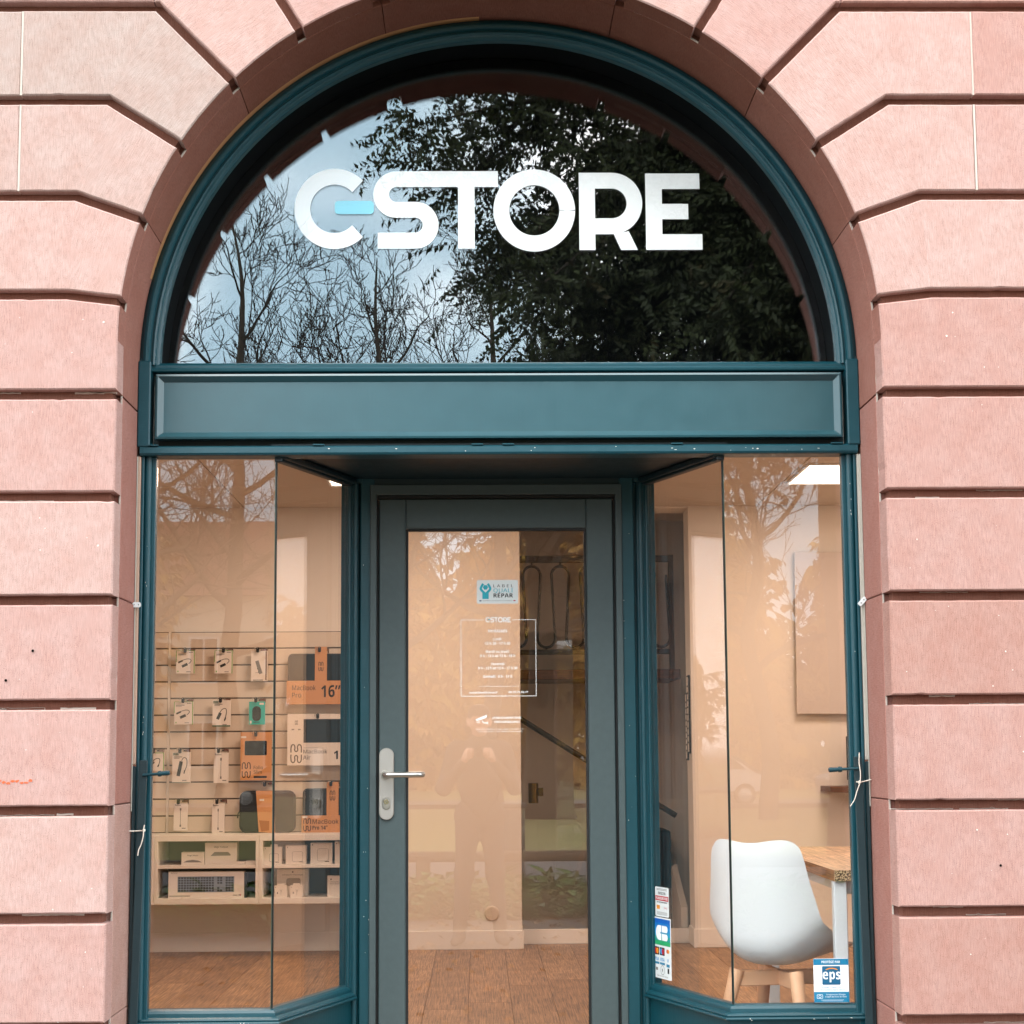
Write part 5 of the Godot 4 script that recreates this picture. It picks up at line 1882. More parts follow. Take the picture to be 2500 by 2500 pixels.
func build_shelves() -> void:
	var mods := [[-2.4786, -1.8936, "left hand white shelf module, cut off by the window frame"], [-1.8936, -1.3086, "middle white shelf module holding the keyboard box"], [-1.3086, -0.7236, "right hand white shelf module holding the small white boxes"]]
	for q in mods:
		var t := thing("shelf_unit", q[2], "shelf unit", V(0, 0, 0), "white shelf modules under the slatted wall")
		var x0: float = q[0] + 0.0008
		var x1: float = q[1] - 0.0008
		var zc := -5.19
		var dz := 0.376
		var xm := (x0 + x1) / 2
		var part := func(called: String, c: Vector3, s: Vector3, m: Material) -> void:
			var mb := MB.new()
			mb.box(c, s, 0.001)
			obj(called, mb, m, t)
		part.call("top_board", V(xm, 0.9357, zc), V(x1 - x0, 0.032, dz), M.white_wood)
		part.call("bottom_board", V(xm, 0.5870, zc), V(x1 - x0, 0.032, dz), M.white_wood)
		part.call("side_board", V(x0 + 0.0092, 0.7613, zc), V(0.0184, 0.3160, dz - 0.001), M.white_wood)
		part.call("side_board", V(x1 - 0.0092, 0.7613, zc), V(0.0184, 0.3160, dz - 0.001), M.white_wood)
		part.call("shelf_board", V(xm, 0.7770, zc - 0.004), V(x1 - x0 - 0.0372, 0.018, dz - 0.012), M.white_wood)
		part.call("back_panel", V(xm, 0.7613, BW + 0.006), V(x1 - x0 - 0.037, 0.3158, 0.006), M.shelf_back)
	var z := -5.06
	var mouse := pack("mouse_box", "small white box with a thin mouse printed on it, on the upper shelf", "box", -1.7517, 0.7862, -1.6232, 0.856, 0.08, M.card_white, z)
	words(mouse, M.ink, [["Magic Mouse", 0.0, 0.014, 0.0075]])
	var mp := MB.new()
	mp.extrude(PackedVector2Array([Vector2(-0.054, -0.021), Vector2(0.052, -0.021), Vector2(0.030, -0.011), Vector2(0.0, -0.007), Vector2(-0.032, -0.011)]), 0.0002, 0.0, at(0, 0, 0.0004))
	obj("picture", mp, M.grey_ink, mouse)
	var tk := pack("trackpad_box", "larger white box with a slim slab printed on it, middle of the upper shelf", "box", -1.6206, 0.7862, -1.4412, 0.9077, 0.10, M.card_white, z - 0.01)
	words(tk, M.ink, [["Magic Trackpad", 0.0, 0.033, 0.0080]])
	var tm := MB.new()
	tm.extrude(PackedVector2Array([Vector2(-0.058, -0.013), Vector2(0.054, -0.011), Vector2(0.054, -0.004), Vector2(0.040, 0.009), Vector2(-0.036, 0.009)]), 0.0002, 0.0, at(0, 0, 0.0004))
	obj("picture", tm, M.grey_ink, tk)
	pack("flat_box", "low white box beside the trackpad box", "box", -1.4477, 0.7862, -1.3917, 0.8030, 0.06, M.card_white, z)
	pack("flat_box", "low white box against the shelf's right side board", "box", -1.3889, 0.7862, -1.3345, 0.8060, 0.06, M.card_white, z + 0.01)
	var adp := [[-1.2893, 0.882, -1.1873, "white charger box with a hang loop, first on the right upper shelf"], [-1.1653, 0.8897, -1.0491, "medium white charger box, second on the right upper shelf"], [-1.0257, 0.9034, -0.9034, "larger white charger box with a square outline, third on the right upper shelf"], [-0.8892, 0.9104, -0.77, "tallest white charger box, cut off by the window frame"]]
	for i in 4:
		var q: Array = adp[i]
		var t := pack("charger_box", q[3], "box", q[0], 0.7862, q[2], q[1], 0.07, M.card_white, z, "white charger boxes")
		var w: float = q[2] - q[0]
		var h: float = q[1] - 0.7862
		var mb := MB.new()
		var k := 0.30 if i < 3 else 0.36
		var ring := round_rect(-w * k * 0.6, -h * 0.36, w * k * 1.1, h * (0.12 + 0.05 * i), 0.01)
		ring.append(ring[0])
		mb.ribbon(ring, 0.0008, at(0, 0, 0.0005), 0.0001)
		obj("picture", mb, M.grey_ink, t)
		printed(t, M.ink, [[-0.43 * w, 0.38 * h, -0.39 * w, 0.43 * h], [0.16 * w, -0.40 * h, 0.36 * w, -0.37 * h]], "mark")
		if i == 0:
			var lp := MB.new()
			lp.extrude(round_rect(-0.020, 0.0, 0.022, 0.015, 0.006), 0.002, 0.0, at(0.006, h / 2, -0.001))
			obj("hang_loop", lp, M.card_white, t)
	# keyboard box with its printed keys
	var kb := pack("keyboard_box", "long white box with a dark full size keyboard printed on it, on the lower shelf", "box", -1.8193, 0.6032, -1.3950, 0.749, 0.06, M.card_white, z + 0.02)
	var ox := -1.609 + 1.6072
	var oy := 0.679 - 0.6761
	var kbm := paint(c8(126, 138, 150), 0.5)
	printed(kb, kbm, [[ox - 0.1585, oy - 0.0435, ox + 0.1585, oy + 0.0435]], "keyboard")
	var keys := []
	for r in 6:
		var yy := oy + 0.0405 - r * 0.0139
		var x := ox - 0.155
		while x < ox + 0.150:
			var kw := 0.0122
			if r == 5 and x > ox - 0.095 and x < ox - 0.03:
				kw = 0.075
			var gap := absf(x - (ox + 0.0485)) < 0.006 or absf(x - (ox + 0.0965)) < 0.006
			var hole := x > ox + 0.05 and x < ox + 0.095 and (r == 3 or (r == 4 and absf(x - (ox + 0.068)) > 0.008))
			if not gap and not hole:
				keys.append([x, yy - 0.0102, minf(x + kw, ox + 0.155), yy])
			x += kw + 0.0034
	printed(kb, M.ink, keys, "keys", 0.0006)
	words(kb, M.grey_ink, [["SATECHI", -0.180, 0.062, 0.007]])
	printed(kb, M.grey_ink, [[-0.205, -0.063, -0.09, -0.059], [0.150, -0.060, 0.176, -0.056]], "small_print")
	printed(kb, M.sticker_navy, [[0.183, -0.062, 0.187, -0.052]], "flag")
	printed(kb, M.sticker_red, [[0.191, -0.062, 0.195, -0.052]], "flag")
	var dk := MB.new()
	dk.box(V(-1.387, 0.672, -5.07), V(0.013, 0.138, 0.06), 0.001)
	tag(obj("dark_box", dk, M.neoprene), "thin dark box end standing beside the keyboard box", "box")
	var big := pack("power_adapter_box", "wide white power adapter box at the back of the right lower shelf", "box", -1.2242, 0.6032, -1.0448, 0.752, 0.06, M.card_white, -5.16)
	words(big, M.ink, [["35W Magnetic Power Adapter", 0.0, 0.040, 0.0065]])
	printed(big, M.ink, [[-0.004, 0.055, 0.004, 0.063]], "mark")
	var bm := MB.new()
	bm.extrude(round_rect(-0.035, -0.02, 0.045, 0.024, 0.012), 0.0002, 0.0, at(0, 0, 0.0004))
	obj("picture", bm, M.grey_ink, big)
	var n := 0
	for x in [-1.2235, -1.135]:
		n += 1
		var e := pack("earphone_box", "small white earphone box %s in front of the wide adapter box" % ("on the left" if n == 1 else "on the right"), "box", x, 0.6032, x + 0.0687, 0.669, 0.03, M.card_white, -5.03, "small white earphone boxes")
		var hl := MB.new()
		hl.extrude(round_rect(-0.020, -0.001, 0.020, 0.013, 0.005), 0.002, 0.0, at(0, 0.0329, -0.001))
		obj("hang_loop", hl, M.card_white, e)
		var ep := MB.new()
		ep.ribbon(smooth_path(PackedVector2Array([Vector2(-0.004, 0.012), Vector2(0.002, 0.002), Vector2(0.002, -0.020)])), 0.0009, at(0, 0, 0.0005), 0.0001)
		ep.ribbon(smooth_path(PackedVector2Array([Vector2(0.010, 0.012), Vector2(0.004, 0.002), Vector2(0.003, -0.006)])), 0.0009, at(0, 0, 0.0005), 0.0001)
		obj("picture", ep, M.grey_ink, e)
		printed(e, M.ink, [[-0.020, -0.012, -0.015, -0.002], [-0.030, 0.022, -0.026, 0.026]], "mark")
	var pw := pack("power_adapter_box", "tall white power adapter box at the right edge of the right lower shelf", "box", -0.9297, 0.6032, -0.80, 0.719, 0.05, M.card_white, z)
	words(pw, M.ink, [["USB Magnetic", -0.048, 0.022, 0.0058, false, -1], ["Power Adapter", -0.048, 0.012, 0.0058, false, -1]])
	printed(pw, M.ink, [[-0.048, 0.036, -0.041, 0.043]], "mark")


# the shop's name: letters of one stroke width; drawn in a small unit square of pixels px, py (y down) that L turns to metres
func name_letters(root: Node3D, kx: float, ky: float, th: float, white: Material, blue: Material) -> void:
	var L := func(p: PackedVector2Array) -> PackedVector2Array:
		var o := PackedVector2Array()
		for q in p:
			o.append(Vector2((q.x - 981.0) * kx, (545.0 - q.y) * ky))
		return o
	var hw := 34.0
	var letter := func(called: String, strokes: Array, fills: Array, m: Material) -> void:
		var mb := MB.new()
		for s in strokes:      # offset in pixel space, so that the strokes keep their width
			var k: int = s.size()
			var outer := PackedVector2Array()
			var inner := PackedVector2Array()
			for i in k:
				var t: Vector2 = (s[mini(i + 1, k - 1)] - s[maxi(i - 1, 0)]).normalized()
				var o := Vector2(-t.y, t.x) * hw
				outer.append(s[i] + o)
				inner.append(s[i] - o)
			outer = L.call(outer)
			inner = L.call(inner)
			for i in k - 1:
				mb.quad(V(outer[i].x, outer[i].y, 0), V(outer[i + 1].x, outer[i + 1].y, 0), V(inner[i + 1].x, inner[i + 1].y, 0), V(inner[i].x, inner[i].y, 0), V(0, 0, 1))
				for e in [outer, inner]:
					var d: Vector2 = (e[i + 1] - e[i]).normalized()
					mb.quad(V(e[i].x, e[i].y, 0), V(e[i + 1].x, e[i + 1].y, 0), V(e[i + 1].x, e[i + 1].y, -th), V(e[i].x, e[i].y, -th), V(-d.y, d.x, 0))
		for f in fills:
			var p: PackedVector2Array = L.call(f)
			if Geometry2D.is_polygon_clockwise(p):
				p.reverse()
			mb.extrude(p, th)
		obj(called, mb, m, root)
	var A := func(cx: float, cy: float, rx: float, a0: float, a1: float, n := 24) -> PackedVector2Array:
		var p := PackedVector2Array()
		for i in n + 1:
			var a := deg_to_rad(lerpf(a0, a1, float(i) / n))
			p.append(Vector2(cx + cos(a) * rx, cy + sin(a) * rx))
		return p
	letter.call("letter_c", [A.call(275, 367, 138, 44, 316, 40)], [], white)
	var dash := PackedVector2Array()
	for q in round_rect(276, 333, 444, 390, 17, 5):
		dash.append(q)
	letter.call("dash", [], [dash], blue)
	var s := PackedVector2Array([Vector2(704, 240)])
	s.append_array(A.call(541.5, 306, 66, -90, -270, 20))
	s.append_array(A.call(622, 437.5, 66, -90, 90, 20))
	s.append(Vector2(461, 503.5))
	letter.call("letter_s", [s], [], white)
	letter.call("letter_t", [], [PackedVector2Array([Vector2(704, 206), Vector2(978, 206), Vector2(978, 274), Vector2(877, 274), Vector2(877, 538), Vector2(806, 538), Vector2(806, 274), Vector2(704, 274)])], white)
	letter.call("letter_o", [A.call(1134, 375, 142, 0, 360, 56)], [], white)
	var bowl := PackedVector2Array([Vector2(1396, 247.5)])
	bowl.append_array(A.call(1468, 345.5, 98, -90, 90, 24))
	bowl.append(Vector2(1396, 443.5))
	letter.call("letter_r", [bowl], [PackedVector2Array([Vector2(1327, 213.5), Vector2(1396, 213.5), Vector2(1396, 545), Vector2(1327, 545)]), PackedVector2Array([Vector2(1475, 477.5), Vector2(1540, 465), Vector2(1578, 545), Vector2(1506, 545)])], white)
	letter.call("letter_e", [], [PackedVector2Array([Vector2(1614, 217), Vector2(1848, 217), Vector2(1849, 284), Vector2(1685, 284), Vector2(1685, 348), Vector2(1798, 348), Vector2(1798, 414), Vector2(1685, 414), Vector2(1685, 478), Vector2(1857, 478), Vector2(1857, 545), Vector2(1614, 545)])], white)


func plate(t: Node3D, called: String, w: float, h: float, r: float, m: Material, th := 0.0006, cx := 0.0, cy := 0.0, z := 0.0) -> void:
	var mb := MB.new()
	mb.extrude(round_rect(cx - w / 2, cy - h / 2, cx + w / 2, cy + h / 2, r, 4), th, 0.0, at(0, 0, z), 0.0, Vector2.ZERO, true)
	obj(called, mb, m, t)


func build_signs() -> void:
	var nm := thing("shop_name", "big white shop name lettering with a light blue dash on the arched fanlight", "lettering", V(0.0, 3.0918, -0.5572))
	var far := (5.8875 + 0.5572) / (5.8875 + 0.425)      # measured on the frame's plane, set on the glass behind it
	nm.position.x = -0.0755 + (-0.5565 + (981.0 - 275.0) * 0.00079 + 0.0755) * far
	nm.position.y = 1.4 + (3.0918 - 1.4) * far
	name_letters(nm, 0.00079 * far, 0.000815 * far, 0.0006, M.vinyl, M.sky_blue)

	# ---- on the door glass (its outer face at z = -1.050)
	var zf := -1.0494
	var lb := thing("repair_label", "small white sticker with a turquoise spanner figure, highest on the door glass", "sticker", V(-0.0039, 1.9825, zf))
	plate(lb, "sheet", 0.150, 0.086, 0.004, M.sticker_base)
	words(lb, M.ink, [["L A B E L", 0.021, 0.0165, 0.0105, false, 0, 0.072], ["RÉPAR", 0.021, -0.0205, 0.0145, true, 0, 0.071]])
	words(lb, M.turquoise, [["QUALI", 0.021, -0.002, 0.0140, false, 0, 0.071]])
	var sp := MB.new()
	sp.extrude(rect(-0.055, -0.026, -0.032, -0.004), 0.0001, 0.0, at(0, 0, 0.0006))
	sp.ribbon(smooth_path(PackedVector2Array([Vector2(-0.046, -0.006), Vector2(-0.058, 0.006), Vector2(-0.0605, 0.014), Vector2(-0.052, 0.0300)])), 0.0042, at(0, 0, 0.0007), 0.0001)
	sp.ribbon(smooth_path(PackedVector2Array([Vector2(-0.041, -0.006), Vector2(-0.029, 0.006), Vector2(-0.0265, 0.014), Vector2(-0.035, 0.0300)])), 0.0042, at(0, 0, 0.0008), 0.0001)
	sp.extrude(arc(Vector2(-0.0435, 0.0165), 0.0095, 0, 300, 5), 0.0001, 0.0, at(0, 0, 0.0009))
	obj("emblem", sp, M.turquoise, lb)
	words(lb, M.grey_ink, [["ÉQUIPEMENTS ÉLECTRIQUES ET ÉLECTRONIQUES", 0.0, -0.0335, 0.003, false, 0, 0.108]])
	printed(lb, M.sticker_navy, [[-0.066, -0.0345, -0.0585, -0.0305]], "flag")
	printed(lb, M.sticker_red, [[0.058, -0.0345, 0.0655, -0.0305]], "flag")

	var hr := thing("opening_hours", "white printed opening hours in a thin square frame on the door glass", "decal", V(-0.0015, 1.7425, zf))
	var w := 0.1368
	var fr := MB.new()
	for q in [[-w, 0.1371, -0.052, 0.1389], [0.0505, 0.1371, w, 0.1389], [-w, -0.1389, w, -0.1371], [-w, -0.1371, -w + 0.0018, 0.1371], [w - 0.0018, -0.1371, w, 0.1371], [-0.072, -0.1032, 0.075, -0.1022]]:
		flat(fr, q[0], q[1], q[2], q[3])
	obj("frame_line", fr, M.vinyl, hr)
	var lg := Node3D.new()
	lg.name = "small_shop_name"
	hr.add_child(lg, true)
	lg.position = V(-0.0005, 0.1288, 0.0004)
	name_letters(lg, 0.0000526, 0.0000560, 0.0001, M.vinyl, M.sky_blue)
	words(hr, M.vinyl, [["HORAIRES", -0.0025, 0.0925, 0.0100, true, 0, 0.069], ["Lundi:", -0.003, 0.0635, 0.0088, true, 0, 0.034], ["13 h 30 - 17 h 30", -0.003, 0.0480, 0.0090, true, 0, 0.092], ["Mardi au Jeudi:", -0.003, 0.0185, 0.0088, true, 0, 0.086], ["9 h - 12 h et 13 h - 18 h", -0.003, 0.0030, 0.0090, true, 0, 0.127],
		["Vendredi", -0.003, -0.0265, 0.0088, true, 0, 0.049], ["9 h - 12 h et 13 h - 17 h 30", -0.003, -0.0415, 0.0090, true, 0, 0.142], ["Samedi:  9 h - 13 h", -0.003, -0.0715, 0.0090, true, 0, 0.104], ["contact@webcstore.fr", -0.056, -0.1285, 0.0072, true, 0, 0.104], ["09.72.21.59.11", 0.071, -0.1275, 0.0072, true, 0, 0.070]], 0.0004)

	var vs := thing("surveillance_decal", "white camera decal with two lines of print, lowest on the door glass", "decal", V(0.0, 1.5205, zf))
	var cm := MB.new()
	cm.extrude(PackedVector2Array([Vector2(-0.0860, 0.0005), Vector2(-0.0820, -0.0050), Vector2(-0.0470, 0.0055), Vector2(-0.0440, 0.0140), Vector2(-0.0445, 0.0165)]), 0.0001, 0.0, at(0, 0, 0.0004))
	cm.ribbon(PackedVector2Array([Vector2(-0.062, -0.004), Vector2(-0.056, -0.0125), Vector2(-0.043, -0.0125)]), 0.0016, at(0, 0, 0.0004), 0.0001)
	flat(cm, -0.0445, -0.0170, -0.0415, -0.0085)
	flat(cm, -0.0815, -0.0105, -0.0700, -0.0080)
	obj("camera_picture", cm, M.vinyl, vs)
	words(vs, M.vinyl, [["ETABLISSEMENT SOUS", 0.0275, 0.0020, 0.0070, true, 0, 0.103], ["VIDEOSURVEILLANCE", 0.0275, -0.0125, 0.0070, true, 0, 0.093], ["Pour droit d'accès aux images, veuillez vous adresser à", 0.002, -0.0365, 0.0036, false, 0, 0.168], ["l'accueil de cet établissement", 0.002, -0.0450, 0.0036, false, 0, 0.162]], 0.0004)

	# ---- on the canted pane at the right of the door, on its shop side: seen through the glass
	var a := Vector2(0.748, -0.425)
	var b := Vector2(0.555, -1.0)
	var dir := (a - b).normalized()           # from the door towards the front
	var side := Vector2(-dir.y, dir.x)        # towards the doorway
	var Bc := Basis(V(dir.x, 0, dir.y), Vector3.UP, V(dir.x, 0, dir.y).cross(Vector3.UP))
	var put := func(t: Node3D, along: float, y: float) -> void:
		var p := b + dir * along + Vector2(side.x, side.y) * 0.0036
		t.transform = Transform3D(Bc, V(p.x, y, p.y))
	var s1 := thing("instalment_sticker", "small white and red sticker above the card sticker on the right canted pane", "sticker")
	put.call(s1, 0.053, 0.8755)
	plate(s1, "sheet", 0.1150, 0.1020, 0.006, M.sticker_base)
	words(s1, M.ink, [["PAYEZ EN", 0.0, 0.0250, 0.0095, true, 0, 0.062], ["AVEC VOTRE CARTE BANCAIRE", 0.0, -0.0035, 0.0042, true, 0, 0.086]])
	printed(s1, M.sticker_red, [[-0.0555, 0.0040, 0.0555, 0.0205]], "red_bar")
	words(s1, M.vinyl, [["PLUSIEURS FOIS", 0.0, 0.0078, 0.0090, true, 0, 0.100]], 0.0008)
	printed(s1, M.sticker_orange, [[-0.045, -0.026, -0.018, -0.012]], "card_picture")
	words(s1, M.sticker_red, [["Oney", 0.030, -0.0225, 0.0065, false, 0, 0.026]])
	printed(s1, M.grey_ink, [[-0.045, 0.040, 0.045, 0.0415], [-0.045, 0.044, 0.045, 0.0455], [-0.045, -0.036, 0.045, -0.0350], [-0.045, -0.039, 0.045, -0.038], [-0.045, -0.042, 0.045, -0.041], [-0.045, -0.045, 0.045, -0.044]], "small_print")
	var s2 := thing("card_sticker", "tall card payment sticker with a blue to green panel on the right canted pane", "sticker")
	put.call(s2, 0.0505, 0.7160)
	plate(s2, "sheet", 0.1480, 0.2110, 0.003, M.sticker_base)
	var bands := [c8(22, 96, 186), c8(24, 118, 196), c8(30, 138, 202), c8(34, 150, 190), c8(36, 158, 150), c8(46, 166, 104)]
	for k in 6:
		var y1 := 0.1005 - k * 0.0152
		printed(s2, paint(bands[k], 0.4), [[-0.069, y1 - 0.0152, 0.069, y1]], "panel_band")
	var cb := MB.new()
	cb.extrude(PackedVector2Array(arc(Vector2(-0.026, 0.052), 0.026, 65, 295, 14)), 0.0001, 0.0, at(0, 0, 0.0008))
	cb.extrude(rect(-0.026, 0.0265, -0.006, 0.0495), 0.0001, 0.0, at(0, 0, 0.0009))
	cb.extrude(rect(-0.026, 0.0545, -0.006, 0.0775), 0.0001, 0.0, at(0, 0, 0.0009))
	for s in [0.0265, 0.0545]:
		cb.extrude(round_rect(0.0, s, 0.048, s + 0.023, 0.0112, 6), 0.0001, 0.0, at(0, 0, 0.0009))
		cb.extrude(rect(0.0, s, 0.02, s + 0.023), 0.0001, 0.0, at(0, 0, 0.0010))
	obj("card_mark", cb, M.vinyl, s2)
	var disc := func(mm: Material, x: float, y: float, r: float, z := 0.0008) -> void:
		var mb := MB.new()
		mb.extrude(arc(Vector2(x, y), r, 0, 345, 18), 0.0001, 0.0, at(0, 0, z))
		obj("disc", mb, mm, s2)
	printed(s2, M.ink, [[-0.069, -0.0255, -0.028, 0.002], [-0.022, -0.0255, 0.019, 0.002]], "dark_box")
	disc.call(M.sticker_red, -0.055, -0.0115, 0.0105)
	disc.call(M.sticker_orange, -0.042, -0.0115, 0.0105, 0.0010)
	disc.call(M.sticker_cyan, -0.008, -0.0115, 0.0105)
	disc.call(M.sticker_red, 0.006, -0.0115, 0.0105, 0.0010)
	disc.call(M.sticker_red, 0.043, -0.0080, 0.0070)
	disc.call(M.sticker_orange, 0.052, -0.0080, 0.0070, 0.0010)
	words(s2, M.sticker_cyan, [["VISA", -0.0485, -0.0450, 0.0110, true, 0, 0.037], ["VISA", -0.0005, -0.0450, 0.0110, true, 0, 0.037], ["V", 0.0470, -0.0450, 0.0110, true, 0, 0.015]])
	printed(s2, M.sticker_blue, [[-0.069, -0.0575, -0.028, -0.0500], [-0.0210, -0.0575, 0.0200, -0.0500], [0.034, -0.0620, 0.060, -0.0520]], "blue_bar")
	printed(s2, M.grey_ink, [[-0.058, -0.079, -0.040, -0.069]], "terminal_picture")
	printed(s2, M.ink, [[0.042, -0.084, 0.056, -0.066]], "phone_picture")
	var wv := MB.new()
	wv.ribbon(arc(Vector2(0, -0.076), 0.016, 0, 360, 20), 0.0007, at(0, 0, 0.0006), 0.0001)
	for r in [0.004, 0.007, 0.010]:
		wv.ribbon(arc(Vector2(-0.008, -0.076), r, -40, 40, 6), 0.0009, at(0, 0, 0.0007), 0.0001)
	obj("contactless_mark", wv, M.ink, s2)
	words(s2, M.grey_ink, [["Paiement sans contact", 0.0, -0.0990, 0.0055, false, 0, 0.095]])

	# ---- on the right front pane
	var ep := thing("alarm_sticker", "blue and white alarm company sticker low on the right front pane", "sticker", V(1.0635, 0.6622, -0.4190))
	plate(ep, "sheet", 0.1135, 0.1390, 0.004, M.vinyl)
	printed(ep, M.sticker_blue, [[-0.0567, 0.0490, 0.0567, 0.0685]], "blue_bar")
	printed(ep, M.sticker_blue, [[-0.0567, -0.0690, 0.0567, -0.0360]], "blue_bar")
	plate(ep, "emblem_ground", 0.0590, 0.0590, 0.003, M.sticker_deep, 0.0002, 0.0005, 0.0160, 0.0006)
	words(ep, M.vinyl, [["PROTÉGÉ PAR", 0.0, 0.0550, 0.0075, true, 0, 0.060]], 0.0008)
	words(ep, M.vinyl, [["eps", 0.0015, 0.0045, 0.0300, true, 0, 0.0580]], 0.0009)
	var sw := MB.new()
	sw.ribbon(arc(Vector2(0.002, -0.002), 0.0405, 118, 62, 10), 0.0016, at(0, 0, 0.0009), 0.0001)
	obj("swoosh", sw, M.sticker_orange, ep)
	words(ep, M.sticker_blue, [["ALARME CONNECTÉE", 0.0, -0.0245, 0.0050, false, 0, 0.062], ["ET TÉLÉSURVEILLANCE 24H/24", 0.0, -0.0325, 0.0050, false, 0, 0.090]], 0.0006)
	words(ep, M.vinyl, [["Enregistrement d'images", 0.014, -0.0465, 0.0045, false, 0, 0.062], ["et appel des forces de l'ordre", 0.014, -0.0535, 0.0045, false, 0, 0.070], ["", 0, 0, 0.001]].slice(0, 2), 0.0008)
	var ci := MB.new()
	var rr := round_rect(-0.047, -0.0565, -0.029, -0.0445, 0.002, 3)
	rr.append(rr[0])
	ci.ribbon(rr, 0.0006, at(0, 0, 0.0007), 0.0001)
	ci.ribbon(arc(Vector2(-0.038, -0.0505), 0.0040, 0, 360, 14), 0.0006, at(0, 0, 0.0007), 0.0001)
	obj("camera_picture", ci, M.vinyl, ep)
	printed(ep, M.vinyl, [[-0.035, -0.0620, 0.040, -0.0612], [-0.030, -0.0650, 0.036, -0.0643]], "small_print", 0.0007)
	for q in [[-0.051, 0.063], [0.051, 0.063], [-0.051, -0.063], [0.051, -0.063]]:
		var dsc := MB.new()
		dsc.lathe(PackedVector2Array([Vector2(0, 0.0012), Vector2(0.0016, 0.001), Vector2(0.0020, 0.0006)]), 10, Transform3D(Basis(Vector3.RIGHT, PI / 2), V(q[0], q[1], 0)))
		obj("rivet", dsc, M.sticker_deep, ep)


# ---------------------------------------------------------------- the park across the pavement, which the glass mirrors
func limb(mb: MB, p: Vector3, d: Vector3, len: float, r: float, depth: int, spread: float, tips: Array, lift := 0.05) -> void:
	var n := 5 if depth > 1 else 4
	var path := PackedVector3Array([p])
	var rad := [maxf(r, 0.008)]
	var q := p
	var dd := d
	for i in n:
		dd = (dd + Vector3(rng.randf_range(-1, 1), rng.randf_range(-0.8, 0.9), rng.randf_range(-1, 1)) * 0.27 + Vector3.UP * lift).normalized()
		q += dd * len / n
		path.append(q)
		rad.append(maxf(lerpf(r, r * 0.55, float(i + 1) / n), 0.008))
	mb.tube(path, rad, 7 if depth > 3 else (5 if depth > 1 else 3), false)
	tips.append([q, dd, depth])
	if depth <= 0:
		return
	for k in rng.randi_range(3, 4):
		var i := n if k == 0 else rng.randi_range(1, n)
		var ax := dd.cross(Vector3(rng.randf_range(-1, 1), rng.randf_range(-1, 1), rng.randf_range(-1, 1))).normalized()
		var ang := rng.randf_range(0.1, 0.4) if k == 0 else rng.randf_range(0.5, 1.15) * spread
		limb(mb, path[i], dd.rotated(ax, ang), len * rng.randf_range(0.52, 0.74), float(rad[i]) * (0.8 if k == 0 else 0.55), depth - 1, spread, tips, lift)

# a leafless tree: one leader with curved side branches that shorten towards the top
func bare_tree(called: String, label: String, x: float, z: float, h: float, r: float, seed_: int) -> Node3D:
	rng.seed = seed_
	var t := thing(called, label, "tree", V(x, -0.14, z), "bare trees along the park")
	var lead := PackedVector3Array([V(0, -0.1, 0), V(0.0, 0.3, 0.0)])
	var q := V(0, 0.3, 0)
	var n := 9
	for i in n:
		q += V(rng.randf_range(-0.28, 0.28), (h - 0.3) / n, rng.randf_range(-0.2, 0.2))
		lead.append(q)
	var path := smooth3(lead, 3)
	var rad := []
	for i in path.size():
		var f := float(i) / (path.size() - 1)
		rad.append(maxf(r * (1.0 - 0.95 * pow(f, 1.15)) * (1.6 if i == 0 else 1.0), 0.010))
	var tr := MB.new()
	tr.tube(path, rad, 10, false)
	obj("trunk", tr, M.bark, t)
	var br := MB.new()
	var tips := []
	for k in 15:
		var f := 0.36 + 0.62 * k / 14.0
		var i := clampi(int(f * (path.size() - 1)), 1, path.size() - 2)
		var a := k * 2.4 + rng.randf() * 0.9
		var up := lerpf(0.35, 1.0, (f - 0.36) / 0.62)
		var d := V(cos(a), up, sin(a)).normalized()
		limb(br, path[i], d, h * lerpf(0.23, 0.06, (f - 0.36) / 0.62) * rng.randf_range(0.85, 1.2), float(rad[i]) * 0.55, 4 if f < 0.9 else 3, 1.0, tips, 0.07)
	obj("branches", br, M.twig, t)
	return t

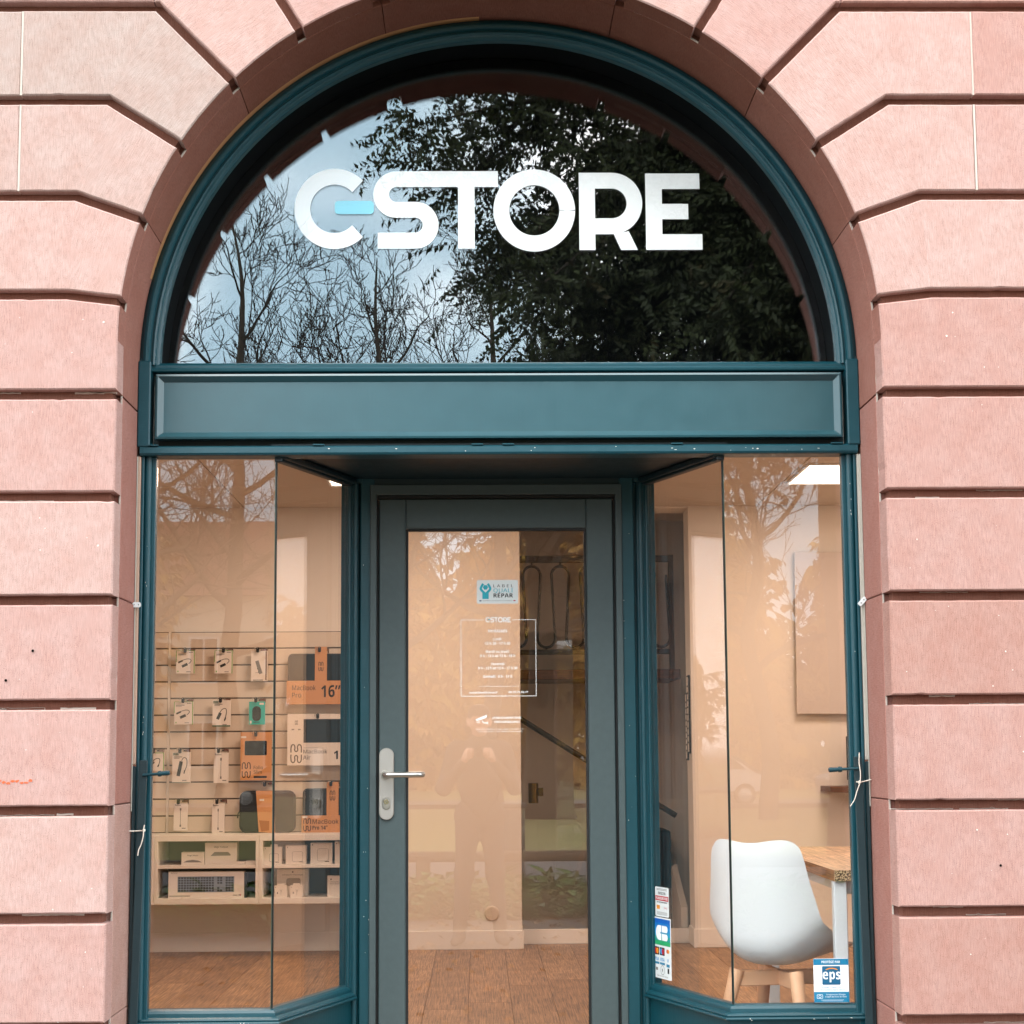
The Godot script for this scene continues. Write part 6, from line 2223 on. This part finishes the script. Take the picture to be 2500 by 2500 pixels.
# one hanging spray: a thin twig with paired pointed leaves
func spray_mesh(leaf_l: float, leaf_w: float, n: int, length: float) -> ArrayMesh:
	var v := PackedVector3Array()
	var nn := PackedVector3Array()
	var col := PackedColorArray()
	var put := func(a: Vector3, b: Vector3, c: Vector3, k: Color) -> void:
		var g := (c - a).cross(b - a).normalized()
		for p in [a, b, c]:
			v.append(p)
			nn.append(g)
			col.append(k)
	var twig := Color(0.35, 0.28, 0.22)
	for i in 4:
		var a := V(length * i / 4.0, -0.10 * length * pow(i / 4.0, 2), 0)
		var b := V(length * (i + 1) / 4.0, -0.10 * length * pow((i + 1) / 4.0, 2), 0)
		put.call(a + V(0, 0.002, 0), a - V(0, 0.002, 0), b, twig)
		put.call(a + V(0, 0, 0.002), a - V(0, 0, 0.002), b, twig)
	for i in n:
		var f := (i + 0.7) / n
		var s := 1.0 if i % 2 else -1.0
		var p := V(length * f, -0.10 * length * f * f, 0)
		var d := V(rng.randf_range(0.35, 0.8), rng.randf_range(-1.0, -0.35), s * rng.randf_range(0.35, 0.9)).normalized()
		var w := d.cross(V(rng.randf_range(-0.5, 0.5), 1, rng.randf_range(-0.5, 0.5))).normalized()
		var up := w.cross(d)
		var L := leaf_l * rng.randf_range(0.8, 1.2)
		var W := leaf_w * rng.randf_range(0.8, 1.15)
		var k := Color.WHITE * rng.randf_range(0.55, 1.0)
		var m1 := p + d * L * 0.35 + w * W * 0.5 + up * W * 0.15
		var m2 := p + d * L * 0.35 - w * W * 0.5 + up * W * 0.15
		var c0 := p + d * L * 0.45
		var tip := p + d * L
		put.call(p, m1, c0, k)
		put.call(m1, tip, c0, k)
		put.call(p, c0, m2, k)
		put.call(c0, tip, m2, k)
	var a := []
	a.resize(Mesh.ARRAY_MAX)
	a[Mesh.ARRAY_VERTEX] = v
	a[Mesh.ARRAY_NORMAL] = nn
	a[Mesh.ARRAY_COLOR] = col
	var m := ArrayMesh.new()
	m.add_surface_from_arrays(Mesh.PRIMITIVE_TRIANGLES, a)
	return m

func scatter(called: String, parent: Node, mesh: Mesh, mat: Material, places: Array, tints: Array) -> MultiMeshInstance3D:
	var mm := MultiMesh.new()
	mm.transform_format = MultiMesh.TRANSFORM_3D
	mm.use_colors = true
	mm.mesh = mesh
	mm.instance_count = places.size()
	for i in places.size():
		mm.set_instance_transform(i, places[i])
		mm.set_instance_color(i, tints[i])
	var o := MultiMeshInstance3D.new()
	o.name = called
	o.multimesh = mm
	o.material_override = mat
	parent.add_child(o, true)
	o.set_meta("kind", "stuff")
	return o

func build_park() -> void:
	# bare trees over the lawn
	rng.seed = 5
	bare_tree("bare_tree", "bare tree furthest left over the lawn, its trunk forked low", -8.3, 31.0, 11.5, 0.26, 21)
	bare_tree("bare_tree", "tall bare tree second from the left, a dark leaf clump high in its crown", -5.4, 33.5, 13.2, 0.26, 22)
	bare_tree("bare_tree", "bare tree in the middle of the lawn, leaning to its left", -2.6, 34.0, 12.3, 0.25, 24)
	bare_tree("bare_tree", "bare tree with a slanting trunk before the leafy branches", 0.3, 36.0, 13.2, 0.26, 27)
	bare_tree("bare_tree", "bare tree at the right of the lawn, behind the leafy branches", 6.5, 37.0, 12.0, 0.24, 29)
	bare_tree("bare_tree", "bare tree far left by the street", -13.5, 40.0, 14.5, 0.24, 31)
	# the leafy tree that hangs over the pavement at the right
	rng.seed = 91
	var lt := thing("leafy_tree", "dense dark leafy tree hanging over the pavement at the right", "tree", V(3.6, -0.03, 12.3))
	var tr := MB.new()
	tr.tube(smooth3(PackedVector3Array([V(0, -0.1, 0), V(0.02, 0.4, 0), V(0.06, 2.0, 0.0), V(-0.05, 4.2, 0.05), V(0.05, 6.5, 0)]), 4), [0.42, 0.34, 0.3, 0.28, 0.27, 0.26, 0.25, 0.24, 0.23, 0.22, 0.21, 0.20, 0.18, 0.16, 0.14, 0.12, 0.10], 14, false)
	obj("trunk", tr, M.bark, lt)
	var br := MB.new()
	var places := []
	var tints := []
	var boughs := []
	for k in 40:
		var a := TAU * k / 40.0 * 7.0 + rng.randf() * 0.6
		var y0 := rng.randf_range(2.8, 9.2)
		var reach := rng.randf_range(3.4, 5.6)
		if k % 5 == 0:      # more boughs on the side to the left, over the pavement
			a = PI + rng.randf_range(-0.45, 0.45)
			y0 = rng.randf_range(5.0, 8.2)
			reach = rng.randf_range(3.6, 4.5)
		if cos(a) < -0.3:      # the lower boughs reach less far over the pavement
			reach *= lerpf(0.5, 1.0, clampf((y0 - 4.2) / 3.0, 0.0, 1.0))
		var p0 := V(0, y0, 0)
		var p1 := V(cos(a) * reach * 0.5, y0 + rng.randf_range(0.7, 1.8), sin(a) * reach * 0.36)
		var p2 := V(cos(a) * reach, y0 + rng.randf_range(-0.4, 1.0), sin(a) * reach * 0.62)
		var path := smooth3(PackedVector3Array([p0, p1, p2]), 6)
		br.tube(path, [0.07, 0.065, 0.06, 0.055, 0.05, 0.045, 0.04, 0.034, 0.028, 0.022, 0.016, 0.010, 0.006], 5, false)
		boughs.append(path)
	obj("limbs", br, M.bark, lt)
	for path in boughs:
		for i in range(3, 13):
			for s in 38:
				var f := rng.randf()
				var p: Vector3 = path[i - 1].lerp(path[i], f)
				var out := V(rng.randf_range(-1, 1), rng.randf_range(-0.7, 0.55), rng.randf_range(-1, 1)).normalized()
				p += out * rng.randf_range(0.05, 0.85)
				var yaw := rng.randf() * TAU
				var B := Basis(Vector3.UP, yaw) * Basis(Vector3.BACK, rng.randf_range(-1.1, 0.1)) * Basis(Vector3.RIGHT, rng.randf() * TAU)
				places.append(Transform3D(B.scaled(Vector3.ONE * rng.randf_range(0.8, 1.35)), p))
				var g := rng.randf_range(0.6, 1.2)
				tints.append(Color(g * (1.5 if rng.randf() < 0.03 else 1.0), g, g * 0.85))
	scatter("crown", lt, spray_mesh(0.082, 0.039, 13, 0.40), M.leaf, places, tints)
	# autumn trees behind the lawn
	var aspray := spray_mesh(0.34, 0.22, 10, 0.9)
	var spots := [[-11.0, 44.0, 9.0, "yellowing tree far left behind the lawn"], [-4.0, 57.0, 10.5, "golden brown tree beyond the street, behind the parked cars"], [4.8, 43.5, 9.5, "olive and gold tree at the right behind the big trunk"], [12.0, 47.5, 10.0, "rust brown tree furthest right behind the lawn"], [1.9, 45.0, 9.5, "pale gold tree straight behind the big old trunk"]]
	var kk := 0
	for s in spots:
		rng.seed = 300 + kk
		kk += 1
		var t := thing("autumn_tree", s[3], "tree", V(s[0], -0.14, s[1]), "autumn trees behind the lawn")
		var tk := MB.new()
		tk.tube(PackedVector3Array([V(0, -0.1, 0), V(0.05, 1.5, 0), V(0, s[2] * 0.6, 0)]), [0.26, 0.2, 0.1], 10, false)
		obj("trunk", tk, M.bark, t)
		places = []
		tints = []
		for i in 1900:
			var d := V(rng.randfn(0, 1), rng.randfn(0, 1), rng.randfn(0, 1)).normalized()
			var rr := pow(rng.randf(), 0.4)
			var lump := 0.78 + 0.22 * sin(d.x * 5.0 + kk) * cos(d.y * 4.0 + d.z * 3.0)
			var p := V(0, s[2] * 0.58, 0) + V(d.x * 3.3, d.y * s[2] * 0.40, d.z * 3.0) * rr * lump
			if p.y < 1.7:
				continue
			places.append(Transform3D(Basis(Vector3.UP, rng.randf() * TAU) * Basis(Vector3.BACK, rng.randf_range(-1.0, 0.6)), p))
			var g := rng.randf_range(0.5, 1.15)
			tints.append(Color(g, g * rng.randf_range(0.82, 1.05), g * 0.8))
		scatter("crown", t, aspray, M.autumn, places, tints)
	# the big old trunk on the lawn
	rng.seed = 77
	var bt := thing("old_tree", "thick old tree trunk standing on the lawn", "tree", V(1.55, -0.14, 37.5))
	var bk := MB.new()
	bk.tube(smooth3(PackedVector3Array([V(0, -0.2, 0), V(0, 0.35, 0), V(0.06, 2.0, 0), V(0.1, 4.4, 0), V(-0.1, 6.6, 0)]), 4), [1.05, 0.85, 0.72, 0.66, 0.62, 0.60, 0.58, 0.56, 0.55, 0.54, 0.53, 0.52, 0.5, 0.48, 0.45, 0.42, 0.38], 16, false)
	obj("trunk", bk, M.bark, bt)
	var bb := MB.new()
	var tips := []
	for k in 4:
		var a := TAU * k / 4.0 + 0.5
		limb(bb, V(-0.1, 6.5, 0), V(cos(a) * 1.1, 0.8, sin(a) * 0.8).normalized(), 2.3, 0.2, 5, 1.0, tips)
	obj("branches", bb, M.bark, bt)
	# a low wooden rail along the planting bed
	var rl := thing("low_rail", "low dark wooden rail on short posts along the planting bed", "rail", V(0, -0.03, 10.9))
	var rb := MB.new()
	rb.tube(PackedVector3Array([V(-14, 0.43, 0), V(-4, 0.425, 0.01), V(5, 0.435, 0), V(14, 0.43, 0)]), [0.055], 10)
	obj("rail_bar", rb, M.rail_wood, rl)
	for k in range(-5, 6):
		var po := MB.new()
		po.box(V(-0.62 + k * 2.4, 0.2, 0.0), V(0.14, 0.5, 0.13), 0.015)
		obj("post", po, M.rail_wood, rl)
	var bin := MB.new()
	bin.box(V(0.28, 0.26, 15.8), V(0.42, 0.95, 0.4), 0.03)
	bin.box(V(0.28, 0.76, 15.8), V(0.46, 0.06, 0.44), 0.015)
	tag(obj("litter_bin", bin, M.iron_bar), "dark square litter bin on the path behind the low rail", "litter bin")
	# plants in the bed and fallen leaves
	rng.seed = 401
	var blade := spray_mesh(0.13, 0.045, 8, 0.20)
	places = []
	tints = []
	for i in 5200:
		var x := rng.randf_range(-9, 9)
		var z := rng.randf_range(8.55, 11.2)
		var den := 0.5 + 0.5 * sin(x * 1.7) * cos(z * 2.3 + x)
		if rng.randf() > 0.35 + 0.65 * den:
			continue
		var B := Basis(Vector3.UP, rng.randf() * TAU) * Basis(Vector3.BACK, rng.randf_range(0.5, 1.5))
		places.append(Transform3D(B.scaled(Vector3.ONE * rng.randf_range(0.6, 1.6)), V(x, -0.03, z)))
		var g := rng.randf_range(0.5, 1.2)
		tints.append(Color(g * rng.randf_range(0.7, 1.1), g, g * 0.8))
	var gp := scatter("bed_plants", self, blade, M.plant, places, tints)
	var leaf := spray_mesh(0.075, 0.05, 1, 0.01)
	places = []
	tints = []
	for i in 5200:
		var z := rng.randf_range(2.0, 11.5)
		if rng.randf() > 0.15 + 0.85 * smoothstep(3.0, 8.5, z):
			continue
		places.append(Transform3D(Basis(Vector3.UP, rng.randf() * TAU) * Basis(Vector3.RIGHT, rng.randf_range(-0.4, 0.4)), V(rng.randf_range(-9, 9), 0.022 if z < 8.4 else -0.006, z)))
		var g := rng.randf_range(0.5, 1.25)
		tints.append(Color(g, g * rng.randf_range(0.75, 1.0), g * rng.randf_range(0.6, 1.0)))
	scatter("fallen_leaves", self, leaf, M.litter, places, tints)
	# the far side of the park: one mass of autumn foliage
	rng.seed = 640
	places = []
	tints = []
	for i in 13000:
		var x := rng.randf_range(-70, 70)
		var hh := 7.6 + 1.8 * sin(x * 0.31) + 1.2 * sin(x * 0.83 + 1.0)
		var p := V(x, rng.randf_range(0.2, hh), 74.0 + rng.randf_range(-2.5, 2.5))
		places.append(Transform3D((Basis(Vector3.UP, rng.randf() * TAU) * Basis(Vector3.BACK, rng.randf_range(-1.0, 0.6))).scaled(Vector3.ONE * 1.8), p))
		var g := rng.randf_range(0.45, 1.0)
		tints.append(Color(g, g * rng.randf_range(0.85, 1.05), g * 0.8))
	scatter("far_treeline", self, aspray, M.autumn, places, tints)
	# parked cars on the street behind the lawn
	parked_car(-5.4, 49.2, M.car_grey, "grey parked car at the left on the street beyond the lawn")
	parked_car(6.2, 49.0, M.car_white, "white parked car at the right on the street beyond the lawn")
	parked_car(12.0, 49.4, M.car_blue, "blue parked car furthest right on the street")
	# a pale house beyond the street
	house(-14.0, 66.0, "long pale rendered house beyond the street, seen between the trees")


func parked_car(x: float, z: float, body: Material, label: String) -> void:
	var t := thing("parked_car", label, "car", V(x, -0.13, z), "cars parked along the street")
	var sil := smooth_path(PackedVector2Array([Vector2(-2.10, 0.32), Vector2(-2.12, 0.60), Vector2(-2.02, 0.82), Vector2(-1.30, 0.93), Vector2(-0.95, 1.02), Vector2(-0.35, 1.40), Vector2(0.45, 1.46), Vector2(1.15, 1.36), Vector2(1.70, 1.00), Vector2(2.05, 0.92), Vector2(2.12, 0.60), Vector2(2.06, 0.32)]), 4)
	sil.append(Vector2(-2.10, 0.28))
	sil.reverse()
	var mb := MB.new()
	mb.extrude(sil, 1.72, 0.10, at(0, 0, 0.86), 0.0, Vector2.ZERO, true)
	obj("body", mb, body, t)
	var w := MB.new()
	for s in [-1.0, 1.0]:
		var B := Transform3D(Basis.IDENTITY if s > 0 else Basis(Vector3.UP, PI), V(0, 0, 0.8625 * s))
		var m: float = s
		var g1 := PackedVector2Array([Vector2(-0.80 * m, 1.02), Vector2(-0.02 * m, 1.02), Vector2(-0.02 * m, 1.36), Vector2(-0.30 * m, 1.34)])
		var g2 := PackedVector2Array([Vector2(0.05 * m, 1.02), Vector2(1.35 * m, 1.02), Vector2(1.02 * m, 1.32), Vector2(0.05 * m, 1.37)])
		for g in [g1, g2]:
			if Geometry2D.is_polygon_clockwise(g):
				g.reverse()
			w.extrude(g, 0.02, 0.0, B)
	obj("side_windows", w, M.car_glass, t)
	for q in [[-1.30, 0.79], [1.32, 0.79], [-1.30, -0.79], [1.32, -0.79]]:
		var wh := MB.new()
		var T := Transform3D(Basis(Vector3.RIGHT, PI / 2 * signf(q[1])), V(q[0], 0.31, q[1]))
		wh.lathe(PackedVector2Array([Vector2(0.20, 0.10), Vector2(0.29, 0.10), Vector2(0.31, 0.07), Vector2(0.31, -0.10), Vector2(0.0, -0.10)]), 20, T)
		var wo := obj("wheel", wh, M.rubber, t)
		var ri := MB.new()
		ri.lathe(PackedVector2Array([Vector2(0.0, 0.095), Vector2(0.06, 0.10), Vector2(0.19, 0.085), Vector2(0.205, 0.10)]), 20, T)
		obj("rim", ri, M.brushed, wo)
	for s in [-1.0, 1.0]:
		var hl := MB.new()
		hl.box(V(-2.03, 0.74, 0.60 * s), V(0.16, 0.12, 0.30), 0.03)
		obj("headlight", hl, M.lens, t)
		var tl := MB.new()
		tl.box(V(2.05, 0.80, 0.62 * s), V(0.12, 0.16, 0.22), 0.03)
		obj("tail_light", tl, M.tail, t)


func house(x: float, z: float, label: String) -> void:
	var t := thing("house", label, "house", V(x, -0.14, z))
	var mb := MB.new()
	mb.box(V(0, 3.6, 0), V(22, 7.2, 8), 0.0)
	obj("wall", mb, M.render_wall, t)
	var rf := MB.new()
	var T := Transform3D(Basis(Vector3(0, 0, -1), Vector3(0, 1, 0), Vector3(1, 0, 0)), V(11.3, 7.2, 0))
	rf.extrude(PackedVector2Array([Vector2(-4.5, 0), Vector2(4.5, 0), Vector2(0, 3.2)]), 22.6, 0.0, T, 0.0, Vector2.ZERO, true)
	obj("roof", rf, M.roof_tile, t)
	for i in 8:
		for j in 2:
			var wn := MB.new()
			wn.box(V(-9.4 + i * 2.7, 1.9 + j * 3.0, -4.02), V(1.1, 1.7, 0.1), 0.0)
			var wo := obj("window", wn, M.plastic_white, t)
			var gl := MB.new()
			for s in [-1.0, 1.0]:
				gl.box(V(-9.4 + i * 2.7 + 0.25 * s, 1.9 + j * 3.0, -4.07), V(0.44, 1.52, 0.02))
			obj("pane", gl, M.car_glass, wo)


# ---------------------------------------------------------------- the person who takes the photograph
# meshes the smooth union of tapered capsules [a, b, ra, rb] (surface nets on a grid of the given cell)
func blob(mb: MB, caps: Array, cell: float, k: float) -> void:
	var lo := Vector3.ONE * 1e9
	var hi := Vector3.ONE * -1e9
	for c in caps:
		var r: float = maxf(c[2], c[3]) + cell * 2.0
		for p in [c[0], c[1]]:
			lo = lo.min(p - Vector3.ONE * r)
			hi = hi.max(p + Vector3.ONE * r)
	var n := Vector3i(((hi - lo) / cell).ceil()) + Vector3i.ONE
	var f := PackedFloat32Array()
	f.resize(n.x * n.y * n.z)
	f.fill(1.0)
	for c in caps:
		var A: Vector3 = c[0]
		var Bv: Vector3 = c[1]
		var ra: float = c[2]
		var rb: float = c[3]
		var m := maxf(ra, rb) + k + cell * 2.0
		var l := Vector3i(((A.min(Bv) - Vector3.ONE * m - lo) / cell).floor()).clamp(Vector3i.ZERO, n - Vector3i.ONE)
		var h := Vector3i(((A.max(Bv) + Vector3.ONE * m - lo) / cell).ceil()).clamp(Vector3i.ZERO, n - Vector3i.ONE)
		var ab := Bv - A
		var inv := 1.0 / maxf(ab.length_squared(), 1e-9)
		for z in range(l.z, h.z + 1):
			for y in range(l.y, h.y + 1):
				for x in range(l.x, h.x + 1):
					var p := lo + Vector3(x, y, z) * cell
					var t := clampf((p - A).dot(ab) * inv, 0.0, 1.0)
					var d := p.distance_to(A + ab * t) - lerpf(ra, rb, t)
					var i := (z * n.y + y) * n.x + x
					var e := f[i]
					var hh := maxf(k - absf(d - e), 0.0) / k
					f[i] = minf(d, e) - hh * hh * k * 0.25
	var vid := {}
	var pts := PackedVector3Array()
	var nor := PackedVector3Array()
	var sx := 1
	var sy := n.x
	var sz := n.x * n.y
	var corner := [0, sx, sy, sx + sy, sz, sx + sz, sy + sz, sx + sy + sz]
	var cofs := [Vector3(0, 0, 0), Vector3(1, 0, 0), Vector3(0, 1, 0), Vector3(1, 1, 0), Vector3(0, 0, 1), Vector3(1, 0, 1), Vector3(0, 1, 1), Vector3(1, 1, 1)]
	var edges := [[0, 1], [2, 3], [4, 5], [6, 7], [0, 2], [1, 3], [4, 6], [5, 7], [0, 4], [1, 5], [2, 6], [3, 7]]
	for z in n.z - 1:
		for y in n.y - 1:
			for x in n.x - 1:
				var i := z * sz + y * sy + x
				var neg := 0
				for c in 8:
					if f[i + corner[c]] < 0.0:
						neg += 1
				if neg == 0 or neg == 8:
					continue
				var s := Vector3.ZERO
				var cnt := 0
				for e in edges:
					var a := f[i + corner[e[0]]]
					var b := f[i + corner[e[1]]]
					if (a < 0.0) != (b < 0.0):
						s += cofs[e[0]].lerp(cofs[e[1]], a / (a - b))
						cnt += 1
				vid[i] = pts.size()
				pts.append(lo + (Vector3(x, y, z) + s / cnt) * cell)
				nor.append(Vector3(f[i + sx] - f[i], f[i + sy] - f[i], f[i + sz] - f[i]).normalized())
	for i in vid:
		var ax := [[sx, sy, sz], [sy, sz, sx], [sz, sx, sy]]
		for a in ax:
			if (f[i] < 0.0) == (f[i + a[0]] < 0.0):
				continue
			var q := [i, i - a[1], i - a[1] - a[2], i - a[2]]
			if not (vid.has(q[1]) and vid.has(q[2]) and vid.has(q[3])):
				continue
			var w := [vid[q[0]], vid[q[1]], vid[q[2]], vid[q[3]]]
			mb.tri(pts[w[0]], pts[w[1]], pts[w[2]], nor[w[0]], nor[w[1]], nor[w[2]])
			mb.tri(pts[w[0]], pts[w[2]], pts[w[3]], nor[w[0]], nor[w[2]], nor[w[3]])


func build_person() -> void:
	var t := thing("person", "person in dark clothes holding a camera at chest height, mirrored in the door glass", "person", V(-0.07, 0, 6.36))
	var C := func(a: Vector3, b: Vector3, ra: float, rb: float) -> Array: return [a, b, ra, rb]
	# legs and hips
	var legs := MB.new()
	var lc := []
	for s in [-1.0, 1.0]:
		lc.append(C.call(V(0.085 * s, 0.93, 0.01), V(0.115 * s, 0.52, -0.02), 0.098, 0.066))
		lc.append(C.call(V(0.115 * s, 0.52, -0.02), V(0.150 * s, 0.11, 0.02), 0.066, 0.052))
	lc.append(C.call(V(-0.06, 0.96, 0.0), V(0.06, 0.96, 0.0), 0.118, 0.118))
	blob(legs, lc, 0.018, 0.05)
	obj("trousers", legs, M.jeans, t)
	var sh := MB.new()
	for s in [-1.0, 1.0]:
		blob(sh, [C.call(V(0.152 * s, 0.075, 0.03), V(0.150 * s, 0.062, 0.0), 0.05, 0.045), C.call(V(0.155 * s, 0.042, 0.03), V(0.185 * s, 0.036, -0.155), 0.040, 0.034)], 0.012, 0.03)
	obj("shoes", sh, M.shoe, t)
	# jacket: torso, shoulders and bent arms in one surface
	var top := MB.new()
	var tc := [C.call(V(0, 1.0, 0), V(0, 1.18, 0), 0.135, 0.135), C.call(V(-0.05, 1.18, 0.0), V(0.05, 1.18, 0.0), 0.12, 0.12), C.call(V(-0.07, 1.34, 0.01), V(0.07, 1.34, 0.01), 0.118, 0.118), C.call(V(-0.15, 1.425, 0.02), V(0.15, 1.425, 0.02), 0.070, 0.070), C.call(V(0, 1.44, 0.01), V(0, 1.515, 0.0), 0.072, 0.062)]
	for s in [-1.0, 1.0]:
		tc.append(C.call(V(0.185 * s, 1.415, 0.02), V(0.265 * s, 1.145, -0.06), 0.066, 0.053))
		tc.append(C.call(V(0.265 * s, 1.145, -0.06), V(0.105 * s - 0.005, 1.345, -0.305), 0.053, 0.038))
	blob(top, tc, 0.018, 0.045)
	obj("jacket", top, M.cloth, t)
	# head with its face, and hair
	var hd := MB.new()
	var hc := [C.call(V(0, 1.50, 0.0), V(0, 1.57, -0.01), 0.052, 0.055), C.call(V(0, 1.655, 0.012), V(0, 1.640, -0.018), 0.083, 0.078), C.call(V(0, 1.60, -0.03), V(0, 1.565, -0.055), 0.058, 0.036), C.call(V(0, 1.640, -0.098), V(0, 1.610, -0.114), 0.009, 0.015), C.call(V(-0.020, 1.574, -0.090), V(0.020, 1.574, -0.090), 0.009, 0.009)]
	for s in [-1.0, 1.0]:
		hc.append(C.call(V(0.082 * s, 1.640, 0.01), V(0.084 * s, 1.605, 0.005), 0.013, 0.010))
		hc.append(C.call(V(0.036 * s, 1.612, -0.066), V(0.048 * s, 1.60, -0.05), 0.024, 0.02))
		hc.append(C.call(V(0.016 * s, 1.660, -0.092), V(0.046 * s, 1.660, -0.080), 0.012, 0.010))
	blob(hd, hc, 0.007, 0.02)
	obj("head", hd, M.skin, t)
	var ey := MB.new()
	for s in [-1.0, 1.0]:
		blob(ey, [C.call(V(0.030 * s, 1.640, -0.089), V(0.033 * s, 1.640, -0.088), 0.008, 0.008)], 0.004, 0.004)
	obj("eyes", ey, M.black, t)
	var ha := MB.new()
	blob(ha, [C.call(V(0, 1.678, 0.030), V(0, 1.680, -0.020), 0.088, 0.080), C.call(V(0, 1.62, 0.060), V(0, 1.67, 0.050), 0.055, 0.07), C.call(V(-0.04, 1.722, -0.062), V(0.04, 1.722, -0.062), 0.028, 0.028)], 0.009, 0.03)
	obj("hair", ha, M.hair, t)
	# hands closed round the camera: palm, four bent fingers of different lengths and a thumb
	for s in [-1.0, 1.0]:
		var hm := MB.new()
		var hcaps := []
		var w := V(0.105 * s - 0.005, 1.345, -0.315)
		var pc := V(0.082 * s - 0.0055, 1.392, -0.352)
		hcaps.append(C.call(w, pc, 0.026, 0.030))
		hcaps.append(C.call(pc + V(0, 0.018, 0), pc + V(0, -0.022, 0), 0.022, 0.022))
		for k in 4:
			var y := 1.425 - 0.019 * k
			var L: float = [0.93, 1.06, 1.0, 0.8][k]
			var a := V(0.086 * s - 0.0055, y, -0.372)
			var b := a + V(-0.010 * s, 0.003, -0.034) * L
			var c := b + V(-0.024 * s, 0.0, -0.006) * L
			var d := c + V(-0.016 * s, -0.002, 0.004) * L
			hcaps.append(C.call(a, b, 0.0098, 0.0092))
			hcaps.append(C.call(b, c, 0.0092, 0.0084))
			hcaps.append(C.call(c, d, 0.0084, 0.0074))
		var th := pc + V(-0.012 * s, 0.022, 0.012)
		hcaps.append(C.call(th, th + V(-0.022 * s, 0.014, 0.002), 0.0125, 0.0105))
		hcaps.append(C.call(th + V(-0.022 * s, 0.014, 0.002), th + V(-0.044 * s, 0.012, -0.004), 0.0105, 0.009))
		blob(hm, hcaps, 0.0045, 0.010)
		obj("hand", hm, M.skin, t)
	# the camera itself: body, grip, prism hump and lens, all behind the eye point
	var cm := thing("camera_body", "black camera held in the person's hands", "camera", V(-0.0755, 1.4, 5.96))
	var cb := MB.new()
	cb.box(V(0, -0.004, 0.03), V(0.128, 0.082, 0.044), 0.008)
	cb.box(V(0.055, -0.004, 0.006), V(0.026, 0.078, 0.02), 0.006)
	cb.box(V(0, 0.046, 0.026), V(0.05, 0.024, 0.04), 0.008)
	obj("body", cb, M.black, cm)
	var le := MB.new()
	le.lathe(PackedVector2Array([Vector2(0.024, 0.046), Vector2(0.031, 0.050), Vector2(0.032, 0.040), Vector2(0.032, 0.006), Vector2(0.029, 0.004), Vector2(0.029, -0.012)]), 28, Transform3D(Basis(Vector3.RIGHT, -PI / 2), V(0, 0, 0)))
	obj("lens_barrel", le, M.rubber, cm)
	var gl := MB.new()
	gl.lathe(PackedVector2Array([Vector2(0.0, 0.045), Vector2(0.015, 0.043), Vector2(0.025, 0.038)]), 24, Transform3D(Basis(Vector3.RIGHT, -PI / 2), V(0, 0, 0)))
	obj("lens_glass", gl, M.car_glass, cm)
